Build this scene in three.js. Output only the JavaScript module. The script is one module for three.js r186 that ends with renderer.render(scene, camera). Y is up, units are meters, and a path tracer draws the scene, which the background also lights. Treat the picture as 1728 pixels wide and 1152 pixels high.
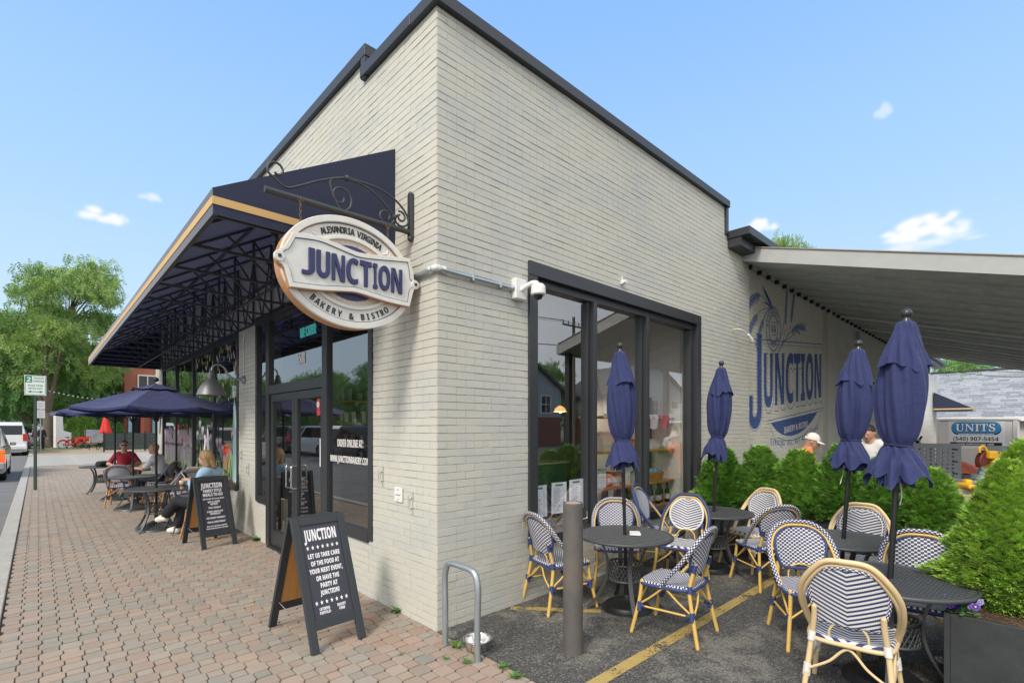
import * as THREE from 'three';
import * as BGU from 'three/addons/utils/BufferGeometryUtils.js';
import { RoundedBoxGeometry } from 'three/addons/geometries/RoundedBoxGeometry.js';
import { TextGeometry } from 'three/addons/geometries/TextGeometry.js';
import { FontLoader } from 'three/addons/loaders/FontLoader.js';
import { MarchingCubes } from 'three/addons/objects/MarchingCubes.js';

// ---------- camera, sky, sun, exposure
const scene = new THREE.Scene();
const CAM = new THREE.Vector3(-2.45, 1.73, 3.503), FWD = new THREE.Vector3(0.6888, 0, -0.725);
const camera = new THREE.PerspectiveCamera(2 * Math.atan(576 / 843) * 180 / Math.PI, 1.5, 0.05, 400);
camera.position.copy(CAM);
camera.lookAt(CAM.clone().add(FWD));
camera.setViewOffset(1728, 1152, 0, -144, 1728, 1152);       // shift lens: verticals stay upright
camera.updateProjectionMatrix();
const renderer = new THREE.WebGLRenderer({ antialias: true });
renderer.toneMapping = THREE.LinearToneMapping;
renderer.toneMappingExposure = 1.42;
renderer.shadowMap.enabled = true;
const SUN_DIR = new THREE.Vector3(-0.80, 0.80, 0.26).normalize();
const sun = new THREE.DirectionalLight(new THREE.Color(1, 0.93, 0.82), 2.0);
sun.position.copy(SUN_DIR).multiplyScalar(60);
sun.castShadow = true; sun.shadow.radius = 28; sun.shadow.mapSize.set(2048, 2048);
Object.assign(sun.shadow.camera, { left: -30, right: 30, top: 30, bottom: -30, near: 1, far: 140 });
scene.add(sun, sun.target);

// ---------- seeded random numbers and tiling noise
function rng(seed) { let a = seed >>> 0; return () => { a = (a + 0x6D2B79F5) | 0; let t = Math.imul(a ^ (a >>> 15), 1 | a); t = (t + Math.imul(t ^ (t >>> 7), 61 | t)) ^ t; return ((t ^ (t >>> 14)) >>> 0) / 4294967296; }; }
const R = rng(20240611);
const rnd = (a = 1, b) => b === undefined ? R() * a : a + R() * (b - a);
function lattice(per, seed) { const r = rng(seed), t = new Float32Array(per * per); for (let i = 0; i < t.length; i++) t[i] = r(); return t; }
function tileNoise(n, per, seed) {                                  // n x n array in 0..1, tiles
  const g = lattice(per, seed), o = new Float32Array(n * n), s = per / n;
  for (let y = 0; y < n; y++) { const fy = y * s, y0 = Math.floor(fy), ty = fy - y0, uy = ty * ty * (3 - 2 * ty), a = y0 % per * per, b = (y0 + 1) % per * per;
    for (let x = 0; x < n; x++) { const fx = x * s, x0 = Math.floor(fx), tx = fx - x0, ux = tx * tx * (3 - 2 * tx), c = x0 % per, d = (x0 + 1) % per;
      o[y * n + x] = (g[a + c] * (1 - ux) + g[a + d] * ux) * (1 - uy) + (g[b + c] * (1 - ux) + g[b + d] * ux) * uy; } }
  return o;
}
function fbm(n, per, oct, seed) { const o = new Float32Array(n * n); let w = 1, W = 0; for (let k = 0; k < oct; k++) { const t = tileNoise(n, Math.min(n, per << k), seed + k * 17); for (let i = 0; i < o.length; i++) o[i] += t[i] * w; W += w; w *= 0.55; } for (let i = 0; i < o.length; i++) o[i] /= W; return o; }
function dataTex(n, fn, srgb = true, m = n) {                           // fn(i, x, y) -> [r, g, b] linear (colour) or grey
  const d = new Uint8Array(n * m * 4);
  const enc = (v) => { v = Math.max(0, Math.min(1, v)); return Math.round(255 * (srgb ? (v <= 0.0031308 ? v * 12.92 : 1.055 * Math.pow(v, 1 / 2.4) - 0.055) : v)); };
  for (let y = 0; y < m; y++) for (let x = 0; x < n; x++) { const i = y * n + x, c = fn(i, x, y), k = i * 4; if (typeof c === 'number') { d[k] = d[k + 1] = d[k + 2] = enc(c); } else { d[k] = enc(c[0]); d[k + 1] = enc(c[1]); d[k + 2] = enc(c[2]); } d[k + 3] = 255; }
  const t = new THREE.DataTexture(d, n, m); t.wrapS = t.wrapT = THREE.RepeatWrapping; t.magFilter = THREE.LinearFilter; t.minFilter = THREE.LinearMipmapLinearFilter; t.generateMipmaps = true; t.colorSpace = srgb ? THREE.SRGBColorSpace : THREE.NoColorSpace; t.needsUpdate = true; return t;
}
const rep = (t, metres) => { const c = t.clone(); c.repeat.set(1 / metres, 1 / metres); c.needsUpdate = true; return c; };
const mix = (a, b, t) => [a[0] + (b[0] - a[0]) * t, a[1] + (b[1] - a[1]) * t, a[2] + (b[2] - a[2]) * t];
const sstep = (a, b, x) => { const t = Math.max(0, Math.min(1, (x - a) / (b - a))); return t * t * (3 - 2 * t); };

// ---------- sky: clear blue to the north-east with a few small clouds, thin white overcast over the rest
{
  const W = 2048, Hh = 1024, d = new Float32Array(W * Hh * 4), n1 = fbm(512, 6, 6, 5), n2 = fbm(512, 24, 5, 9);
  const clouds = [];
  const pix = (x, y, w, h, s) => { const v = FWD.clone().add(new THREE.Vector3(0.725, 0, 0.6888).multiplyScalar((x - 864) / 843)).add(new THREE.Vector3(0, (720 - y) / 843, 0)); clouds.push([Math.atan2(v.z, v.x), Math.atan2(v.y, Math.hypot(v.x, v.z)), w / 843, h / 843, s, [...Array(16)].map(() => { const x = rnd(-0.85, 0.85), k = 1 - x * x; return [x, -0.45 + rnd(0.0, 1.0) * k, rnd(0.22, 0.5)]; })]); };
  pix(1552, 390, 44, 26, 1); pix(1590, 378, 26, 22, .8); pix(1285, 382, 18, 14, .9); pix(168, 366, 22, 13, .95); pix(200, 370, 9, 7, .7); pix(252, 334, 12, 7, .6); pix(1487, 190, 9, 13, .45); pix(1560, 414, 60, 9, .6);
  for (let y = 0; y < Hh; y++) for (let x = 0; x < W; x++) {
    const az = (x / W - 0.5) * 2 * Math.PI, el = (y / Hh - 0.5) * Math.PI, ce = Math.cos(el), se = Math.sin(el);
    const dx = ce * Math.cos(az), dz = ce * Math.sin(az);
    const e = Math.max(0, se);
    let c = mix([0.50, 0.63, 0.74], [0.315, 0.50, 0.73], sstep(0.0, 0.42, e)); c = mix(c, [0.19, 0.37, 0.70], sstep(0.30, 0.74, e)); c = mix(c, [0.11, 0.27, 0.62], sstep(0.7, 1, e));
    c = mix(c, [0.56, 0.65, 0.72], sstep(0.16, 0, e) * 0.7);
    const nx = ((az / (2 * Math.PI) + 0.5) * 512 * 3 | 0) % 512, ny = (Math.max(0, el) / Math.PI * 1536 | 0) % 512, nz = n1[ny * 512 + nx], nf = n2[ny * 512 + nx];
    const fwd = dx * 0.6888 - dz * 0.725;
    let k = sstep(0.42, -0.12, fwd + (nz - 0.5) * 0.5);
    const g = 1.0 + (nz - 0.5) * 0.5 + (nf - 0.5) * 0.15;
    c = mix(c, [g * 0.99, g, g * 1.02], k * 0.93);
    for (const [ca, cel, w, h, s, puffs] of clouds) { const a = (az - ca) * ce / w, b = (el - cel) / h; if (a * a + b * b > 6) continue; let q0 = 9; for (const [pa, pb, pr] of puffs) { const u = (a - pa) / pr, v = (b - pb) / pr * (b < pb ? 1.5 : 1); q0 = Math.min(q0, u * u + v * v); } const q = Math.sqrt(q0) + (nf - 0.5) * 1.0 + (n2[(ny * 3 % 512) * 512 + (nx * 3 % 512)] - 0.5) * 0.9; if (q < 1.1) { const t = sstep(1.05, 0.25, q) * s * (0.86 + 0.14 * sstep(-0.6, 0.3, b)); c = mix(c, [0.74, 0.74, 0.75], t); } }
    if (se < 0) c = [0.30, 0.30, 0.29];
    const i = (y * W + x) * 4; d[i] = c[0]; d[i + 1] = c[1]; d[i + 2] = c[2]; d[i + 3] = 1;
  }
  const sky = new THREE.DataTexture(d, W, Hh, THREE.RGBAFormat, THREE.FloatType);
  sky.mapping = THREE.EquirectangularReflectionMapping; sky.magFilter = sky.minFilter = THREE.LinearFilter; sky.wrapS = THREE.RepeatWrapping; sky.colorSpace = THREE.LinearSRGBColorSpace; sky.needsUpdate = true;
  scene.background = sky; scene.environment = sky; scene.backgroundIntensity = 1; scene.environmentIntensity = 1;
}

// ---------- geometry helpers
const V3 = (x, y, z) => new THREE.Vector3(x, y, z);
function clean(g) { g = g.index ? g.toNonIndexed() : g; const o = new THREE.BufferGeometry(); if (!g.attributes.normal) g.computeVertexNormals(); o.setAttribute('position', g.attributes.position); o.setAttribute('normal', g.attributes.normal); o.setAttribute('uv', g.attributes.uv || new THREE.BufferAttribute(new Float32Array(g.attributes.position.count * 2), 2)); if (g.attributes.color) o.setAttribute('color', g.attributes.color); return o; }
function merge(list) { list = list.flat(9).map(clean); const col = list.some((g) => g.attributes.color); if (col) for (const g of list) if (!g.attributes.color) g.setAttribute('color', new THREE.BufferAttribute(new Float32Array(g.attributes.position.count * 3).fill(1), 3)); return list.length === 1 ? list[0] : BGU.mergeGeometries(list); }
function paint(g, c) { g = clean(g); const n = g.attributes.position.count, a = new Float32Array(n * 3); for (let i = 0; i < n; i++) { a[i * 3] = c[0]; a[i * 3 + 1] = c[1]; a[i * 3 + 2] = c[2]; } g.setAttribute('color', new THREE.BufferAttribute(a, 3)); return g; }
function uvBox(g) {                                                     // uv in metres by the way each face looks
  g = clean(g); const p = g.attributes.position, n = g.attributes.normal, u = new Float32Array(p.count * 2);
  for (let i = 0; i < p.count; i += 3) { let ax = 0, ay = 0, az = 0; for (let k = 0; k < 3; k++) { ax += Math.abs(n.getX(i + k)); ay += Math.abs(n.getY(i + k)); az += Math.abs(n.getZ(i + k)); }
    for (let k = 0; k < 3; k++) { const j = i + k, x = p.getX(j), y = p.getY(j), z = p.getZ(j); if (ay >= ax && ay >= az) { u[2 * j] = x; u[2 * j + 1] = z; } else if (ax >= az) { u[2 * j] = z; u[2 * j + 1] = y; } else { u[2 * j] = x; u[2 * j + 1] = y; } } }
  g.setAttribute('uv', new THREE.BufferAttribute(u, 2)); return g;
}
const bx = (w, h, d, x = 0, y = 0, z = 0) => new THREE.BoxGeometry(w, h, d).translate(x, y, z);
const rb = (w, h, d, x = 0, y = 0, z = 0, r = 0.006, s = 2) => new RoundedBoxGeometry(w, h, d, s, Math.min(r, w / 2.05, h / 2.05, d / 2.05)).translate(x, y, z);
const span = (x0, x1, y0, y1, z0, z1, r = 0) => r ? rb(x1 - x0, y1 - y0, z1 - z0, (x0 + x1) / 2, (y0 + y1) / 2, (z0 + z1) / 2, r, 1) : bx(x1 - x0, y1 - y0, z1 - z0, (x0 + x1) / 2, (y0 + y1) / 2, (z0 + z1) / 2);
const vec = (a) => Array.isArray(a) ? V3(...a) : a;
function bar(a, b, r0, r1 = r0, seg = 8, capped = true) { a = vec(a); b = vec(b); const d = b.clone().sub(a), g = new THREE.CylinderGeometry(r1, r0, d.length(), seg, 1, !capped); g.translate(0, d.length() / 2, 0); g.applyQuaternion(new THREE.Quaternion().setFromUnitVectors(V3(0, 1, 0), d.clone().normalize())); return g.translate(a.x, a.y, a.z); }
function sqbar(a, b, w, h = w) { a = vec(a); b = vec(b); const d = b.clone().sub(a), L = d.length(), g = new THREE.BoxGeometry(w, h, L); const m = new THREE.Matrix4().lookAt(b, a, Math.abs(d.y) > 0.98 * L ? V3(1, 0, 0) : V3(0, 1, 0)); g.applyMatrix4(m); const c = a.clone().add(b).multiplyScalar(0.5); return g.translate(c.x, c.y, c.z); }
function tube(pts, r, seg = 24, rs = 8, closed = false) { const c = new THREE.CatmullRomCurve3(pts.map(vec), closed, 'centripetal'); return new THREE.TubeGeometry(c, seg, r, rs, closed); }
function cappedTube(pts, r, seg = 24, rs = 8) { const p = pts.map(vec); return merge([tube(p, r, seg, rs), new THREE.SphereGeometry(r, rs, 6).translate(p[0].x, p[0].y, p[0].z), new THREE.SphereGeometry(r, rs, 6).translate(...p[p.length - 1].toArray())]); }
const lathe = (pts, seg = 32) => new THREE.LatheGeometry(pts.map((p) => new THREE.Vector2(p[0], p[1])), seg);
const ball = (r, x = 0, y = 0, z = 0, s = 16) => new THREE.SphereGeometry(r, s, Math.ceil(s * 0.7)).translate(x, y, z);
function poly(pts, holes = []) { const s = new THREE.Shape(pts.map((p) => new THREE.Vector2(p[0], p[1]))); for (const h of holes) s.holes.push(new THREE.Path(h.map((p) => new THREE.Vector2(p[0], p[1])))); return s; }
function ext(shape, depth, bevel = 0, seg = 12) { return new THREE.ExtrudeGeometry(shape, { depth, bevelEnabled: bevel > 0, bevelSize: bevel, bevelThickness: bevel, bevelSegments: 1, curveSegments: seg }); }
function grid(nu, nv, fn) {                                             // surface from fn(u, v) -> [x, y, z], uv = (u, v)
  const p = [], uv = [], id = []; for (let j = 0; j <= nv; j++) for (let i = 0; i <= nu; i++) { const q = fn(i / nu, j / nv); p.push(q[0], q[1], q[2]); uv.push(q[3] ?? i / nu, q[4] ?? j / nv); }
  for (let j = 0; j < nv; j++) for (let i = 0; i < nu; i++) { const a = j * (nu + 1) + i; id.push(a, a + 1, a + nu + 2, a, a + nu + 2, a + nu + 1); }
  const g = new THREE.BufferGeometry(); g.setAttribute('position', new THREE.Float32BufferAttribute(p, 3)); g.setAttribute('uv', new THREE.Float32BufferAttribute(uv, 2)); g.setIndex(id); g.computeVertexNormals(); return g;
}
const rot = (g, x = 0, y = 0, z = 0) => { if (x) g.rotateX(x); if (y) g.rotateY(y); if (z) g.rotateZ(z); return g; };
// ---------- naming
const taken = new Map();
function numbered(name) { const k = taken.get(name) || 0; taken.set(name, k + 1); return k ? name + '_' + String(k).padStart(3, '0') : name; }
function info(o, label, category, group) { o.userData.label = label; o.userData.category = category; if (group) o.userData.group = group; return o; }
function thing(name, label, category, pos = [0, 0, 0], turn = 0, group) { const o = new THREE.Group(); o.name = numbered(name); o.position.set(...pos); o.rotation.y = turn; scene.add(o); return info(o, label, category, group); }
function part(parent, name, geo, mat, label) { const m = new THREE.Mesh(Array.isArray(geo) ? merge(geo) : geo, mat); m.name = name; m.castShadow = m.receiveShadow = true; parent.add(m); if (label) m.userData.label = label; return m; }
function struct(name, geo, mat) { const m = part(scene, numbered(name), geo, mat); m.userData.kind = 'structure'; return m; }
function single(name, label, category, geo, mat, pos = [0, 0, 0], turn = 0, group) { const m = part(scene, numbered(name), geo, mat); m.position.set(...pos); m.rotation.y = turn; return info(m, label, category, group); }
function copy(o, pos, turn, label, group) { const c = o.clone(); c.name = numbered(o.name.replace(/_\d\d\d$/, '')); c.userData = { ...o.userData }; if (label) c.userData.label = label; if (group) c.userData.group = group; c.position.set(...pos); c.rotation.set(0, turn, 0); scene.add(c); return c; }
// ---------- materials
const N256 = fbm(256, 8, 5, 11), F256 = fbm(256, 64, 3, 23), B512 = fbm(512, 5, 6, 31), G512 = fbm(512, 128, 2, 47), S512 = fbm(512, 256, 1, 53);
const grainTex = dataTex(256, (i) => F256[i], false);
const lumpTex = dataTex(256, (i) => N256[i] * 0.7 + F256[i] * 0.3, false);
const std = (c, rough = 0.6, metal = 0, o = {}) => new THREE.MeshStandardMaterial({ color: new THREE.Color().setRGB(...c), roughness: rough, metalness: metal, side: THREE.DoubleSide, ...o });
const bumped = (c, rough, metal, tex, metres, h, o = {}) => std(c, rough, metal, { bumpMap: rep(tex, metres), bumpScale: h, ...o });
function mottle(c, amp, metres, n = N256, size = 256) { return rep(dataTex(size, (i) => { const k = 1 + (n[i] - 0.5) * 2 * amp; return [c[0] * k, c[1] * k, c[2] * k]; }), metres); }
const M = {};
// painted brick: worn off-white paint, faint grime and flakes
const brickPaint = rep(dataTex(1024, (j, x, y) => { const i = (y >> 1) * 512 + (x >> 1), i2 = ((y * 3) % 512) * 512 + (x * 3) % 512, b = B512[i], g = G512[i2]; let k = 1 + (b - 0.5) * 0.14 + (g - 0.5) * 0.10 + (R() - 0.5) * 0.04; let c = [0.54 * k, 0.527 * k, 0.463 * k]; c = mix(c, [0.485 * k, 0.488 * k, 0.455 * k], sstep(0.5, 0.66, B512[((y * 2 + 99) % 512) * 512 + (x + 40) % 512]) * 0.75); c = mix(c, [0.54, 0.52, 0.44], sstep(0.58, 0.7, B512[((y >> 2) % 512) * 512 + (x * 2 + 133) % 512]) * 0.5); if (g > 0.82 && b > 0.56) c = mix(c, [0.30, 0.27, 0.22], 0.55); return c; }), 4.8);
M.brick = std([1, 1, 1], 0.78, 0, { map: brickPaint, vertexColors: true, bumpMap: rep(lumpTex, 0.12), bumpScale: 0.0018 });
M.mortar = std([0.52, 0.508, 0.445], 0.9, 0, { bumpMap: rep(grainTex, 0.2), bumpScale: 0.002 });
M.frame = bumped([0.045, 0.048, 0.053], 0.42, 0.3, grainTex, 0.15, 0.0004);
M.coping = bumped([0.05, 0.053, 0.06], 0.4, 0.5, lumpTex, 0.8, 0.002);
M.glass = new THREE.MeshPhysicalMaterial({ color: 0xffffff, roughness: 0.0, transmission: 1, thickness: 0, ior: 3.0, side: THREE.DoubleSide });
M.carGlass = std([0.012, 0.015, 0.018], 0.06, 0, {});
M.fabric = new THREE.MeshPhysicalMaterial({ roughness: 0.85, transmission: 0.12, thickness: 0, side: THREE.DoubleSide, map: rep(dataTex(256, (i, x, y) => { const k = 0.92 + 0.1 * N256[i] + ((x & 1) ^ (y & 1) ? 0.05 : -0.03); return [0.024 * k, 0.034 * k, 0.125 * k]; }), 0.3), bumpMap: rep(dataTex(512, (i) => B512[i] * 0.8 + G512[i] * 0.2, false), 0.5), bumpScale: 0.012 });
M.awning = new THREE.MeshPhysicalMaterial({ roughness: 0.85, transmission: 0.45, thickness: 0, side: THREE.DoubleSide, map: rep(dataTex(256, (i, x, y) => { const k = 0.9 + 0.2 * N256[i] + ((x & 1) ^ (y & 1) ? 0.06 : -0.04); return [0.026 * k, 0.036 * k, 0.095 * k]; }), 0.5) });
M.gold = bumped([0.62, 0.40, 0.16], 0.7, 0, grainTex, 0.2, 0.0003);
M.black = bumped([0.016, 0.017, 0.019], 0.45, 0.2, grainTex, 0.1, 0.0003);
M.iron = bumped([0.075, 0.08, 0.085], 0.5, 0.6, lumpTex, 0.1, 0.0006);
M.cast = bumped([0.085, 0.09, 0.094], 0.42, 0.35, grainTex, 0.05, 0.0004);
M.white = bumped([0.74, 0.73, 0.70], 0.5, 0, grainTex, 0.15, 0.0003);
M.offwhite = std([1, 1, 1], 0.6, 0, { map: mottle([0.72, 0.70, 0.65], 0.08, 0.6) });
M.galv = std([1, 1, 1], 0.38, 0.75, { map: mottle([0.42, 0.47, 0.50], 0.18, 0.12), bumpMap: rep(lumpTex, 0.05), bumpScale: 0.0003 });
M.chrome = std([0.72, 0.71, 0.69], 0.22, 1);
M.rustSteel = std([1, 1, 1], 0.6, 0.35, { map: rep(dataTex(512, (i) => { let c = mix([0.10, 0.092, 0.085], [0.18, 0.168, 0.155], B512[i]); const r = sstep(0.56, 0.72, B512[i] * 0.6 + G512[i] * 0.4); return mix(c, [0.21, 0.12, 0.065], r * 0.75); }), 0.7), bumpMap: rep(lumpTex, 0.2), bumpScale: 0.0012 });
M.bamboo = std([1, 1, 1], 0.42, 0, { map: mottle([0.64, 0.42, 0.11], 0.14, 0.2) });
M.rattan = std([1, 1, 1], 0.45, 0, { map: mottle([0.66, 0.50, 0.28], 0.10, 0.2) });
M.navy = bumped([0.035, 0.055, 0.17], 0.5, 0, grainTex, 0.03, 0.001);
M.whiteWeave = bumped([0.76, 0.75, 0.72], 0.5, 0, grainTex, 0.03, 0.001);
M.wood = std([1, 1, 1], 0.6, 0, { map: rep(dataTex(256, (i, x, y) => { const k = 0.75 + 0.5 * N256[(y >> 4) % 256 * 256 + x]; return [0.50 * k, 0.24 * k, 0.07 * k]; }), 0.5) });
M.pine = std([1, 1, 1], 0.7, 0, { map: rep(dataTex(256, (i, x, y) => { const k = 0.85 + 0.3 * N256[(y >> 4) % 256 * 256 + x]; return [0.62 * k, 0.52 * k, 0.34 * k]; }), 0.5) });
M.chalk = std([1, 1, 1], 0.55, 0, { map: mottle([0.030, 0.033, 0.040], 0.35, 0.5) });
M.rubber = std([0.018, 0.018, 0.018], 0.85);
M.plastic = std([0.30, 0.31, 0.32], 0.6);
// ground
M.asphalt = std([1, 1, 1], 0.9, 0, { map: rep(dataTex(1024, (i, x, y) => { const j = (y >> 1) * 512 + (x >> 1), b = B512[j]; let k = 0.078 + 0.05 * (b - 0.5); const wear = sstep(0.53, 0.66, B512[((y * 2) % 512) * 512 + (x * 2 + 170) % 512] * 0.45 + b * 0.55); let c = mix([k, k * 0.98, k * 0.93], [0.22, 0.205, 0.175], wear * 0.8); const s = R(), gr = G512[((y * 1.0 | 0) % 512) * 512 + (x % 512)]; if (gr > 0.68) c = mix(c, [0.34, 0.32, 0.275], 0.55); else if (gr < 0.36) c = mix(c, [0.025, 0.025, 0.025], 0.6); if (s > 0.93) c = mix(c, [0.36, 0.34, 0.29], 0.6); else if (s < 0.35) c = mix(c, [0.02, 0.02, 0.02], 0.5); if (s > 0.9985) c = [0.6, 0.58, 0.54]; return c; }), 2.6), bumpMap: rep(dataTex(512, (i) => S512[i], false), 1.6), bumpScale: 0.006 });
M.road = std([1, 1, 1], 0.9, 0, { map: rep(dataTex(512, (i) => { const k = 0.16 + 0.10 * (B512[i] - 0.5) + (R() - 0.5) * 0.07; return [k, k * 0.98, k * 0.95]; }), 2.6), bumpMap: rep(grainTex, 0.5), bumpScale: 0.004 });
M.concrete = std([1, 1, 1], 0.85, 0, { map: rep(dataTex(512, (i) => { const k = 0.36 + 0.22 * (B512[i] - 0.5) + (G512[i] - 0.5) * 0.16; return [k, k * 0.95, k * 0.85]; }), 1.7), bumpMap: rep(grainTex, 0.4), bumpScale: 0.002 });
M.soilbed = std([1, 1, 1], 0.95, 0, { map: rep(dataTex(256, (i) => mix([0.045, 0.03, 0.02], [0.22, 0.11, 0.05], sstep(0.45, 0.7, F256[i]))), 0.5), bumpMap: rep(lumpTex, 0.15), bumpScale: 0.02 });
M.jointsand = std([1, 1, 1], 0.95, 0, { map: rep(dataTex(512, (i) => mix(mix([0.04, 0.034, 0.027], [0.10, 0.085, 0.065], G512[i]), [0.34, 0.30, 0.24], sstep(0.54, 0.66, B512[i]) * 0.4)), 5.5) });
M.paver = std([1, 1, 1], 0.88, 0, { vertexColors: true, map: rep(dataTex(256, (i) => { const k = 0.80 + 0.4 * F256[i] * 0.6 + (R() - 0.5) * 0.34 + 0.1 * N256[i]; return [k, k, k]; }), 0.3), bumpMap: rep(grainTex, 0.1), bumpScale: 0.0015 });
M.yellowPaint = std([1, 1, 1], 0.85, 0, { map: rep(dataTex(512, (i) => { const k = 0.8 + 0.4 * (G512[i] - 0.5); return [0.50 * k, 0.36 * k, 0.12 * k]; }), 1.0), alphaMap: rep(dataTex(512, (i) => (B512[i] > 0.49 + 0.35 * (G512[i] - 0.5) + 0.3 * (S512[i] - 0.5) ? 1 : 0), false), 1.7), alphaTest: 0.5 });
M.leaf = new THREE.MeshPhysicalMaterial({ vertexColors: true, roughness: 0.65, transmission: 0.38, thickness: 0, side: THREE.DoubleSide });
M.bark = std([1, 1, 1], 0.9, 0, { map: mottle([0.17, 0.14, 0.11], 0.5, 0.4), bumpMap: rep(lumpTex, 0.15), bumpScale: 0.02 });
const canvasTex = (w, h, draw) => { const c = document.createElement('canvas'); c.width = w; c.height = h; draw(c.getContext('2d'), w, h); const t = new THREE.CanvasTexture(c); t.colorSpace = THREE.SRGBColorSpace; t.anisotropy = 8; return t; };
const FB = await new FontLoader().loadAsync('fonts/droid/droid_sans_bold.typeface.json');
const FS = await new FontLoader().loadAsync('fonts/droid/droid_serif_bold.typeface.json');
function text3(str, h, width, depth, font = FB, bevel = 0) {               // letters of cap height h squeezed to a width, centred
  const g = new TextGeometry(str, { font, size: h, depth, curveSegments: 5, bevelEnabled: bevel > 0, bevelSize: bevel, bevelThickness: bevel, bevelSegments: 1 }); g.computeBoundingBox(); const b = g.boundingBox; g.translate(-(b.min.x + b.max.x) / 2, -(b.min.y + b.max.y) / 2, 0); if (width) g.scale(width / (b.max.x - b.min.x), h / (b.max.y - b.min.y), 1); return g;
}
// ---------- the ground
struct('ground', rot(new THREE.PlaneGeometry(700, 700), -Math.PI / 2).translate(0, -0.16, 0), std([1, 1, 1], 0.95, 0, { map: mottle([0.16, 0.17, 0.11], 0.4, 3) }));
const flat = (x0, x1, z0, z1, y) => uvBox(rot(new THREE.PlaneGeometry(x1 - x0, z1 - z0), -Math.PI / 2).translate((x0 + x1) / 2, y, (z0 + z1) / 2));
struct('road', flat(-12.5, -2.86, -260, 60, -0.12), M.road);
struct('asphalt_lot', merge([flat(0.0, 60, 0, 60, 0), flat(31, 60, -60, 0, 0)]), M.asphalt);
{ const k = []; for (let z = 4; z > -27; z -= 2.4) k.push(span(-2.875, -2.69, -0.3, 0.012 + rnd(0.004), z - 2.392, z, 0.012)); for (let z = -38.2; z > -110; z -= 2.4) k.push(span(-2.875, -2.69, -0.3, 0.012, z - 2.39, z, 0.012)); for (let z = -27; z > -38; z -= 2.4) k.push(span(-2.875, -2.69, -0.3, -0.05, z - 2.39, z, 0.012)); struct('kerb', uvBox(merge(k)), M.concrete); }
struct('driveway_apron', uvBox(merge([span(-2.69, 6, -0.2, 0.004, -38.2, -27.1), span(-2.69, 0, -0.2, 0.012, -27.1, -26.6)])), M.concrete);
struct('far_pavement', flat(-2.69, 12, -120, -38.2, 0.0), std([1, 1, 1], 0.9, 0, { map: mottle([0.36, 0.28, 0.2], 0.25, 1.1) }));
struct('opposite_pavement', span(-16, -12.5, -0.3, 0.0, -200, 60), M.concrete);
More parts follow.
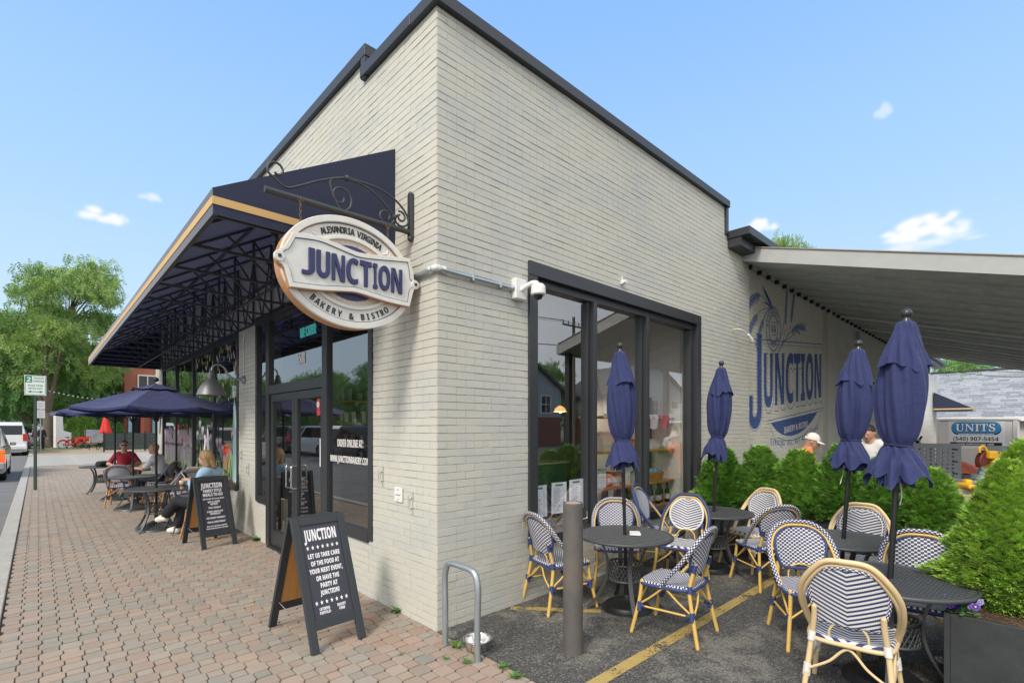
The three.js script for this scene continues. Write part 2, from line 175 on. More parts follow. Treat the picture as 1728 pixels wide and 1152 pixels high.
{
  const bed = struct('brick_pavement', merge([span(-2.69, 0.0, -0.2, -0.014, -26.6, 6)]), M.jointsand); bed.geometry = uvBox(bed.geometry);
  const p = 0.168, s = 0.098, e = p - s * Math.SQRT2, q = Math.SQRT1_2, list = [];
  const cols = [[0.365, 0.295, 0.235], [0.35, 0.295, 0.24], [0.335, 0.295, 0.245], [0.37, 0.29, 0.23], [0.36, 0.285, 0.23], [0.325, 0.29, 0.24], [0.375, 0.285, 0.22]];
  const piece = (ring, col, cx, cz) => {                                 // chamfered slab from a plan outline
    const n = ring.length, y1 = rnd(-0.0025, 0.0025), tx = rnd(-0.012, 0.012), tz = rnd(-0.012, 0.012), P = [], top = [], low = [];
    const cl = (x) => Math.max(-2.685, Math.min(-0.006, x));
    for (const [x, z] of ring) { const d = Math.hypot(x, z), k = (d - 0.0075) / d, kk = (d - 0.0035) / d, X = cl(cx + x * k), Z = Math.min(5.9, cz + z * k); top.push([X, y1 + (X - cx) * tx + (Z - cz) * tz, Z]); low.push([cl(cx + x * kk), -0.016, cz + z * kk]); }
    for (let i = 1; i < n - 1; i++) P.push(top[0], top[i + 1], top[i]);
    for (let i = 0; i < n; i++) { const j = (i + 1) % n; P.push(low[i], top[i], top[j], low[i], top[j], low[j]); }
    const g = new THREE.BufferGeometry(); g.setAttribute('position', new THREE.Float32BufferAttribute(P.flat(), 3)); g.computeVertexNormals();
    return paint(uvBox(g), col);
  };
  const ro = (x, z) => [(x - z) * q, (x + z) * q];
  const oct = [[p / 2, -e / 2], [p / 2, e / 2], [e / 2, p / 2], [-e / 2, p / 2], [-p / 2, e / 2], [-p / 2, -e / 2], [-e / 2, -p / 2], [e / 2, -p / 2]].map(([x, z]) => ro(x, z));
  const sq = [[s / 2, -s / 2], [s / 2, s / 2], [-s / 2, s / 2], [-s / 2, -s / 2]];
  const red = (x, z) => B512[((Math.floor(z * 40) % 512 + 512) % 512) * 512 + ((Math.floor(x * 40) % 512) + 512) % 512];
  for (let i = -190; i < 190; i++) for (let j = -190; j < 190; j++) {
    const [cx, cz] = ro(i * p, j * p), [sx, sz] = ro((i + 0.5) * p, (j + 0.5) * p);
    for (const [k, x, z] of [[0, cx, cz], [1, sx, sz]]) {
      if (x < -2.72 || x > 0.03 || z < -26.6 || z > 4.4) continue;
      const t = red(x, z), nb = sstep(-0.9, -0.1, x) * sstep(-12, -1, z); let c = cols[Math.floor(R() * cols.length)].slice();
      if (R() < 0.07 || R() < nb * 0.5 * (0.4 + t)) c = mix(c, [0.41, 0.255, 0.19], 0.1 + rnd(0.3) + nb * 0.15); else if (R() < 0.10) c = mix(c, [0.27, 0.27, 0.24], 0.5);
      const kk = rnd(0.9, 1.08); c = c.map((v) => v * kk);
      list.push({ k, x, z, c, d: Math.hypot(x - CAM.x, z - CAM.z) + ((x - CAM.x) * FWD.x + (z - CAM.z) * FWD.z < 1.9 ? 50 : 0) });
    }
  }
  list.sort((a, b) => a.d - b.d);
  const cnt = [0, 0], rest = [];
  for (const o of list) { const g = piece(o.k ? sq : oct, o.c, o.x, o.z); if (cnt[o.k] < 300) { cnt[o.k]++; part(bed, o.k ? 'square_paver' : 'octagon_paver', g, M.paver); } else rest.push(g); }
  part(bed, 'paver', merge(rest), M.paver).userData.kind = 'stuff';
}
// faded yellow lines on the lot
single('painted_line', 'long faded yellow parking line running under the chairs and tables', 'road marking', uvBox(rot(new THREE.PlaneGeometry(3.6, 0.10), -Math.PI / 2).translate(1.95, 0.004, 1.45)), M.yellowPaint);
single('painted_line', 'short worn yellow paint mark behind the bollard', 'road marking', uvBox(rot(rot(new THREE.PlaneGeometry(0.85, 0.09), -Math.PI / 2), 0, -0.86).translate(1.1, 0.004, 0.36)), M.yellowPaint);

// ---------- the bakery building
const bakery = thing('bakery_building', 'painted off-white brick bakery on the corner with large dark-framed windows', 'building');
const CH = 0.0677;
function brickwork(wall, map, s0, s1, y0, y1, holes, mat, quota, seed, uvFn) {
  const r = rng(seed), list = [];
  for (let k = 0, y = y0; y < y1 - 0.02; k++, y = y0 + k * CH) {
    const top = Math.min(y + CH, y1), head = k % 6 === 5, L = head ? 0.1016 : 0.2032; let s = s0 - (head ? 0 : (k % 2) * 0.1016) ;
    const cuts = holes.filter((h) => h[2] < top - 0.015 && h[3] > y + 0.015);
    while (s < s1 - 0.001) {
      let a = Math.max(s, s0), b = Math.min(s + L, s1); s += L;
      let runs = [[a, b]]; for (const h of cuts) runs = runs.flatMap(([u, v]) => v <= h[0] || u >= h[1] ? [[u, v]] : [[u, Math.min(v, h[0])], [Math.max(u, h[1]), v]].filter(([m, n]) => n - m > 0.012));
      for (const [u, v] of runs) list.push([u, v, y, top, r(), r(), r(), r()]);
    }
  }
  const ge = ([u, v, ya, yb, a, b, c, d]) => {
    const out = 0.0 + (a - 0.5) * 0.003, base = -0.005, ju = 0.0002 + c * 0.0006, jb = 0.0004 + d * 0.0007 + (r() < 0.10 ? 0.0028 : 0), t = (b - 0.5) * 0.0016, ins = 0.0028;
    const A = [[u + ju, ya + jb], [v - ju, ya + jb + t], [v - ju, yb - jb + t], [u + ju, yb - jb]], iu = 0.0012, T = [[u + ju + iu, ya + jb + ins], [v - ju - iu, ya + jb + ins + t], [v - ju - iu, yb - jb - ins + t], [u + ju + iu, yb - jb - ins]];
    const q = [], f = (p) => map(p[0], p[1], out + (c - .5) * .002 * (p[0] - u) / (v - u)), h = (p) => map(p[0], p[1], base);
    q.push(f(T[0]), f(T[1]), f(T[2]), f(T[0]), f(T[2]), f(T[3]));
    for (let i = 0; i < 4; i++) { const j = (i + 1) % 4; q.push(h(A[i]), h(A[j]), f(T[j]), h(A[i]), f(T[j]), f(T[i])); }
    const g = new THREE.BufferGeometry(); g.setAttribute('position', new THREE.Float32BufferAttribute(q.flat(), 3)); g.computeVertexNormals();
    let o = uvBox(g); if (uvFn) { const P = o.attributes.position, U = new Float32Array(P.count * 2); for (let i = 0; i < P.count; i++) { const w = uvFn(P.getX(i), P.getY(i), P.getZ(i)); U[2 * i] = w[0]; U[2 * i + 1] = w[1]; } o.setAttribute('uv', new THREE.BufferAttribute(U, 2)); }
    const k = 0.98 + 0.03 * a; return paint(o, [k, k * (0.995 + 0.01 * b), k * (0.99 + 0.02 * c)]);
  };
  const cd = (o) => { const m = map((o[0] + o[1]) / 2, (o[2] + o[3]) / 2, 0); return Math.hypot(m[0] - CAM.x, m[1] - CAM.y, m[2] - CAM.z); };
  if (quota) list.sort((p, q) => cd(p) - cd(q));
  list.slice(0, quota).forEach((o) => part(wall, 'brick', ge(o), mat));
  if (list.length > quota) part(wall, 'brickwork', merge(list.slice(quota).map(ge)), mat).userData.kind = 'stuff';
}
const SW = [1.118, 4.759, 0.53, 3.36];                                   // patio window opening
const southMap = (s, y, d) => [s, y, d], westMap = (s, y, d) => [-d, y, -s];
function core(parent, name, outline, holes, thick, m4, mat) { const g = ext(poly(outline, holes), thick); g.applyMatrix4(m4); return part(parent, name, uvBox(g), mat); }
const southM = new THREE.Matrix4().makeTranslation(0, 0, -0.308), westM = new THREE.Matrix4().makeBasis(V3(0, 0, -1), V3(0, 1, 0), V3(1, 0, 0)).multiply(new THREE.Matrix4().makeTranslation(0, 0, 0.008));
const rect = (a) => [[a[0], a[2]], [a[1], a[2]], [a[1], a[3]], [a[0], a[3]]];
{
  const w = core(bakery, 'wall', [[0.012, -0.2], [6.66, -0.2], [6.66, 4.88], [5.65, 4.88], [5.65, 5.3], [0.012, 5.3]], [rect(SW)], 0.3, southM, M.mortar);
  brickwork(w, southMap, 0.004, 5.65, -0.02, 5.3, [SW], M.brick, 300, 71);
  brickwork(w, southMap, 5.65, 6.66, -0.02, 4.88, [], M.brick, 0, 72);
}
const ENTRY = [[1.137, 2.25, 0.575, 3.36], [2.25, 4.35, -0.3, 3.36], [4.35, 4.79, 0.62, 3.36]], SHOP = [5.764, 12.75, 0.67, 3.3];
{
  const w = core(bakery, 'wall', [[0.012, -0.2], [2.25, -0.2], [2.25, 0.575], [1.137, 0.575], [1.137, 3.36], [4.79, 3.36], [4.79, 0.62], [4.35, 0.62], [4.35, -0.2], [13.9, -0.2], [13.9, 5.5], [1.2, 5.5], [1.2, 5.3], [0.012, 5.3]], [rect(SHOP)], 0.3, westM, M.mortar);
  brickwork(w, westMap, 0.004, 1.2, -0.02, 5.3, [...ENTRY, SHOP], M.brick, 300, 73);
  brickwork(w, westMap, 1.2, 13.9, -0.02, 5.5, [...ENTRY, SHOP], M.brick, 0, 74);
}
// mural wall: the lettering is paint on the bricks
const MX0 = 6.66, MX1 = 11.98, MY0 = 1.1, MY1 = 4.75;
const muralTex = canvasTex(2048, 1405, (c, W, H) => {
  const PX = W / (MX1 - MX0), x = (v) => (v - MX0) * PX, y = (v) => (MY1 - v) * PX, sh = (vx) => 0.095 * (vx - 6.65);
  c.fillStyle = '#d0cdc1'; c.fillRect(0, 0, W, H);
  for (let i = 0; i < 2600; i++) { c.fillStyle = R() < 0.5 ? 'rgba(235,232,220,0.10)' : 'rgba(120,115,100,0.07)'; c.fillRect(rnd(W), rnd(H), rnd(10, 90), rnd(3, 16)); }
  c.save(); const blue = '#40598f', mid = '#4d669a';
  const line = (pts, w, col = blue) => { c.strokeStyle = col; c.lineWidth = w; c.beginPath(); pts.forEach((p, i) => i ? c.lineTo(x(p[0]), y(p[1] + sh(p[0]))) : c.moveTo(x(p[0]), y(p[1] + sh(p[0])))); c.stroke(); };
  line([[6.66, 3.3], [11.36, 3.28]], 7); line([[6.66, 3.23], [11.36, 3.2]], 3); line([[6.66, 1.73], [6.95, 1.73]], 8); line([[7.75, 1.74], [11.98, 1.74]], 6); line([[7.75, 1.68], [11.98, 1.68]], 3);
  line([[11.37, 4.0], [11.37, 1.5]], 3);
  // word in tall letters, each with an outline
  const word = (str, x0, x1, yb, yt) => { c.save(); c.transform(1, -0.095, 0, 1, x(x0), y(yb + sh(x0))); const h = (yt - yb) * PX; c.font = 'bold 200px sans-serif'; const w = c.measureText(str).width; c.scale((x1 - x0) * PX / w, h / 146); c.lineJoin = 'miter'; c.lineWidth = 22; c.strokeStyle = blue; c.strokeText(str, 5, 8); c.lineWidth = 17; c.strokeStyle = '#cfccc0'; c.strokeText(str, 5, 8); c.fillStyle = blue; c.fillText(str, 0, 0); c.lineWidth = 4; c.strokeStyle = blue; c.strokeText(str, 0, 0); c.restore(); };
  word('UNCTION', 7.52, 11.3, 2.02, 3.05);
  c.lineCap = 'butt'; const J = (w, col) => { c.strokeStyle = col; c.lineWidth = w; c.beginPath(); c.moveTo(x(7.36), y(3.47)); c.lineTo(x(7.36), y(2.05)); c.bezierCurveTo(x(7.34), y(1.72), x(6.93), y(1.72), x(6.93), y(2.02)); c.lineTo(x(6.93), y(2.29)); c.stroke(); };
  J(112, blue); J(104, '#cfccc0'); J(84, blue); c.fillStyle = blue; c.fillRect(x(7.2), y(3.47), 120, 10); c.fillRect(x(6.83), y(2.3), 80, 9);
  // banner
  c.fillStyle = blue; c.beginPath(); c.moveTo(x(7.95), y(1.68 + sh(7.95))); c.lineTo(x(10.95), y(1.68 + sh(10.95))); c.bezierCurveTo(x(10.4), y(1.42 + sh(10.4)), x(9.9), y(1.3 + sh(9.9)), x(9.3), y(1.3 + sh(9.3))); c.bezierCurveTo(x(8.8), y(1.3 + sh(8.8)), x(8.3), y(1.42 + sh(8.3)), x(7.95), y(1.68 + sh(7.95))); c.fill();
  c.save(); c.transform(1, -0.095, 0, 1, x(9.45), y(1.4 + sh(9.45))); c.fillStyle = '#d8d6cc'; c.font = 'bold 70px sans-serif'; c.textAlign = 'center'; c.fillText('BAKERY & BISTRO', 0, 0, 780); c.restore();
  line([[8.3, 1.36], [8.8, 1.24], [9.4, 1.2], [10, 1.24], [10.5, 1.36]], 6); line([[7.9, 1.6], [8.2, 1.3], [8.6, 1.12]], 5); line([[11.2, 1.6], [10.8, 1.25], [10.3, 1.12]], 5);
  c.fillStyle = mid; c.font = 'bold 62px sans-serif'; c.textAlign = 'center'; 'SERVING DEL RAY AND ABROAD'.split('').forEach((ch, i) => { const t = (i - 12.5) / 12.5, vx = 9.45 + t * 1.5; c.save(); c.translate(x(vx), y(1.14 + 0.16 * t * t + sh(vx) - 0.03)); c.rotate(-0.095 - t * 0.22); c.fillText(ch, 0, 0); c.restore(); });
  // wheat badge
  c.save(); c.transform(1, -0.095, 0, 1, x(8.08), y(3.66)); c.strokeStyle = blue; c.fillStyle = blue; c.lineWidth = 6; for (const [rx, ry] of [[150, 168], [140, 157], [92, 105], [84, 97]]) { c.beginPath(); c.ellipse(0, 0, rx, ry, 0, 0, 7); c.lineWidth = rx > 140 || rx === 92 ? 7 : 3; c.stroke(); }
  c.textAlign = 'center'; c.font = 'bold 88px sans-serif'; c.fillText('VA', 0, 30); c.fillRect(-45, -50, 90, 5); c.fillRect(-45, 44, 90, 5); c.font = 'bold 46px sans-serif'; 'ALEXANDRIA '.repeat(1).split('').forEach((ch, i) => { const a = (i - 5) * 0.28; c.save(); c.translate(Math.sin(a) * 115, -Math.cos(a) * 128); c.rotate(a); c.fillText(ch, 0, 12); c.restore(); }); 'VIRGINIA'.split('').forEach((ch, i) => { const a = Math.PI - (i - 3.5) * 0.26; c.save(); c.translate(Math.sin(a) * 115, -Math.cos(a) * 128); c.rotate(a + Math.PI); c.fillText(ch, 0, 12); c.restore(); }); c.restore();
  const leafS = (pts, w) => { c.fillStyle = blue; c.beginPath(); c.moveTo(x(pts[0][0]), y(pts[0][1])); c.quadraticCurveTo(x(pts[1][0] + w), y(pts[1][1] + w), x(pts[2][0]), y(pts[2][1])); c.quadraticCurveTo(x(pts[1][0] - w), y(pts[1][1] - w * 0.2), x(pts[0][0]), y(pts[0][1])); c.fill(); };
  leafS([[7.5, 4.4], [7.75, 4.2], [8.1, 4.02]], 0.1); leafS([[7.55, 4.1], [7.8, 4.1], [8.05, 4.02]], 0.06); leafS([[7.5, 3.6], [7.6, 3.9], [7.95, 4.05]], 0.05); leafS([[8.2, 3.25], [8.62, 3.52], [9.45, 3.74]], -0.07); leafS([[8.25, 3.3], [8.58, 3.62], [8.7, 3.95]], -0.05); leafS([[9.4, 3.8], [9.55, 3.8], [9.7, 3.74]], 0.05);
  const ear = (x0, y0, x1, y1, n, bend, size, lw) => { const dx = x1 - x0, dy = y1 - y0; c.strokeStyle = mid; c.lineWidth = lw; for (let i = 0; i < n; i++) { const t = i / n, cx = x0 + dx * t + bend * dy * t * (1 - t), cy = y0 + dy * t - bend * dx * t * (1 - t); for (const s of [-1, 1]) { const a = Math.atan2(dy, dx) + s * 0.55; c.save(); c.translate(x(cx), y(cy)); c.rotate(-a); c.beginPath(); c.ellipse(size * 0.8, 0, size, size * 0.42, 0, 0, 7); c.stroke(); c.beginPath(); c.moveTo(size * 1.6, 0); c.lineTo(size * 3.2, 0); c.stroke(); c.fillStyle = 'rgba(61,86,144,0.35)'; c.beginPath(); c.ellipse(size * 0.8, 0, size, size * 0.42, 0, 0, 7); c.fill(); c.restore(); } } };
  const stem = (a) => { c.strokeStyle = blue; c.lineWidth = 5; c.beginPath(); c.moveTo(x(a[0]), y(a[1])); c.quadraticCurveTo(x(a[2]), y(a[3]), x(a[4]), y(a[5])); c.stroke(); };
  ear(7.35, 4.2, 6.72, 3.75, 9, 0.4, 24, 6); ear(7.25, 3.8, 6.78, 3.3, 9, 0.25, 21, 6); ear(7.55, 3.75, 7.2, 3.2, 8, 0.15, 17, 5); ear(8.75, 3.85, 8.85, 4.55, 11, 0, 17, 4.5); ear(9.1, 3.95, 9.3, 4.58, 10, 0, 18, 5); ear(9.15, 3.75, 10.05, 3.92, 10, -0.3, 21, 6);
  stem([8.0, 4.05, 7.6, 4.2, 7.35, 4.2]); stem([8.0, 4.05, 7.5, 4.0, 7.25, 3.82]); stem([8.0, 4.05, 7.7, 4.0, 7.55, 3.76]); stem([8.3, 3.2, 8.7, 3.5, 8.75, 3.76]); stem([8.3, 3.2, 8.8, 3.5, 9.1, 3.9]); stem([8.4, 3.3, 8.8, 3.6, 9.15, 3.76]);
  c.restore();
});
const muralMat = std([1, 1, 1], 0.8, 0, { map: muralTex, vertexColors: true });
{
  const uvM = (x, y) => [(x - MX0) / (MX1 - MX0), (y - MY0) / (MY1 - MY0)];
  const w = core(bakery, 'wall', [[6.66, -0.2], [31, -0.2], [31, 4.3], [22, 4.3], [22, 4.88], [6.66, 4.88]], [], 0.25, new THREE.Matrix4().makeTranslation(0, 0, -0.35), M.mortar);
  brickwork(w, (s, y, d) => [s, y, d - 0.085], 6.66, 11.43, MY0, MY1, [], muralMat, 0, 75, uvM);
  brickwork(w, (s, y, d) => [s, y, d - 0.085], 6.66, 11.43, -0.02, MY0, [], M.brick, 0, 76);
  brickwork(w, southMap, 11.43, 11.97, -0.02, 4.75, [], M.brick, 0, 77); part(bakery, 'pilaster', uvBox(span(11.43, 11.97, -0.1, 4.75, -0.12, -0.012)), M.mortar);
  brickwork(w, (s, y, d) => [s, y, d - 0.085], 11.97, 22, -0.02, 4.75, [], M.brick, 0, 78);
  part(bakery, 'siding', uvBox(merge([...Array(17)].map((_, i) => span(22, 31, 0 + i * 0.25, 0.246 + i * 0.25, -0.12, -0.045)))), M.white);
}
// copings and roofs
part(bakery, 'coping', uvBox(merge([span(-0.05, 5.74, 5.3, 5.41, -0.34, 0.055, 0.006), span(-0.055, 0.34, 5.302, 5.412, -1.29, -0.34, 0.006), span(5.645, 5.735, 4.86, 5.3, -0.3, 0.03)])), M.coping);
part(bakery, 'coping', uvBox(merge([span(-0.05, 0.36, 5.5, 5.62, -13.95, -1.19, 0.006), span(-0.045, 0.34, 5.29, 5.5, -1.285, -1.2)])), M.coping);
part(bakery, 'roof', merge([span(0.3, 5.6, 5.0, 5.06, -13.7, -0.3), span(5.6, 31, 4.9, 4.96, -13.7, -0.2)]), M.coping);
part(bakery, 'gutter', merge([span(5.74, 30.8, 4.80, 4.93, -0.2, 0.36, 0.01), span(5.76, 30.7, 4.66, 4.80, -0.1, 0.22)]), M.coping);
part(bakery, 'back_wall', merge([span(0.3, 31, -0.2, 5, -13.9, -13.6), span(30.7, 31, -0.2, 4.9, -13.6, -0.3)]), M.mortar);
// ---------- interior seen through the glass
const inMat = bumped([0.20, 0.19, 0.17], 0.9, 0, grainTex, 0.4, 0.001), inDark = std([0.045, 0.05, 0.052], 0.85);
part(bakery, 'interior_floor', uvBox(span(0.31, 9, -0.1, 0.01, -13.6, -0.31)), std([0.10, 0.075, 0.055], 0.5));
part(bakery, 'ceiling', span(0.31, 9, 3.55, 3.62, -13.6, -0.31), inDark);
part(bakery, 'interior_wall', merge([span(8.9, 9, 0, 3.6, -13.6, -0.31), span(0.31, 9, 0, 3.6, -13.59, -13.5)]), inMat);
part(bakery, 'interior_wall', span(4.80, 4.9, 0, 3.55, -2.2, -0.31), M.white);
// patio window
{
  const w = new THREE.Group(); w.name = 'window'; bakery.add(w); const [a, b, c, d] = SW;
  part(w, 'frame', merge([span(a - 0.02, b + 0.02, d - 0.11, d + 0.03, -0.12, 0.028, 0.004), span(a - 0.02, a + 0.10, c, d - 0.112, -0.12, 0.026, 0.004), span(b - 0.10, b + 0.02, c, d - 0.112, -0.12, 0.026, 0.004), span(a + 0.10, b - 0.10, c - 0.01, c + 0.09, -0.14, 0.03, 0.004), span(a + 0.1, b - 0.1, d - 0.19, d - 0.112, -0.16, -0.035, 0.004), span(b - 0.19, b - 0.1, c + 0.09, d - 0.19, -0.16, -0.04, 0.004)]), M.frame);
  for (const x of [2.18, 3.31]) part(w, 'mullion', merge([span(x, x + 0.065, c + 0.09, d - 0.19, -0.16, -0.004, 0.004), span(x - 0.045, x, c + 0.09, d - 0.19, -0.16, -0.06, 0.003), span(x + 0.065, x + 0.1, c + 0.09, d - 0.19, -0.16, -0.06, 0.003)]), M.frame);
  for (const [x0, x1] of [[a + 0.1, 2.135], [2.28, 3.265], [3.41, b - 0.19]]) part(w, 'pane', new THREE.PlaneGeometry(x1 - x0, d - 0.19 - c - 0.09).translate((x0 + x1) / 2, (c + d - 0.10) / 2, -0.10), M.glass);
}
// street entrance: side windows, transom and a pair of glazed doors
{
  const wm = (s0, s1, y0, y1, d0, d1, r = 0.004) => span(-d1, -d0, y0, y1, -s1, -s0, r);           // d outward
  const e = new THREE.Group(); e.name = 'storefront'; bakery.add(e);
  part(e, 'frame', merge([wm(1.11, 4.82, 3.27, 3.40, -0.14, 0.02), wm(1.11, 1.19, 0.575, 3.27, -0.14, 0.018), wm(1.19, 2.19, 0.55, 0.66, -0.16, 0.022), wm(2.19, 2.33, 0.0, 3.27, -0.16, 0.016), wm(4.20, 4.34, 0, 3.27, -0.16, 0.016), wm(4.74, 4.82, 0.6, 3.27, -0.14, 0.018), wm(4.34, 4.74, 0.58, 0.68, -0.16, 0.022), wm(2.33, 4.20, 2.2, 2.33, -0.14, 0.012), wm(2.33, 4.20, -0.01, 0.02, -0.2, 0.05)]), M.frame);
  const pane = (s0, s1, y0, y1, d = -0.022, parent = e) => part(parent, 'pane', rot(new THREE.PlaneGeometry(s1 - s0, y1 - y0), 0, -Math.PI / 2).translate(-d, (y0 + y1) / 2, -(s0 + s1) / 2), M.glass);
  pane(1.19, 2.19, 0.66, 3.27); pane(4.34, 4.74, 0.68, 3.27); pane(2.33, 4.20, 2.33, 3.27);
  const W = (g, s, y, d) => rot(g, 0, -Math.PI / 2).translate(-d, y, -s);
  part(e, 'house_number', W(text3('1508', 0.15, 0.26, 0.002), 3.05, 2.62, -0.016), M.white);
  part(e, 'window_lettering', merge([W(text3('ORDER ONLINE AT:', 0.085, 0.62, 0.002), 1.66, 1.55, -0.016), W(text3('WWW.JUNCTIONBAKERY.COM', 0.095, 0.94, 0.002), 1.69, 1.36, -0.016)]), M.white);
  part(e, 'sticker', merge([W(new THREE.CircleGeometry(0.06, 20), 2.50, 2.0, -0.014), W(new THREE.PlaneGeometry(0.1, 0.2), 2.50, 1.97, -0.017)]), std([0.6, 0.05, 0.05], 0.5)); part(e, 'sticker', W(new THREE.CircleGeometry(0.04, 20), 2.50, 2.0, -0.011), M.white);
  part(e, 'opening_notice', W(new THREE.PlaneGeometry(0.09, 0.34), 2.42, 1.42, -0.017), M.white);
  for (const [s0, s1, hs] of [[2.335, 3.262, 3.18], [3.268, 4.195, 3.36]]) {
    const dr = part(bakery, 'door', merge([wm(s0, s0 + 0.09, 0.03, 2.195, -0.06, -0.01), wm(s1 - 0.09, s1, 0.03, 2.195, -0.06, -0.01), wm(s0 + 0.09, s1 - 0.09, 2.09, 2.195, -0.06, -0.01), wm(s0 + 0.09, s1 - 0.09, 0.03, 0.24, -0.06, -0.01)]), M.frame);
    pane(s0 + 0.09, s1 - 0.09, 0.24, 2.09, -0.035, dr);
    part(dr, 'handle', tube([[0.01, 0.92, -hs], [-0.055, 0.93, -hs], [-0.06, 1.0, -hs], [-0.06, 1.14, -hs], [-0.055, 1.21, -hs], [0.01, 1.22, -hs]], 0.011, 24, 8), M.chrome);
  }
}
// shop window with pastel spring decals
{
  const wm = (s0, s1, y0, y1, d0, d1, r = 0.004) => span(-d1, -d0, y0, y1, -s1, -s0, r);
  const w = new THREE.Group(); w.name = 'window'; bakery.add(w); const [a, b, c, d] = SHOP;
  part(w, 'frame', merge([wm(a - 0.02, b + 0.02, d - 0.08, d + 0.03, -0.14, 0.02), wm(a - 0.02, a + 0.07, c, d - 0.08, -0.14, 0.018), wm(b - 0.07, b + 0.02, c, d - 0.08, -0.14, 0.018), wm(a + 0.07, b - 0.07, c - 0.02, c + 0.07, -0.16, 0.03)]), M.frame);
  const ms = [7.404, 9.17, 11.0]; for (const s of ms) part(w, 'mullion', wm(s - 0.045, s + 0.045, c + 0.07, d - 0.08, -0.16, 0.014), M.frame);
  const ed = [a + 0.07, ...ms, b - 0.07];
  const pal = [[0.75, 0.32, 0.42], [0.8, 0.55, 0.6], [0.75, 0.62, 0.25], [0.55, 0.68, 0.22], [0.45, 0.7, 0.66], [0.66, 0.5, 0.72], [0.75, 0.08, 0.10], [0.8, 0.78, 0.74], [0.12, 0.42, 0.35], [0.75, 0.38, 0.15]].map((q) => std(q.map((v) => Math.min(0.85, v * 1.25)), 0.6));
  for (let i = 0; i < 4; i++) {
    const s0 = ed[i] + (i ? 0.045 : 0), s1 = ed[i + 1] - (i < 3 ? 0.045 : 0);
    part(w, 'pane', rot(new THREE.PlaneGeometry(s1 - s0, d - c - 0.15), 0, -Math.PI / 2).translate(0.022, (c + d - 0.01) / 2, -(s0 + s1) / 2), M.glass);
    const sets = pal.map(() => []); const put = (k, sh, s, y) => sets[k].push(rot(new THREE.ShapeGeometry(sh, 5), 0, -Math.PI / 2).translate(0.017 - k * 0.0004, y, -s));
    const petal = (w2, h, tilt = 0) => { const sh = new THREE.Shape(); const f = (x, y) => [x * Math.cos(tilt) - y * Math.sin(tilt), x * Math.sin(tilt) + y * Math.cos(tilt)]; sh.moveTo(0, 0); sh.bezierCurveTo(...f(w2, h * 0.2), ...f(w2 * 0.8, h * 0.8), ...f(0, h)); sh.bezierCurveTo(...f(-w2 * 0.8, h * 0.8), ...f(-w2, h * 0.2), 0, 0); return sh; };
    const n = Math.round((s1 - s0) * 34); for (let k = 0; k < n; k++) { const s = rnd(s0 + 0.05, s1 - 0.05), dens = i < 2 ? 1 : 0.35; if (R() < dens) put([0, 1, 2, 3, 3, 2, 1][Math.floor(R() * 7)], petal(0.02, rnd(0.08, 0.16), rnd(-0.25, 0.25)), s, d - 0.2 - Math.pow(R(), 1.4) * 1.15); }
    for (let s = s0 + 0.1; s < s1 - 0.1; s += rnd(0.14, 0.24)) { const h = rnd(0.35, 1.0), k = [6, 1, 0, 5, 7][Math.floor(R() * 5)]; put(8, petal(0.012, h, rnd(-0.05, 0.05)), s, c + 0.08); for (const t of [-0.45, 0, 0.45]) put(k, petal(0.05, 0.2, t), s, c + 0.05 + h); put(3, petal(0.03, h * 0.6, rnd(-0.4, 0.4)), s + 0.03, c + 0.08); }
    if (i >= 2) for (let s = s0 + 0.05; s < s1 - 0.08; s += 0.13) { put(1, poly([[0, 0], [0.09, 0], [0.09, 0.85], [0.045, 0.92], [0, 0.85]]), s + 0.09, c + 0.1); } if (i >= 2) put(1, poly([[0, 0], [s1 - s0 - 0.1, 0], [s1 - s0 - 0.1, 0.06], [0, 0.06]]), s1 - 0.05, c + 0.6);
    if (i === 0) { put(4, poly([[0, 0], [0.34, 0.02], [0.30, 0.5], [0.2, 1.3], [0.1, 1.45], [0.02, 1.0]]), a + 0.42, c + 0.1); put(3, petal(0.3, 0.55, 0), a + 0.5, c + 0.08); put(9, poly([[0, 0], [0.25, -0.03], [0.29, 0.22], [-0.03, 0.24]]), a + 1.0, c + 0.3); }
    if (i === 1) put(7, petal(0.16, 1.0, 0.1), s0 + 0.4, c + 0.1), put(7, petal(0.12, 0.8, -0.3), s0 + 0.9, c + 0.1);
    for (let s = s0; s < s1 - 0.1; s += 0.12) put(3, petal(0.05, rnd(0.12, 0.25), rnd(-0.4, 0.4)), s + 0.06, c + 0.07);
    sets.forEach((l, k) => { if (l.length) part(w, 'decal', merge(l), pal[k]).userData.kind = 'stuff'; });
  }
}
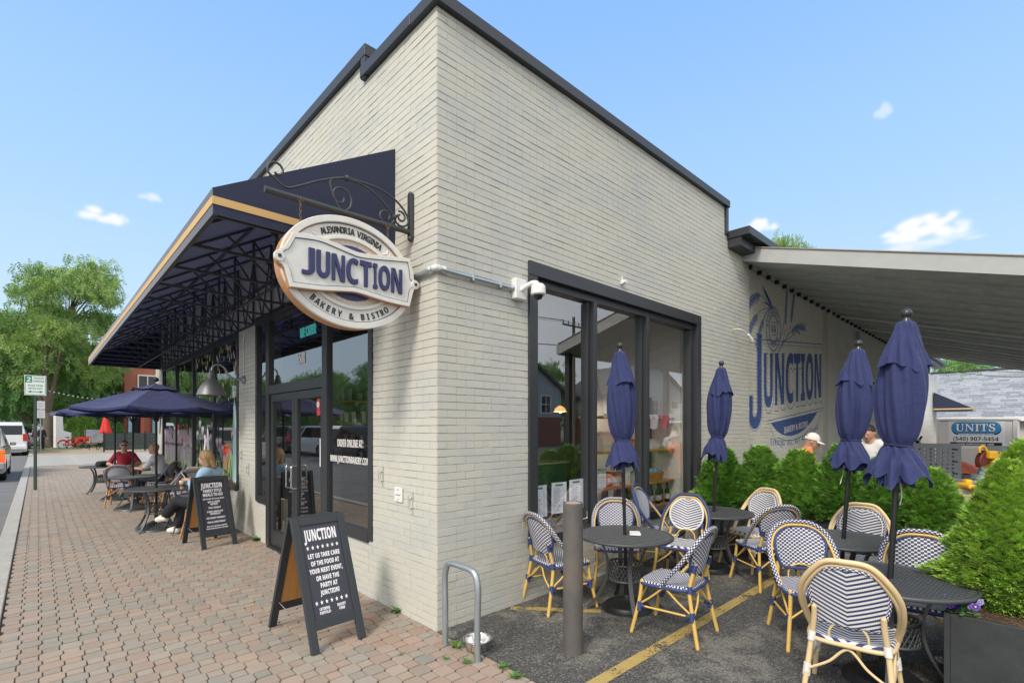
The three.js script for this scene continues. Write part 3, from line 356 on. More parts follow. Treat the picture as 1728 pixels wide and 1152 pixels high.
// ---------- street awning: navy cloth over a black truss frame
{
  const a = thing('awning', 'long navy cloth awning with a gold stripe over the shop front', 'awning');
  const Z0 = -0.68, Z1 = -13.1, X1 = -1.51, YW = 4.354, YF = 3.494, YB = 3.297;
  part(a, 'canopy', uvBox(grid(6, 40, (u, v) => [X1 * (1 - u), YF + (YW - YF) * u - 0.012 * Math.sin(Math.PI * u) * Math.abs(Math.sin(v * Math.PI * 14)), Z0 + (Z1 - Z0) * v])), M.awning);
  for (const [z, d] of [[Z0, -0.006], [Z1, 0.006]]) part(a, 'side_panel', uvBox(ext(poly([[0, YB], [0, YW], [X1, YF], [X1, YB]]), Math.abs(d)).translate(0, 0, z - 0.003)), M.awning);
  part(a, 'valance', uvBox(span(X1 - 0.006, X1, YB, YF, Z1, Z0, 0)), M.awning);
  part(a, 'stripe', uvBox(merge([span(X1 - 0.011, X1 - 0.007, 3.372, 3.43, Z1, Z0 + 0.006), span(X1 - 0.01, -0.002, 3.372, 3.43, Z0 + 0.0045, Z0 + 0.008)])), M.gold);
  const slope = (x) => YW + (YF - YW) * (x / X1) - 0.03, fb = (p, q, w = 0.026) => sqbar(p, q, w); const frameM = bumped([0.07, 0.075, 0.082], 0.5, 0.2, grainTex, 0.1, 0.0003);
  for (let z = Z0 - 0.08, k = 0; z > Z1; z -= 0.82, k++) part(a, 'truss', merge([fb([X1 + 0.02, 3.32, z], [-0.015, 3.32, z]), fb([X1 + 0.02, YF - 0.03, z], [-0.02, slope(0), z]), fb([-0.03, 3.32, z], [-0.03, slope(0), z]), fb([-0.5, 3.32, z], [-0.5, slope(-0.5), z]), fb([-0.5, slope(-0.5), z], [-0.03, 3.34, z], 0.02), fb([-1.0, slope(-1.0), z], [-0.5, 3.33, z], 0.02)]), frameM);
  part(a, 'rail', merge([fb([-0.03, 3.32, Z0], [-0.03, 3.32, Z1]), fb([-0.03, 3.8, Z0], [-0.03, 3.8, Z1]), fb([-0.5, 3.32, Z0], [-0.5, 3.32, Z1], 0.022), fb([-0.75, slope(-0.75), Z0], [-0.75, slope(-0.75), Z1]), fb([X1 + 0.02, 3.32, Z0], [X1 + 0.02, 3.32, Z1]), fb([X1 + 0.02, YF - 0.03, Z0], [X1 + 0.02, YF - 0.03, Z1])]), frameM);
  const dg = []; for (let z = Z0 - 0.08; z > Z1 + 0.8; z -= 0.82) { dg.push(fb([-0.03, 4.28, z], [-0.03, 3.34, z - 0.41], 0.017), fb([-0.03, 3.34, z - 0.41], [-0.03, 4.28, z - 0.82], 0.017)); } part(a, 'lattice', merge(dg), frameM);
}
// ---------- iron bracket and the carved oval sign hanging from it
{
  const ZS = -0.38, b = thing('sign_bracket', 'wrought iron bracket with scrolls on the corner wall above the oval sign', 'bracket', [0, 0, ZS]);
  part(b, 'bar', bar([0, 3.475, 0], [-1.25, 3.465, 0], 0.024, 0.024, 14), M.iron);
  part(b, 'wall_plate', merge([span(-0.035, 0.004, 3.42, 3.82, -0.03, 0.03, 0.004), ball(0.028, -0.02, 3.42, 0), ball(0.022, -0.02, 3.82, 0)]), M.iron);
  const spiral = (cx, cy, r0, r1, a0, turns, n = 26) => [...Array(n + 1)].map((_, i) => { const t = i / n, r = r0 + (r1 - r0) * t, a = a0 + turns * 2 * Math.PI * t; return [cx + r * Math.cos(a), cy + r * Math.sin(a), 0]; });
  part(b, 'scroll', tube([[-0.035, 3.52, 0], [-0.06, 3.62, 0], [-0.16, 3.71, 0], [-0.33, 3.765, 0], [-0.55, 3.765, 0], [-0.63, 3.758, 0], [-0.85, 3.66, 0], [-1.0, 3.57, 0], [-1.10, 3.525, 0], [-1.17, 3.56, 0], ...spiral(-1.165, 3.63, 0.07, 0.025, -2.6, -0.95)], 0.009, 90, 7), M.iron);
  part(b, 'scroll', tube([...spiral(-0.675, 3.585, 0.025, 0.108, 0.4, -1.30).map((p) => [p[0], p[1], 0]), [-0.76, 3.69, 0], [-0.69, 3.735, 0], [-0.6, 3.755, 0], [-0.45, 3.74, 0], [-0.3, 3.67, 0], [-0.2, 3.58, 0], [-0.19, 3.53, 0], ...spiral(-0.265, 3.55, 0.075, 0.025, -0.5, -1.15)], 0.009, 110, 7), M.iron);
  part(b, 'scroll', tube([...spiral(-0.12, 3.585, 0.02, 0.05, 2.0, 1.0).reverse(), [-0.18, 3.57, 0], [-0.17, 3.53, 0], [-0.12, 3.505, 0], [-0.06, 3.53, 0], [-0.035, 3.6, 0]], 0.009, 70, 7), M.iron);
  for (const [x, y] of [[-0.62, 3.757], [-0.185, 3.565]]) part(b, 'collar', rot(new THREE.TorusGeometry(0.017, 0.008, 6, 12), 0, Math.PI / 2).scale(2.2, 1, 1).translate(x, y, 0), M.iron);

  const s = thing('hanging_sign', 'carved oval white and navy bakery sign with wavy name banner', 'sign', [-0.615, 2.965, -0.36]);
  const ell = (a, bq, n = 72) => [...Array(n)].map((_, i) => [a * Math.cos(i / n * 2 * Math.PI), bq * Math.sin(i / n * 2 * Math.PI)]);
  const copper = bumped([0.55, 0.27, 0.12], 0.5, 0.1, grainTex, 0.1, 0.0006), face = std([1, 1, 1], 0.6, 0, { map: mottle([0.70, 0.69, 0.645], 0.10, 0.35) }), navyPaint = bumped([0.030, 0.032, 0.12], 0.5, 0, grainTex, 0.1, 0.0004), ink = std([0.03, 0.03, 0.035], 0.6);
  const A = 0.555, B = 0.437;
  part(s, 'backing', ext(poly(ell(A - 0.004, B - 0.004)), 0.105, 0.004), copper).position.z = -0.07;
  part(s, 'face', ext(poly(ell(A - 0.02, B - 0.02)), 0.012), face).position.z = 0.036;
  part(s, 'rim', ext(poly(ell(A, B), [ell(A - 0.042, B - 0.042)]), 0.026, 0.004), face).position.z = 0.04;
  part(s, 'ring', ext(poly(ell(0.375, 0.285), [ell(0.355, 0.265)]), 0.018, 0.003), face).position.z = 0.046;
  const wv = []; for (let i = 0; i < 46; i++) for (const t of [-1, 1]) { const a = i / 46 * 2 * Math.PI; wv.push(bar([0.35 * Math.cos(a), 0.26 * Math.sin(a), 0.05], [0.26 * Math.cos(a + t * 0.22), 0.185 * Math.sin(a + t * 0.22), 0.05], 0.0045, 0.0045, 5)); }
  part(s, 'woven_band', merge([ext(poly(ell(0.355, 0.265)), 0.003).translate(0, 0, 0.0475), ...wv]), std([0.62, 0.54, 0.46], 0.7));
  part(s, 'medallion', ext(poly(ell(0.26, 0.215)), 0.014, 0.002), navyPaint).position.z = 0.048;
  const line = ext(poly(ell(A - 0.05, B - 0.05), [ell(A - 0.054, B - 0.054)]), 0.002); part(s, 'pinstripe', merge([line]), ink).position.z = 0.05;
  // banner with waved edges, knobs at both ends
  const up = [[-0.483, 0.185], [-0.388, 0.198], [-0.285, 0.204], [-0.168, 0.188], [-0.046, 0.168], [0.038, 0.159], [0.169, 0.172], [0.318, 0.194], [0.498, 0.220]], lo = [[0.497, -0.193], [0.306, -0.188], [0.169, -0.175], [0.017, -0.159], [-0.108, -0.172], [-0.275, -0.196], [-0.388, -0.205], [-0.500, -0.212]];
  const smooth = (pts) => new THREE.SplineCurve(pts.map((p) => new THREE.Vector2(...p))).getPoints(40).map((p) => [p.x, p.y]);
  const arc = (cx, cy, r, a0, a1) => [...Array(9)].map((_, i) => { const a = a0 + (a1 - a0) * i / 8; return [cx + r * Math.cos(a), cy + r * Math.sin(a)]; });
  const outline = (k) => [...smooth(up).map((p) => [p[0] * (1 - k * 0.9), p[1] - k]), [0.535 - k, 0.10], ...arc(0.525 - k, 0.0, 0.045, 1.2, -1.2).map((p) => [p[0] + 0.0, p[1]]), [0.53 - k, -0.07], ...smooth(lo).map((p) => [p[0] * (1 - k * 0.9), p[1] + k]), [-0.538 + k, -0.09], ...arc(-0.535 + k, -0.005, 0.062, -1.9, -4.4), [-0.535 + k, 0.08]];
  part(s, 'banner', ext(poly(outline(0)), 0.055, 0.003), copper).position.z = 0.05;
  part(s, 'banner_face', ext(poly(outline(0.004)), 0.006), face).position.z = 0.107;
  part(s, 'banner_border', ext(poly(outline(0.0), [outline(0.032)]), 0.012, 0.002), face).position.z = 0.108;
  part(s, 'pinstripe', ext(poly(outline(0.034), [outline(0.038)]), 0.002), navyPaint).position.z = 0.1135;
  for (const [x, y] of [[-0.58, -0.008], [0.555, 0.004]]) { const k = part(s, 'knob', ext(poly(ell(0.034, 0.036, 24)), 0.02, 0.003).translate(x, y, 0.105), face); part(k, 'bolt', rot(bx(0.022, 0.022, 0.006), 0, 0, 0.1).translate(x, y, 0.131), ink); }
  const sheared = (g, k) => g.applyMatrix4(new THREE.Matrix4().set(1, 0, 0, 0, k, 1, 0, 0, 0, 0, 1, 0, 0, 0, 0, 1));
  let xs = -0.425; const lets = [['J', 0.095], ['U', 0.102], ['N', 0.104], ['C', 0.098], ['T', 0.098], ['I', 0.036], ['O', 0.102], ['N', 0.100]]; for (const [ch, w] of lets) { part(s, 'letter', text3(ch, 0.205, w, 0.016, FB, 0.002).translate(xs + w / 2 + 0.004, 0.0, 0.1125), navyPaint); xs += w + 0.0155; }
  const around = (str, a, bq, mid, step, h, flip, font) => merge(str.split('').map((ch, i) => { if (ch === ' ') return null; const t = mid + (flip ? 1 : -1) * (i - (str.length - 1) / 2) * step, g = text3(ch, h, 0, 0.006, font); g.scale(0.85, 1, 1); const px = a * Math.cos(t), py = bq * Math.sin(t), nx = Math.cos(t) / a, ny = Math.sin(t) / bq; return rot(g, 0, 0, Math.atan2(ny, nx) + (flip ? Math.PI / 2 : -Math.PI / 2)).translate(px, py, 0.0475); }).filter(Boolean));
  part(s, 'lettering', around('ALEXANDRIA VIRGINIA', 0.435, 0.335, Math.PI / 2 - 0.02, 0.066, 0.05, false, FB), ink);
  part(s, 'lettering', around('BAKERY & BISTRO', 0.44, 0.345, -Math.PI / 2, 0.112, 0.05, true, FB), ink);
  for (const sg of [-1, 1]) { const gl = []; for (let i = 0; i < 6; i++) { const t = Math.PI / 2 + sg * (0.80 + i * 0.07); for (const o of [-1, 1]) gl.push(new THREE.SphereGeometry(1, 8, 5).scale(0.026, 0.009, 0.006).rotateZ(t - Math.PI / 2 * sg * 0 + o * 0.5).translate(0.435 * Math.cos(t) + o * 0.012, 0.338 * Math.sin(t) + o * 0.008, 0.05)); } part(s, 'wheat_ear', merge(gl), face); }
  for (const [x, yt] of [[-0.386, 0.50], [0.355, 0.50]]) { const ln = []; const y0 = x < 0 ? 0.315 : 0.335; for (let y = y0, i = 0; y < yt; y += 0.026, i++) ln.push(rot(new THREE.TorusGeometry(0.011, 0.0032, 5, 10).scale(0.75, 1.5, 1), 0, i % 2 ? Math.PI / 2 : 0.2).translate(x, y, 0)); ln.push(new THREE.TorusGeometry(0.02, 0.0035, 5, 14).translate(x, 0.495, 0)); part(s, 'chain', merge(ln), std([0.16, 0.11, 0.08], 0.55, 0.6)); }
}
// ---------- conduit, dome camera, small fittings on the brick
single('conduit', 'grey metal conduit bent round the building corner to the dome camera', 'conduit', merge([tube([[-0.03, 3.06, -0.75], [-0.03, 3.06, -0.2], [-0.03, 3.06, 0.0], [0.0, 3.06, 0.03], [0.2, 3.06, 0.03], [0.86, 3.06, 0.03]], 0.021, 50, 10), span(0.35, 0.37, 3.03, 3.09, 0, 0.053, 0.003), span(0.68, 0.70, 3.03, 3.09, 0, 0.053, 0.003), ball(0.03, 0.855, 3.06, 0.03)]), M.galv);
single('conduit_elbow', 'white plastic elbow joining the conduit at the building corner', 'elbow', merge([rb(0.07, 0.05, 0.07, -0.02, 3.065, 0.02, 0.02, 3), bar([-0.03, 3.065, -0.02], [-0.03, 3.065, -0.06], 0.028, 0.028, 12), bar([0.03, 3.065, 0.03], [0.06, 3.065, 0.03], 0.028, 0.028, 12)]), M.white);
{
  const c = thing('security_camera', 'white dome camera on a square box beside the patio window', 'camera', [0.94, 3.06, 0]);
  part(c, 'box', rb(0.155, 0.20, 0.07, 0, 0, 0.036, 0.012, 3), M.white);
  part(c, 'arm', tube([[0.0, -0.01, 0.06], [0.03, 0.03, 0.12], [0.06, 0.05, 0.18], [0.075, 0.03, 0.22]], 0.024, 18, 10), M.white);
  part(c, 'housing', lathe([[0.0, 0.055], [0.05, 0.05], [0.068, 0.03], [0.072, -0.04], [0.066, -0.052], [0.05, -0.055]], 28).translate(0.075, -0.02, 0.22), M.white);
  part(c, 'dome', new THREE.SphereGeometry(0.047, 20, 10, 0, 7, Math.PI / 2, Math.PI / 2).translate(0.075, -0.073, 0.22), M.carGlass);
}
single('alarm_knob', 'small white junction fitting above the patio window head', 'fitting', merge([rb(0.05, 0.05, 0.04, 2.72, 3.49, 0.02, 0.008), bar([2.72, 3.49, 0.03], [2.72, 3.49, 0.075], 0.02, 0.024, 12), bar([2.72, 3.515, 0.02], [2.72, 3.57, 0.01], 0.006)]), M.white);
single('wall_spike_light', 'small spotlight on a thin bent arm near the mural', 'spotlight', merge([tube([[5.95, 3.35, 0], [5.96, 3.34, 0.12], [6.12, 3.25, 0.2]], 0.008, 12, 6), bar([6.1, 3.26, 0.2], [6.2, 3.17, 0.22], 0.022, 0.032, 10)]), M.white);
{
  const t = single('outlet_plate', 'small white square notice plate on the corner wall near the street window', 'plate', rb(0.012, 0.135, 0.135, 0, 0, 0, 0.003, 1), M.white, [-0.012, 1.10, -0.60]);
  for (const y of [-0.045, 0.045]) part(t, 'screw', rot(new THREE.CylinderGeometry(0.006, 0.006, 0.003, 8), 0, 0, Math.PI / 2).translate(-0.0075, y, 0), M.iron); part(t, 'printed_line', merge([span(-0.0075, -0.0062, -0.006, 0.000, -0.04, 0.04)]), M.iron);
}
for (const [z, y, lab] of [[-0.368, 1.05, 'painted H-shaped wall tie just above the corner base near the bike rack'], [-0.905, 1.25, 'painted H-shaped wall tie beside the right street window'], [-5.56, 1.27, 'painted H-shaped wall tie highest on the pier under the barn lamp'], [-5.18, 1.05, 'painted H-shaped wall tie lowest on the pier beside the entrance']]) single('wall_tie', lab, 'wall tie', merge([span(-0.014, -0.002, -0.1, 0.1, -0.012, 0.004, 0.002), bar([-0.004, -0.045, -0.004], [-0.03, -0.045, -0.004], 0.012, 0.012, 8), bar([-0.004, 0.045, -0.004], [-0.03, 0.045, -0.004], 0.012, 0.012, 8), span(-0.028, -0.02, -0.06, 0.06, -0.05, -0.044)]), std([0.50, 0.49, 0.44], 0.7), [0, y, z], 0, 'wall ties on the street side');
{
  const l = thing('barn_lamp', 'grey gooseneck barn lamp on the brick pier above the A-frame signs', 'lamp', [0, 2.5, -5.42]);
  part(l, 'mount', merge([rot(new THREE.CylinderGeometry(0.062, 0.068, 0.04, 20), 0, 0, Math.PI / 2).translate(-0.03, 0, 0), bar([-0.04, 0, 0], [-0.1, 0, 0], 0.032, 0.026, 12)]), M.galv);
  part(l, 'gooseneck', tube([[-0.06, 0.01, 0], [-0.16, 0.01, 0.0], [-0.24, 0.07, 0], [-0.30, 0.17, 0], [-0.38, 0.215, 0], [-0.455, 0.18, 0], [-0.475, 0.09, 0]], 0.014, 40, 10), M.galv);
  part(l, 'lamp_shade', lathe([[0.02, 0.11], [0.036, 0.10], [0.040, 0.05], [0.055, -0.01], [0.075, -0.04], [0.13, -0.10], [0.18, -0.19], [0.205, -0.27], [0.212, -0.275], [0.200, -0.262], [0.172, -0.18], [0.12, -0.095], [0.06, -0.045]], 40).translate(-0.475, 0, 0), std([1, 1, 1], 0.45, 0.4, { map: mottle([0.20, 0.205, 0.205], 0.12, 0.3) }));
  part(l, 'cable', tube([[-0.012, 0.05, 0.02], [-0.012, 0.4, 0.0], [-0.012, 0.62, -0.02], [-0.015, 0.76, 0.06]], 0.008, 20, 6), M.white);
}
// ---------- patio canopy: shed roof of boards on the mural wall
{
  const c = thing('patio_canopy', 'grey shed canopy of overlapping boards sloping out from the mural wall', 'canopy');
  const ZE = 3.98, sl = -0.2926, yT = (z) => 4.815 + sl * z, x0 = 6.33, x1 = 22;
  const greyP = std([1, 1, 1], 0.7, 0, { map: mottle([0.40, 0.41, 0.40], 0.08, 0.9) }), under = std([1, 1, 1], 0.8, 0, { map: mottle([0.43, 0.46, 0.44], 0.25, 1.1) });
  const sheet = (xa, xb, ya, yb) => { const g = ext(poly([[0, ya], [0, yb], [-ZE, yb + sl * ZE], [-ZE, ya + sl * ZE]]), xb - xa); g.rotateY(Math.PI / 2); return uvBox(g.translate(xa, 4.815, 0)); };
  part(c, 'fascia', sheet(x0, x0 + 0.05, -0.235, 0), greyP);
  part(c, 'drip_edge', sheet(x0 - 0.02, x0 + 0.07, 0.002, 0.016), std([0.34, 0.29, 0.22], 0.6));
  part(c, 'fascia', sheet(x1, x1 + 0.05, -0.235, 0), greyP);
  part(c, 'eave_board', uvBox(span(x0, x1, yT(ZE) - 0.24, yT(ZE) - 0.005, ZE, ZE + 0.05)), greyP);
  part(c, 'roof', sheet(x0 + 0.05, x1, -0.03, -0.004), M.coping);
  for (let x = x0 + 0.05, i = 0; x < x1 - 0.05; x += 0.436, i++) part(c, 'board', sheet(x, x + 0.432, -0.225 + (i % 2) * 0.034 + rnd(0.004), -0.16), under);
  for (let x = x0 + 0.3; x < x1; x += 0.436) part(c, 'joist_hanger', span(x, x + 0.05, 4.50, 4.57, -0.02, 0.05), M.black);
  for (const x of [x0 + 0.2, 11, 16, 21]) part(c, 'post', span(x, x + 0.13, -0.1, yT(ZE) - 0.2, ZE - 0.16, ZE - 0.03, 0.006), M.frame);
  for (const x of [12.4, 14.6, 16.4]) part(c, 'pipe', bar([x, yT(0.05) - 0.27, 0.05], [x, yT(3.9) - 0.27, 3.9], 0.016, 0.016, 6), M.white);
  part(c, 'ledger', span(x0 + 0.06, x1, 4.57, 4.66, -0.09, 0.012), greyP);
}
{ const e = thing('electric_box', 'grey electric box and pipes on the far mural wall under the canopy', 'electric box', [14.6, 2.6, -0.085]); part(e, 'box', rb(0.4, 0.6, 0.14, 0, 0, 0.07, 0.01), M.plastic); part(e, 'pipe', merge([bar([0, 0.3, 0.05], [0, 1.85, 0.05], 0.03, 0.03, 8), bar([0.12, 0.3, 0.05], [0.12, 1.85, 0.05], 0.02, 0.02, 8)]), M.galv); }
// ---------- A-frame signs
function aFrame(name, label, corners, h, draw) {
  // corners: front-left foot, front-right foot, back-left foot on the ground
  const [fl, fr, bl] = corners.map(([x, z]) => V3(x, 0, z)), w = fr.distanceTo(fl), ctr = fl.clone().add(fr).add(bl).add(fr.clone().add(bl).sub(fl)).multiplyScalar(0.25), ax = fr.clone().sub(fl).normalize(), turn = Math.atan2(-ax.z, ax.x), half = 0.5 * bl.distanceTo(fl);
  const t = thing(name, label, 'sandwich board', [ctr.x, 0, ctr.z], turn), tilt = Math.atan2(half - 0.02, h), L = Math.hypot(h, half - 0.02);
  const tex = canvasTex(720, 1100, draw);
  for (const [side, m] of [[1, 1], [-1, -1]]) {
    const g = new THREE.Group(); g.name = side > 0 ? 'front_board' : 'back_board'; g.position.set(0, 0, side * half); g.rotation.x = -side * tilt; t.add(g);
    const wf = M.chalkFrame || (M.chalkFrame = std([1, 1, 1], 0.55, 0, { map: rep(dataTex(256, (i) => mix([0.030, 0.035, 0.043], [0.30, 0.20, 0.11], F256[i] > 0.86 && N256[i] > 0.56 ? 0.8 : 0)), 0.45) }));
    for (const s of [-1, 1]) part(g, 'leg', uvBox(rb(0.062, L, 0.034, s * (w / 2 - 0.031), L / 2, 0, 0.004)), wf);
    part(g, 'rail', uvBox(rb(w - 0.126, 0.07, 0.032, 0, L - 0.036, 0, 0.004)), wf); part(g, 'rail', uvBox(rb(w - 0.126, 0.075, 0.032, 0, 0.2, 0, 0.004)), wf);
    const ph = L - 0.07 - 0.2 - 0.04; part(g, 'board', bx(w - 0.12, ph + 0.02, 0.01, 0, 0.2375 + ph / 2, side * -0.004), side > 0 ? M.wood : M.wood);
    part(g, 'chalkboard', rot(new THREE.PlaneGeometry(w - 0.128, ph), 0, side > 0 ? 0 : Math.PI).translate(0, 0.2375 + ph / 2, side * 0.0045), std([1, 1, 1], 0.5, 0, { map: tex }));
  }
  const top = part(t, 'hinge', rb(w - 0.2, 0.012, 0.06, 0, h + 0.004, 0, 0.004), M.iron); top.name = 'hinge';
  part(t, 'chain', merge([-1, 1].map((s) => tube([[s * (w / 2 - 0.03), 0.25, half * 0.75], [s * (w / 2 - 0.03), 0.20, 0], [s * (w / 2 - 0.03), 0.25, -half * 0.75]], 0.004, 12, 5))), M.chrome);
  return t;
}
const chalkBg = (c, W, H) => { c.fillStyle = '#353742'; c.fillRect(0, 0, W, H); for (let i = 0; i < 900; i++) { c.fillStyle = R() < 0.5 ? 'rgba(90,90,100,0.08)' : 'rgba(20,20,26,0.08)'; c.fillRect(rnd(W), rnd(H), rnd(4, 60), rnd(2, 12)); } c.textAlign = 'center'; c.fillStyle = '#e9e8ea'; };
const tl = (c, s, y, size, w, it = '') => { c.font = it + 'bold ' + size + 'px sans-serif'; const m = c.measureText(s).width; c.save(); c.translate(360, y); c.scale(w / m, 1); c.fillText(s, 0, 0); c.strokeStyle = '#e9e8ea'; c.lineWidth = size * 0.035; c.strokeText(s, 0, 0); c.restore(); };
const starRow = (c, y, n) => { for (let k = 0; k < n; k++) { const x = 360 + (k - (n - 1) / 2) * 92; c.beginPath(); for (let i = 0; i < 10; i++) { const r = i % 2 ? 13 : 31, a = -Math.PI / 2 + i * Math.PI / 5; c.lineTo(x + r * Math.cos(a), y + r * Math.sin(a)); } c.fill(); } };
aFrame('sandwich_board', 'nearest black chalkboard A-frame with star rows about catering', [[-0.97, -0.275], [-0.513, -0.307], [-0.985, -1.07]], 0.985, (c, W, H) => {
  chalkBg(c, W, H); c.font = 'bold 190px sans-serif'; tl(c, 'JUNCTION', 190, 185, 600); starRow(c, 275, 7);
  [['LET US TAKE CARE', 400, 600], ['OF THE FOOD AT', 490, 530], ['YOUR NEXT EVENT,', 580, 620], ['OR HAVE THE', 670, 430], ['PARTY AT', 755, 320], ['JUNCTION!', 840, 350]].forEach(([s, y, w]) => tl(c, s, y, 76, w)); starRow(c, 920, 7);
  c.save(); c.translate(-150, 0); tl(c, 'CATERING', 1008, 44, 190); tl(c, 'PORTFOLIO', 1052, 44, 200); c.restore(); c.save(); c.translate(160, 0); tl(c, 'INQUIRY', 1008, 44, 160); tl(c, 'FORM', 1052, 44, 110); c.restore();
});
aFrame('sandwich_board', 'farther black chalkboard A-frame listing family style meals by the seated woman', [[-0.874, -4.579], [-0.402, -4.66], [-0.80, -5.26]], 0.99, (c, W, H) => {
  chalkBg(c, W, H); tl(c, 'JUNCTION', 140, 150, 590); tl(c, 'FAMILY STYLE', 235, 90, 520); tl(c, 'MEALS TO-GO', 325, 90, 560); tl(c, "Take the night off, we've got dinner!", 400, 44, 600, 'italic ');
  [['MAC & CHEESE', 475, 340], ['MONDAY', 525, 210], ['TACO TUESDAY', 605, 350], ["O'MA'S MEATLOAF", 690, 450], ['WEDNESDAY', 740, 290], ['POT ROAST THURSDAY', 830, 520], ['FISH & CHIPS FRIDAY', 920, 500]].forEach(([s, y, w]) => tl(c, s, y, 54, w)); tl(c, 'Serves up to 4 depending on appetites!', 1000, 40, 560); tl(c, 'Visit junctionbakery.com for more details', 1050, 40, 600);
});
// ---------- bollard, bike rack, dog bowl
{
  const b = thing('bollard', 'rusty dark steel pipe bollard with filled top in front of the patio', 'bollard', [0.533, 0, 1.044]);
  part(b, 'pipe', uvBox(lathe([[0.076, -0.1], [0.077, 0.5], [0.076, 1.14], [0.073, 1.15], [0.069, 1.15]], 40)), M.rustSteel);
  part(b, 'cap', lathe([[0, 1.152], [0.03, 1.155], [0.06, 1.148], [0.07, 1.143]], 32), std([1, 1, 1], 0.9, 0, { map: mottle([0.34, 0.26, 0.19], 0.5, 0.08) }));
  part(b, 'hook', tube([[0.06, 1.02, 0.04], [0.10, 1.02, 0.045], [0.115, 1.02, 0.045], [0.115, 1.075, 0.045]], 0.006, 16, 6), M.chrome);
}
{
  const r = thing('bike_rack', 'galvanised steel hoop bike rack at the brick pavement edge', 'bike rack', [-0.104, 0, 0.465]);
  const h = 0.665; part(r, 'hoop', tube([[0, -0.1, -0.2], [0, 0.3, -0.2], [0, h - 0.1, -0.2], [0, h - 0.02, -0.165], [0, h, -0.09], [0, h, 0.0], [0, h, 0.09], [0, h - 0.02, 0.165], [0, h - 0.1, 0.2], [0, 0.3, 0.2], [0, -0.1, 0.2]], 0.024, 90, 14), M.galv);
}
{ const b = thing('dog_bowl', 'stainless steel dog bowl on the asphalt behind the bike rack', 'bowl', [0.03, 0, 0.5]); part(b, 'bowl', lathe([[0, 0.012], [0.075, 0.014], [0.088, 0.03], [0.098, 0.085], [0.112, 0.09], [0.115, 0.086], [0.104, 0.078], [0.092, 0.02], [0.085, 0.0], [0, 0.0]], 40), M.chrome); part(b, 'water', new THREE.CircleGeometry(0.09, 28).rotateX(-Math.PI / 2).translate(0, 0.035, 0), new THREE.MeshPhysicalMaterial({ color: 0xffffff, roughness: 0.02, transmission: 1, thickness: 0, ior: 1.33 })); }
// ---------- woven bistro chairs
const weaveTex = (kind) => canvasTex(512, 512, (c, W, H) => {                     // 0.24 m square, tiles
  const navy = '#2b3566', white = '#e6e4de', k = W / 0.24;
  if (kind === 'dots') { c.fillStyle = navy; c.fillRect(0, 0, W, H); const nx = 12, ny = 16, dx = W / nx, dy = H / ny; for (let j = 0; j < ny; j++) for (let i = 0; i < nx; i++) { if ((i + j) & 1) { c.fillStyle = white; c.fillRect(i * dx - dx * 0.02, j * dy + dy * 0.10, dx * 1.04, dy * 0.80); c.fillStyle = 'rgba(90,90,110,0.35)'; c.fillRect(i * dx, j * dy + dy * 0.47, dx, dy * 0.07); } else { c.fillStyle = 'rgba(10,14,40,0.5)'; c.fillRect(i * dx, j * dy, dx * 0.1, dy); c.fillRect(i * dx + dx * 0.5, j * dy, dx * 0.06, dy); } } }
  else { c.fillStyle = white; c.fillRect(0, 0, W, H); const p = W / 11, sl = kind === 'stripe' ? 0 : 1.0; c.fillStyle = navy; for (let x = 0; x < W; x += 2) for (let q = -14; q < 26; q++) { const y = q * p * 1.0 + (kind === 'stripe' ? 0 : sl * (W / 2 - Math.abs(x - W / 2)) * 0.62); c.fillRect(x, y, 2.2, p * 0.47); } c.strokeStyle = 'rgba(70,70,90,0.20)'; c.lineWidth = 2; for (let x = 0; x < W; x += 9) { c.beginPath(); c.moveTo(x, 0); c.lineTo(x, H); c.stroke(); } }
});
const dotsT = weaveTex('dots'), chevT = weaveTex('chev'); for (const t of [dotsT, chevT]) { t.wrapS = t.wrapT = THREE.RepeatWrapping; }
const wrapTex = canvasTex(64, 64, (c) => { c.fillStyle = '#2b3566'; c.fillRect(0, 0, 64, 64); c.fillStyle = '#e6e4de'; c.fillRect(4, 4, 28, 24); c.fillRect(36, 36, 28, 24); }); wrapTex.wrapS = wrapTex.wrapT = THREE.RepeatWrapping;
const woven = (t, m) => { const k = t.clone(); k.repeat.set(1 / m, 1 / m); k.needsUpdate = true; return std([1, 1, 1], 0.5, 0, { map: k, bumpMap: rep(grainTex, 0.05), bumpScale: 0.0012 }); };
const W_DOTS = woven(dotsT, 0.24), W_SEATDOT = woven(dotsT, 0.20);
const chevPanel = chevT.clone(); chevPanel.repeat.set(1, 1); chevPanel.needsUpdate = true; const W_CHEV = std([1, 1, 1], 0.5, 0, { map: chevPanel, bumpMap: rep(grainTex, 0.05), bumpScale: 0.0012 });
const W_WRAP = std([1, 1, 1], 0.5, 0, { map: (() => { const t = wrapTex.clone(); t.repeat.set(46, 4); t.needsUpdate = true; return t; })() });
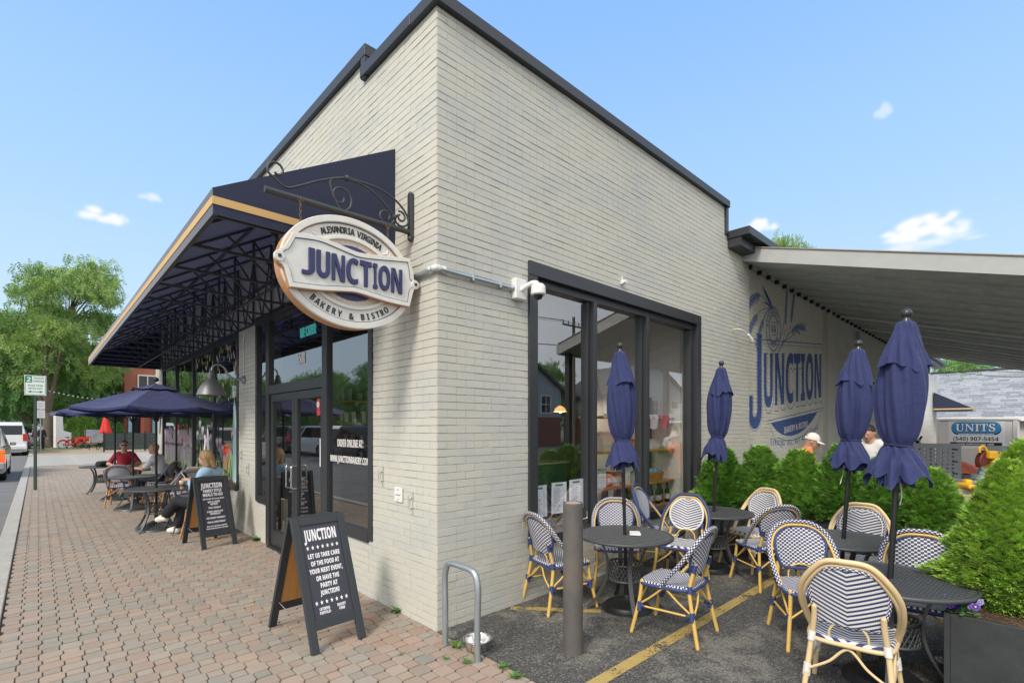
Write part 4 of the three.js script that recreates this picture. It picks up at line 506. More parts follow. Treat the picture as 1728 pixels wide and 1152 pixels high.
function makeChair(kind, label) {
  const nat = kind === 'natural', wh = kind === 'whiterim', chev = nat || wh || kind === 'chevron';
  const cane = nat ? M.rattan : kind === 'brown' ? M.wood : M.bamboo, bind = nat ? M.whiteWeave : M.navy, t = thing('bistro_chair', label, 'chair');
  const zb = (y) => -0.20 - (y - 0.45) * 0.24, panelMat = chev ? W_CHEV : W_DOTS;
  for (const s of [-1, 1]) {
    part(t, 'leg', cappedTube([[s * 0.235, 0.01, -0.285], [s * 0.215, 0.2, -0.245], [s * 0.19, 0.44, -0.205], [s * 0.175, 0.56, zb(0.56) + 0.0], [s * 0.172, 0.63, zb(0.63)]], 0.0155, 26, 10), cane);
    part(t, 'leg', cappedTube([[s * 0.245, 0.01, 0.265], [s * 0.228, 0.15, 0.235], [s * 0.212, 0.3, 0.205], [s * 0.205, 0.44, 0.19]], 0.0155, 20, 10), cane);
    part(t, 'stretcher', bar([s * 0.212, 0.235, -0.235], [s * 0.218, 0.235, 0.215], 0.009, 0.009, 8), cane);
    part(t, 'brace', tube([[s * 0.212, 0.24, -0.24], [s * 0.215, 0.33, -0.12], [s * 0.218, 0.42, -0.02]], 0.0085, 12, 7), cane); part(t, 'brace', tube([[s * 0.216, 0.24, 0.215], [s * 0.217, 0.33, 0.10], [s * 0.218, 0.42, 0.0]], 0.0085, 12, 7), cane);
    for (const [x, z, b] of [[0.212, -0.245, -0.04], [0.2185, 0.219, 0.055]]) part(t, 'binding', merge([bar([s * x * 1.018, 0.195, z + b * -0.25], [s * x * 0.985, 0.27, z - b * 0.28 * -1 * -1], 0.0215, 0.0205, 12), rot(new THREE.CylinderGeometry(0.015, 0.015, 0.05, 8), Math.PI / 2).translate(s * x, 0.235, z + (z < 0 ? 0.035 : -0.035))]), bind);
    part(t, 'binding', bar([s * 0.1935, 0.41, -0.211], [s * 0.187, 0.465, -0.205], 0.0205, 0.0205, 12), bind);
    if (!nat) part(t, 'binding', bar([s * 0.1735, 0.575, zb(0.575)], [s * 0.172, 0.64, zb(0.64)], 0.0185, 0.0185, 12), bind);
  }
  part(t, 'brace', tube([[-0.21, 0.24, -0.245], [-0.10, 0.31, -0.235], [0, 0.40, -0.215], [0.10, 0.31, -0.235], [0.21, 0.24, -0.245]], 0.0085, 26, 7), cane); part(t, 'brace', tube([[-0.215, 0.24, 0.22], [-0.10, 0.33, 0.21], [0, 0.415, 0.2], [0.10, 0.33, 0.21], [0.215, 0.24, 0.22]], 0.0085, 26, 7), cane);
  part(t, 'back_loop', tube([[-0.10, 0.45, -0.205], [-0.095, 0.50, -0.212], [-0.06, 0.545, -0.22], [0, 0.56, -0.222], [0.06, 0.545, -0.22], [0.095, 0.50, -0.212], [0.10, 0.45, -0.205]], 0.0075, 30, 7), cane);
  // seat: rounded plan, rolled edge, slight dish
  const R4 = (a, w, d) => { const c = Math.cos(a), s = Math.sin(a), n = 0.42; return [Math.sign(c) * Math.pow(Math.abs(c), n) * w, Math.sign(s) * Math.pow(Math.abs(s), n) * d]; };
  const seat = grid(56, 10, (u, v) => { const a = u * 2 * Math.PI, prof = [[0.0, 0.438], [0.3, 0.438], [0.6, 0.441], [0.85, 0.449], [0.95, 0.455], [1.0, 0.445], [1.015, 0.432], [1.0, 0.418], [0.9, 0.412], [0.5, 0.412], [0, 0.412]], q = prof[Math.round(v * 10)], p = R4(a, 0.222 * q[0], 0.222 * q[0]); const x = p[0] * (1 + 0.06 * p[1] / 0.22), z = p[1]; return [x, q[1], z, chev ? 0.5 + x / 0.5 : x, chev ? z / 0.5 : z]; });
  part(t, 'seat', seat, chev ? W_CHEV : W_SEATDOT);
  part(t, 'seat_rim', tube([...Array(40)].map((_, i) => { const p = R4(i / 40 * 2 * Math.PI, 0.226, 0.226); return [p[0] * (1 + 0.06 * p[1] / 0.22), 0.425, p[1]]; }), nat ? 0.014 : 0.0135, 80, 8, true), nat ? cane : bind);
  // back panel: arched, dished, with a woven roll round it
  const y0 = 0.545, y1 = chev ? 0.905 : 0.868, hw = (v) => (v < 0.55 ? 0.155 + 0.045 * Math.sin(v / 0.55 * Math.PI / 2) : 0.2 * Math.sqrt(Math.max(0, 1 - Math.pow((v - 0.55) / 0.45, 2.3)))), oval = wh;
  const hwv = (v) => oval ? 0.185 * Math.sqrt(Math.max(0, 1 - Math.pow(2 * v - 1, 2))) : hw(v);
  const pt = (q, v) => { const y = y0 + (y1 - y0) * v, x = q * hwv(v); return [x, y, zb(y) + 0.055 * Math.pow(x / 0.2, 2) - 0.012]; };
  const half = (o) => grid(16, 22, (u, v) => { const p = pt(2 * u - 1, v); p[2] += o; return [...p, chev ? 0.5 + p[0] / 0.46 : p[0], chev ? p[1] / 0.3 : p[1]]; });
  part(t, 'backrest', merge([half(0.006), half(-0.006)]), panelMat);
  const edge = []; for (let i = 0; i <= 20; i++) edge.push(pt(1, i / 20)); const left = edge.map((p) => [-p[0], p[1], p[2]]).reverse(); const ring = [...edge.slice(oval ? 1 : 0, 20), pt(0, 1), ...left.slice(1, oval ? 20 : 21)];
  part(t, 'back_rim', tube(ring, 0.0115, 110, 8, true), wh ? M.whiteWeave : nat ? W_WRAP : M.navy);
  if (nat) part(t, 'inner_rim', tube(ring.map(([x, y, z]) => [x * 0.88, 0.705 + (y - 0.705) * 0.9, z + 0.008]), 0.005, 100, 6, true), M.whiteWeave);
  const top = y1 + 0.035, hoop = [[-0.228, 0.435, 0.02], [-0.246, 0.52, -0.05], [-0.258, 0.62, -0.135], [-0.25, 0.73, -0.215], [-0.205, 0.83, -0.275], [-0.11, top - 0.008, zb(top) + 0.0], [0, top + 0.004, zb(top) - 0.005], [0.11, top - 0.008, zb(top)], [0.205, 0.83, -0.275], [0.25, 0.73, -0.215], [0.258, 0.62, -0.135], [0.246, 0.52, -0.05], [0.228, 0.435, 0.02]].map(([x, y, z]) => [x, y, z]);
  part(t, 'hoop', cappedTube(hoop, nat ? 0.0165 : 0.0175, 90, 10), nat ? cane : wh || kind === 'chevron' ? M.navy : W_WRAP);
  part(t, 'hoop', cappedTube(hoop.map(([x, y, z]) => [x * 0.93, y - 0.012 - (y > 0.7 ? 0.016 : 0), z + 0.012]), 0.011, 80, 8), cane);
  return t;
}
const face = (x, z) => Math.atan2(x, z);                                    // turn so that +z looks along (x, z)
const chairs = [
  ['dots', [1.25, .285], [.96, .25], 'navy and white dotted bistro chair between the bollard and the wall, side on'],
  ['dots', [2.13, .34], [-.80, .6], 'dotted bistro chair against the patio window behind the table with the napkin'],
  ['chevron', [3.06, .36], [.25, .97], 'tall chevron-backed bistro chair beside the wine shelf window, nearest the wall'],
  ['whiterim', [2.72, .78], [-.97, .22], 'chevron bistro chair with a white oval rim and navy hoop'],
  ['dots', [1.455, 1.38], [-.12, -1], 'dotted bistro chair seen from behind, standing clear in the middle of the asphalt'],
  ['dots', [3.36, 1.43], [.6, -.8], 'dotted bistro chair drawn up to the table by the planter hedge, its back to us'],
  ['dots', [2.09, 2.235], [-.83, .57], 'dotted bistro chair between the two right hand umbrella tables, showing its cane loop'],
  ['natural', [3.95, 1.05], [-.9, -.3], 'pale rattan chevron chair under the hedge at the table beside the window end'],
  ['natural', [3.32, 2.3], [-.98, .08], 'pale rattan chevron chair behind the umbrella table at the hedge'],
  ['dots', [2.30, 2.93], [-.95, .2], 'dotted bistro chair behind the nearest table, next to the black planter'],
  ['natural', [1.27, 2.70], [.985, -.12], 'pale rattan chevron armchair nearest the camera, seen from behind'],
];
const proto = {};
for (const [k, [x, z], [fx, fz], lab] of chairs) { let c; if (proto[k]) c = copy(proto[k], [x, 0, z], face(fx, fz), lab, 'bistro chairs on the patio'); else { c = proto[k] = makeChair(k, lab); c.position.set(x, 0, z); c.rotation.y = face(fx, fz); c.userData.group = 'bistro chairs on the patio'; } if (lab.startsWith('tall')) c.scale.set(1.03, 1.06, 1.03); }

// ---------- cast round tables with slotted tops
function makeTable(label, r = 0.45, h = 0.70) {
  const t = thing('round_table', label, 'table'); const hs = [];
  for (let i = -7; i <= 7; i++) for (let j = -19; j <= 19; j++) { const x = i * 0.056, z = j * 0.0215 + (i & 1) * 0.0107; if (Math.hypot(Math.abs(x) + 0.021, z) > r - 0.045 || Math.hypot(x, z) < 0.055) continue; hs.push([[x - 0.0195, z - 0.0042], [x + 0.0195, z - 0.0042], [x + 0.0195, z + 0.0042], [x - 0.0195, z + 0.0042]]); }
  const ring = (q, n = 64) => [...Array(n)].map((_, i) => [q * Math.cos(i / n * 2 * Math.PI), q * Math.sin(i / n * 2 * Math.PI)]);
  part(t, 'tabletop', uvBox(rot(ext(poly(ring(r - 0.02), hs), 0.009), Math.PI / 2).translate(0, h - 0.002, 0)), M.cast);
  const ribs = []; for (let i = -7; i <= 6; i++) { const x = (i + 0.5) * 0.056, L = Math.sqrt(Math.max(0, (r - 0.03) ** 2 - x * x)); ribs.push(span(x - 0.005, x + 0.005, h - 0.012, h + 0.0015, -L, L, 0.003)); } part(t, 'rib', merge(ribs), M.cast);
  part(t, 'rim', lathe([[r - 0.022, h - 0.012], [r - 0.02, h + 0.001], [r - 0.008, h + 0.003], [r, h - 0.004], [r - 0.001, h - 0.02], [r - 0.012, h - 0.026], [r - 0.022, h - 0.012]], 72), M.cast);
  for (let k = 0; k < 4; k++) { const g = []; const pr = [[0.27, h - 0.02], [0.215, h - 0.10], [0.175, h - 0.20], [0.165, h - 0.31], [0.185, h - 0.42], [0.235, h - 0.53], [0.30, h - 0.63], [0.36, h - 0.695]]; const c = new THREE.CatmullRomCurve3(pr.map(([x, y]) => V3(x, y, 0))), P = c.getPoints(22), l = []; for (let i = 0; i < P.length; i++) { const a = P[Math.max(0, i - 1)], b = P[Math.min(22, i + 1)], d = b.clone().sub(a).normalize(), n = V3(-d.y, d.x, 0).multiplyScalar(0.009), w = 0.019; l.push([[P[i].x + n.x, P[i].y + n.y, w], [P[i].x + n.x, P[i].y + n.y, -w], [P[i].x - n.x, P[i].y - n.y, -w], [P[i].x - n.x, P[i].y - n.y, w]]); } const pos = []; for (let i = 0; i < 22; i++) for (let j = 0; j < 4; j++) { const m = (j + 1) % 4; pos.push(l[i][j], l[i + 1][j], l[i + 1][m], l[i][j], l[i + 1][m], l[i][m]); } for (const e of [l[0], l[22]]) pos.push(e[0], e[1], e[2], e[0], e[2], e[3]); const bg = new THREE.BufferGeometry(); bg.setAttribute('position', new THREE.Float32BufferAttribute(pos.flat(), 3)); bg.computeVertexNormals(); part(t, 'leg', rot(uvBox(bg), 0, k * Math.PI / 2 + 0.35), M.cast); }
  const lat = [], lr = 0.152, ly0 = h - 0.42, ly1 = h - 0.27; for (let i = 0; i < 26; i++) for (const s of [-1, 1]) { const a = i / 26 * 2 * Math.PI, m = 5, q = []; for (let j = 0; j <= m; j++) { const b = a + s * j / m * 0.55; q.push([lr * Math.cos(b), ly0 + (ly1 - ly0) * j / m, lr * Math.sin(b)]); } lat.push(tube(q, 0.0055, 6, 4)); }
  part(t, 'lattice_band', merge([...lat, rot(new THREE.TorusGeometry(lr, 0.011, 6, 40), Math.PI / 2).translate(0, ly0, 0), rot(new THREE.TorusGeometry(lr, 0.011, 6, 40), Math.PI / 2).translate(0, ly1, 0)]), M.cast);
  return t;
}
const T0 = makeTable('round slotted metal table with a napkin beside the bollard'); T0.position.set(1.63, 0, 0.78); T0.rotation.y = 0.5; T0.userData.group = 'round tables on the patio';
copy(T0, [3.51, 0, 0.794], 1.1, 'round slotted metal table by the far end of the patio window', 'round tables on the patio');
copy(T0, [2.934, 0, 2.273], 0.2, 'round slotted metal table in front of the planter hedge', 'round tables on the patio');
const T4 = copy(T0, [1.775, 0, 2.82], -0.25, 'round slotted metal table nearest the camera by the black planter', 'round tables on the patio');
single('napkin', 'folded white paper napkin on the table nearest the bollard', 'napkin', merge([rb(0.16, 0.006, 0.10, 0, 0.003, 0, 0.002, 1), rot(rb(0.15, 0.004, 0.095, 0, 0, 0, 0.002, 1), 0, 0.1, 0.02).translate(0.005, 0.008, 0.002)]), M.white, [1.71, 0.704, 0.84], 0.6);

// ---------- closed navy umbrellas standing through the tables
function umbrellaCloth(seed, y0, pts, n = 150, lobes = 8, hem = 0) {           // lathe profile with folds that deepen outward
  const r = rng(seed), ph = [...Array(5)].map(() => r() * 6.28), c = new THREE.CatmullRomCurve3(pts.map(([x, y]) => V3(x, y, 0))), m = 46;
  return grid(n, m, (u, v) => { const a = u * 2 * Math.PI, p = c.getPoint(v), wa = a + 0.45 * Math.sin(a + ph[4]) + 0.22 * Math.sin(2 * a + ph[3]), k = 0.5 + 0.5 * Math.cos(lobes * wa + ph[0] + 0.9 * Math.sin(2 * a + ph[1]) + v * 0.7 * Math.sin(3 * a + ph[4])), sharp = Math.pow(k, 0.6), f = pts.depth * (0.35 + 0.65 * v), w = 1 - f * (1 - sharp) * (0.75 + 0.5 * Math.sin(a * 1.5 + ph[3])) + 0.05 * Math.sin(2 * a + ph[2]) + 0.03 * Math.sin(5 * a + ph[3] + 7 * v) + pts.depth * 0.16 * Math.sin(lobes * 2 * a + 9 * v + ph[1]); const drop = hem * sharp * sstep(0.75, 1, v) * (0.7 + 0.6 * Math.sin(a * 3 + ph[2])); return [p.x * w * Math.cos(a), p.y - drop, p.x * w * Math.sin(a), a * 0.1, p.y]; });
}
function makeUmbrella(label, seed) {
  const t = thing('closed_umbrella', label, 'umbrella');
  part(t, 'pole', merge([bar([0, 0.1, 0], [0, 2.42, 0], 0.019, 0.019, 14), bar([0, 0.98, 0], [0, 1.03, 0], 0.022, 0.022, 14)]), M.black);
  part(t, 'finial', merge([new THREE.SphereGeometry(0.036, 24, 16).scale(1, 0.93, 1).translate(0, 2.505, 0), lathe([[0.03, 2.44], [0.032, 2.455], [0.022, 2.468], [0.024, 2.478]], 20)]), std([0.05, 0.052, 0.055], 0.3, 0.5));
  const vent = [[0.03, 2.452], [0.055, 2.44], [0.085, 2.36], [0.125, 2.25], [0.165, 2.155]]; vent.depth = 0.30; part(t, 'vent_flap', umbrellaCloth(seed + 1, 0, vent, 140, 6, 0.05), M.fabric);
  const body = [[0.06, 2.36], [0.10, 2.26], [0.145, 2.12], [0.158, 1.98], [0.15, 1.82], [0.122, 1.68], [0.082, 1.605]]; body.depth = 0.36; part(t, 'canopy', umbrellaCloth(seed, 0, body, 150, 6), M.fabric);
  const skirt = [[0.082, 1.605], [0.105, 1.57], [0.145, 1.50], [0.195, 1.415]]; skirt.depth = 0.30; part(t, 'skirt', umbrellaCloth(seed + 2, 0, skirt, 150, 6, 0.085), M.fabric);
  const inner = [[0.07, 1.56], [0.10, 1.46], [0.12, 1.36]]; inner.depth = 0.5; part(t, 'skirt', umbrellaCloth(seed + 3, 0, inner, 120, 8, 0.05), M.fabric);
  part(t, 'tie', merge([rot(new THREE.TorusGeometry(0.083, 0.008, 6, 40), Math.PI / 2 + 0.06).translate(0, 1.606, 0), ball(0.012, 0.05, 1.605, 0.068)]), M.fabric);
  part(t, 'pull_cord', tube([[0.03, 1.36, 0.02], [0.045, 1.26, 0.03], [0.06, 1.2, 0.02]], 0.004, 8, 5), M.white);
  return t;
}
function umbrellaBase(label) { const b = thing('umbrella_base', label, 'umbrella base'); part(b, 'plate', lathe([[0.0, 0.13], [0.03, 0.13], [0.032, 0.09], [0.09, 0.085], [0.10, 0.06], [0.19, 0.055], [0.205, 0.045], [0.21, 0.02], [0.235, 0.018], [0.24, 0.0]], 48), M.black); part(b, 'tube', bar([0, 0.1, 0], [0, 0.36, 0], 0.025, 0.025, 14), M.black); return b; }
[[1, [1.615, 0.79], [-0.018, -0.020], 0.3, 'closed navy umbrella in the table beside the bollard, in front of the patio window'], [2, [3.51, 0.794], [0.037, 0.035], 1.2, 'closed navy umbrella farthest off, just past the patio window'], [3, [2.934, 2.273], [0.055, 0.053], 2.1, 'closed navy umbrella in front of the hedge and the mural'], [4, [1.76, 2.813], [0.044, 0.042], 0.0, 'closed navy umbrella nearest the camera, largest of the closed ones']].forEach(([s, [x, z], [dx, dz], turn, lab]) => {
  const u = makeUmbrella(lab, s * 10 + 3); u.userData.group = 'closed navy umbrellas on the patio'; const ax = V3(dz, 0, -dx), q = new THREE.Quaternion().setFromAxisAngle(ax.clone().normalize(), ax.length()); u.quaternion.copy(q.multiply(new THREE.Quaternion().setFromAxisAngle(V3(0, 1, 0), turn))); u.position.set(x - dx * 0.7, 0, z - dz * 0.7); u.scale.set(s < 3 ? 0.86 : 0.93, 1, s < 3 ? 0.86 : 0.93);
});
umbrellaBase('black stepped umbrella base under the table beside the bollard').position.set(1.63, 0, 0.80);
{ const b0 = scene.children[scene.children.length - 1]; b0.userData.group = 'black umbrella bases'; copy(b0, [3.48, 0, 0.77], 0, 'black stepped umbrella base under the table at the window end', 'black umbrella bases'); copy(b0, [2.89, 0, 2.24], 0, 'black stepped umbrella base under the table before the hedge', 'black umbrella bases'); copy(b0, [1.73, 0, 2.78], 0, 'black stepped umbrella base under the table nearest the camera', 'black umbrella bases'); }

// ---------- planters and arborvitae
function spray(size, r, bend) {                                            // flat fan of scale-leaf twigs
  const P = [], U = [], tri = (a, b, c) => P.push(...a, ...b, ...c); const n = 5;
  for (let i = 0; i < n; i++) { const a = (i - (n - 1) / 2) * 0.38 + (r() - 0.5) * 0.25, L = size * (1 - Math.abs(i - 2) * 0.13) * (0.8 + 0.4 * r()), w = size * 0.085, dx = Math.sin(a), dy = Math.cos(a), z = (r() - 0.5) * size * 0.35 + bend * L; const m = [dx * L * 0.55, dy * L * 0.55, z * 0.45], e = [dx * L, dy * L, z]; tri([-dy * w * 0.4, dx * w * 0.4, 0], [dy * w * 0.4, -dx * w * 0.4, 0], [m[0] + dy * w, m[1] - dx * w, m[2]]); tri([-dy * w * 0.4, dx * w * 0.4, 0], [m[0] + dy * w, m[1] - dx * w, m[2]], [m[0] - dy * w, m[1] + dx * w, m[2]]); tri([m[0] - dy * w, m[1] + dx * w, m[2]], [m[0] + dy * w, m[1] - dx * w, m[2]], e); for (const s of [-1, 1]) { const b = a + s * 0.75, l2 = L * 0.38, q = [m[0] * 0.9 + Math.sin(b) * l2, m[1] * 0.9 + Math.cos(b) * l2, m[2]]; tri([m[0] * 0.75, m[1] * 0.75, m[2] * 0.75], [m[0] * 1.1, m[1] * 1.1, m[2] * 1.1], q); } }
  const g = new THREE.BufferGeometry(); g.setAttribute('position', new THREE.Float32BufferAttribute(P, 3)); g.computeVertexNormals(); return g;
}
function bulkMesh(variants, places) {                                      // many small leaves joined: places = [matrix, variant, colour]
  let n = 0; for (const p of places) n += variants[p[1]].attributes.position.count; const pos = new Float32Array(n * 3), nor = new Float32Array(n * 3), col = new Float32Array(n * 3), uv = new Float32Array(n * 2), v = V3(), nm = new THREE.Matrix3(); let o = 0;
  for (const [m, k, c] of places) { const g = variants[k], a = g.attributes.position, b = g.attributes.normal; nm.getNormalMatrix(m); for (let i = 0; i < a.count; i++, o++) { v.fromBufferAttribute(a, i).applyMatrix4(m); pos[o * 3] = v.x; pos[o * 3 + 1] = v.y; pos[o * 3 + 2] = v.z; v.fromBufferAttribute(b, i).applyMatrix3(nm).normalize(); nor[o * 3] = v.x; nor[o * 3 + 1] = v.y; nor[o * 3 + 2] = v.z; col[o * 3] = c[0]; col[o * 3 + 1] = c[1]; col[o * 3 + 2] = c[2]; } }
  const g = new THREE.BufferGeometry(); g.setAttribute('position', new THREE.BufferAttribute(pos, 3)); g.setAttribute('normal', new THREE.BufferAttribute(nor, 3)); g.setAttribute('color', new THREE.BufferAttribute(col, 3)); g.setAttribute('uv', new THREE.BufferAttribute(uv, 2)); return g;
}
const sprays = [0, 1, 2, 3, 4, 5].map((k) => spray(1, rng(300 + k), -0.1 - 0.08 * k));
function arborvitae(label, h, rad, count, seed, size, tone, pw = 0.62) {
  const t = thing('arborvitae', label, 'shrub'), r = rng(seed), pl = [], m = new THREE.Matrix4(), lump = [...Array(60)].map(() => [r() * 6.28, r(), 0.06 + r() * 0.15, 0.18 + r() * 0.42]);
  const prof = (v) => v < 0.16 ? 0.72 + 0.28 * v / 0.16 : Math.pow(1 - (v - 0.16) / 0.84, pw);
  for (let i = 0; i < count; i++) {
    const v = 1 - Math.pow(1 - r() * 0.995, 0.62), a = r() * 6.283; let k = 0; for (const [la, lv, w, s] of lump) { let da = Math.abs(a - la); da = Math.min(da, 6.283 - da); const dv = (v - lv) * 2.4; k = Math.max(k, Math.exp(-(da * da * 1.0 + dv * dv) / (w * w * 2.2)) * s); }
    const depth = Math.pow(r(), 2.2), R0 = rad * prof(v) * (0.80 + k) * (1 - 0.42 * depth) + 0.015, y = v * h * (0.985) + (r() - 0.5) * 0.03;
    const out = V3(Math.cos(a), 0.55 + v * 1.3 + (r() - 0.5) * 0.6, Math.sin(a)).normalize(), side = V3(-Math.sin(a) + (r() - 0.5) * 1.3, (r() - 0.5) * 0.9, Math.cos(a) + (r() - 0.5) * 1.3).normalize();
    const zAx = new THREE.Vector3().crossVectors(side, out).normalize(), xAx = new THREE.Vector3().crossVectors(out, zAx), s = size * (0.65 + 0.7 * r());
    m.makeBasis(xAx.multiplyScalar(s), out.clone().multiplyScalar(s), zAx.multiplyScalar(s)); m.setPosition(R0 * Math.cos(a) - out.x * s * 0.6, y - out.y * s * 0.5 + 0.02, R0 * Math.sin(a) - out.z * s * 0.6);
    const b = 0.75 + 0.5 * r(); let c = mix([0.20, 0.42, 0.06], [0.40, 0.64, 0.10], r() * 0.9); c = mix(c, tone, r() * 0.55); if (r() < 0.02 + depth * 0.10) c = [0.13, 0.085, 0.03]; pl.push([m.clone(), Math.floor(r() * 6), c.map((q) => q * b)]);
  }
  part(t, 'foliage', bulkMesh(sprays, pl), M.leaf);
  part(t, 'trunk', merge([bar([0, -0.05, 0], [0.01, h * 0.85, 0], 0.03, 0.008, 7), ...[...Array(16)].map(() => { const a = r() * 6.28, y = h * (0.08 + 0.7 * r()), q = rad * 0.7 * prof(y / h); return bar([0, y, 0], [Math.cos(a) * q, y + 0.16, Math.sin(a) * q], 0.009, 0.003, 5); })]), M.bark);
  return t;
}
const pot = (label, x0, x1, z0, z1, h) => { const p = thing('planter_box', label, 'planter', [(x0 + x1) / 2, 0, (z0 + z1) / 2]), w = x1 - x0, d = z1 - z0; part(p, 'box', uvBox(merge([rb(w, h, 0.03, 0, h / 2, d / 2 - 0.015, 0.004), rb(w, h, 0.03, 0, h / 2, -d / 2 + 0.015, 0.004), rb(0.03, h, d - 0.06, w / 2 - 0.015, h / 2, 0, 0.004), rb(0.03, h, d - 0.06, -w / 2 + 0.015, h / 2, 0, 0.004)])), std([1, 1, 1], 0.6, 0, { map: mottle([0.032, 0.036, 0.038], 0.4, 0.7), bumpMap: rep(grainTex, 0.2), bumpScale: 0.001 })); const so = grid(20, 20, (u, v) => [(u - 0.5) * (w - 0.06), h - 0.05 + 0.03 * B512[((u * 90 | 0) % 512) * 512 + (v * 90 | 0)], (v - 0.5) * (d - 0.06)]); part(p, 'soil', uvBox(so), M.soilbed); return p; };
pot('big black planter box with the nearest bright green shrub', 1.55, 3.4, 3.11, 3.75, 0.6);
for (const [i, z] of [[0, 0.17], [1, 1.17], [2, 2.17]]) { const p = pot(['black planter box under the hedge closest to the wall', 'black planter box under the middle of the hedge', 'black planter box under the near end of the hedge'][i], 4.38, 4.98, z, z + 0.96, 0.6); p.userData.group = 'black planter boxes'; }
[[4.62, 0.42, 0.90, 0.42, 'arborvitae at the wall end of the hedge row'], [4.70, 0.90, 0.93, 0.42, 'second arborvitae of the hedge counting from the wall'], [4.66, 1.38, 0.90, 0.42, 'third arborvitae of the hedge, under the mural lettering'], [4.72, 1.84, 0.98, 0.40, 'fourth arborvitae of the hedge, below the man in the cap'], [4.66, 2.28, 0.86, 0.42, 'fifth arborvitae of the hedge, between the two near umbrellas'], [4.62, 2.70, 0.74, 0.36, 'arborvitae at the free end of the hedge row beside the sawhorse']].forEach(([x, z, h, r, lab], i) => { const a = arborvitae(lab, h, r, 5200, 400 + i * 7, 0.075, [[0.20, 0.50, 0.07], [0.18, 0.42, 0.08], [0.30, 0.52, 0.07]][i % 3]); a.position.set(x, 0.56, z); a.userData.group = 'arborvitae of the hedge row'; });
arborvitae('bright green arborvitae filling the big black planter nearest the camera', 0.98, 0.325, 13500, 501, 0.050, [0.70, 0.86, 0.08], 0.72).position.set(2.09, 0.56, 3.37);
arborvitae('bright green arborvitae behind the nearest one in the big planter', 1.10, 0.35, 7500, 502, 0.060, [0.68, 0.85, 0.08], 0.7).position.set(2.92, 0.56, 3.45);
// pansies at the planter edge and in the hedge
function pansy(label, pos, seed, cols, n = 9) { const t = thing('pansy_plant', label, 'flowers', pos), r = rng(seed), lv = [], pet = []; for (let i = 0; i < 46; i++) { const a = r() * 6.28, q = r() * 0.085, g = new THREE.SphereGeometry(1, 6, 4).scale(0.020, 0.003, 0.012); lv.push(paint(g.rotateZ((r() - 0.5) * 1.2).rotateY(a).translate(Math.cos(a) * q, 0.01 + r() * 0.07, Math.sin(a) * q), [0.04 + r() * 0.05, 0.13 + r() * 0.1, 0.03])); } for (let i = 0; i < n; i++) { const a = r() * 6.28, q = 0.02 + r() * 0.07, cx = Math.cos(a) * q, cz = Math.sin(a) * q, cy = 0.075 + r() * 0.05, c = cols[Math.floor(r() * cols.length)], f = []; for (let k = 0; k < 5; k++) f.push(paint(new THREE.CircleGeometry(0.013, 7).translate(0.011, 0, 0).rotateZ(k * 1.257), c)); f.push(paint(new THREE.CircleGeometry(0.005, 6).translate(0, 0, 0.001), [0.75, 0.55, 0.05])); pet.push(merge(f).rotateX(-0.5).rotateY(-2.3 + (r() - 0.5) * 1.4).translate(cx, cy, cz)); } part(t, 'foliage', merge(lv), M.leaf); part(t, 'petal', merge(pet), std([1, 1, 1], 0.6, 0, { vertexColors: true })).userData.kind = 'stuff'; return t; }
const purples = [[0.10, 0.05, 0.45], [0.20, 0.10, 0.55], [0.45, 0.38, 0.75], [0.08, 0.03, 0.3]];
pansy('purple pansy at the corner of the big black planter', [1.62, 0.56, 3.19], 611, purples, 12); pansy('purple pansies in the hedge planter behind the rattan chair', [4.44, 0.56, 1.35], 612, purples); pansy('pale green and white bedding plant beside the far table', [4.44, 0.57, 0.55], 613, [[0.7, 0.72, 0.66], [0.45, 0.5, 0.4]]); pansy('white edged bedding plant at the free end of the hedge', [4.43, 0.57, 2.55], 614, [[0.6, 0.68, 0.5], [0.4, 0.55, 0.3]], 14); pansy('dark purple pansies in the hedge planter between chairs', [4.43, 0.57, 0.95], 615, purples);
// weeds in the joints
function weed(label, pos, seed, n, s) { const t = thing('weed', label, 'weed', pos), r = rng(seed), l = []; for (let i = 0; i < n; i++) { const a = r() * 6.28, L = s * (0.5 + r()), g = grid(1, 3, (u, v) => [(u - 0.5) * L * 0.28 * Math.sin(Math.PI * (0.1 + v * 0.88)), L * v * (0.75 - 0.3 * v), L * v * (0.35 + 0.4 * v)]); l.push(paint(g.rotateY(a).translate((r() - 0.5) * s, 0, (r() - 0.5) * s), [0.09 + r() * 0.07, 0.2 + r() * 0.12, 0.03])); } part(t, 'foliage', merge(l), M.leaf); return t; }
[[[-0.03, 0, -4.67], 50, 0.09, 'tuft of weeds at the foot of the wall beside the entrance'], [[-0.03, 0, -0.62], 26, 0.08, 'thin weed growing against the corner wall'], [[-0.06, 0, 0.36], 34, 0.055, 'bright weed in the joint between the bike rack legs'], [[-0.17, 0, 0.62], 20, 0.04, 'small weed beside the near leg of the bike rack'], [[-0.03, 0, 0.86], 30, 0.05, 'weed spreading along the edge of the asphalt'], [[-0.06, 0, 1.02], 34, 0.05, 'low weed at the pavement edge farthest out'], [[-0.24, 0, 0.47], 16, 0.035, 'sprig of weed in front of the bike rack'], [[-0.45, 0, 0.18], 10, 0.03, 'tiny weed in the paving near the corner'], [[-0.06, 0, 0.62], 18, 0.035, 'little weed close to the dog bowl']].forEach(([p, n, s, lab], i) => weed(lab, p, 700 + i, n, s));
// litter: crumpled tissues
function tissue(label, pos, seed) { const r = rng(seed); const g = grid(14, 14, (u, v) => [(u - 0.5) * 0.13 + (r() - 0.5) * 0.012, 0.006 + 0.03 * Math.pow(r(), 2), (v - 0.5) * 0.09 + (r() - 0.5) * 0.012]); single('tissue', label, 'litter', g, M.white, pos, r() * 6, null); }
tissue('crumpled white tissue on the asphalt by the table foot near the bollard', [1.32, 0, 0.42], 81); tissue('torn white tissue under the table nearest the black planter', [2.36, 0, 3.02], 82);
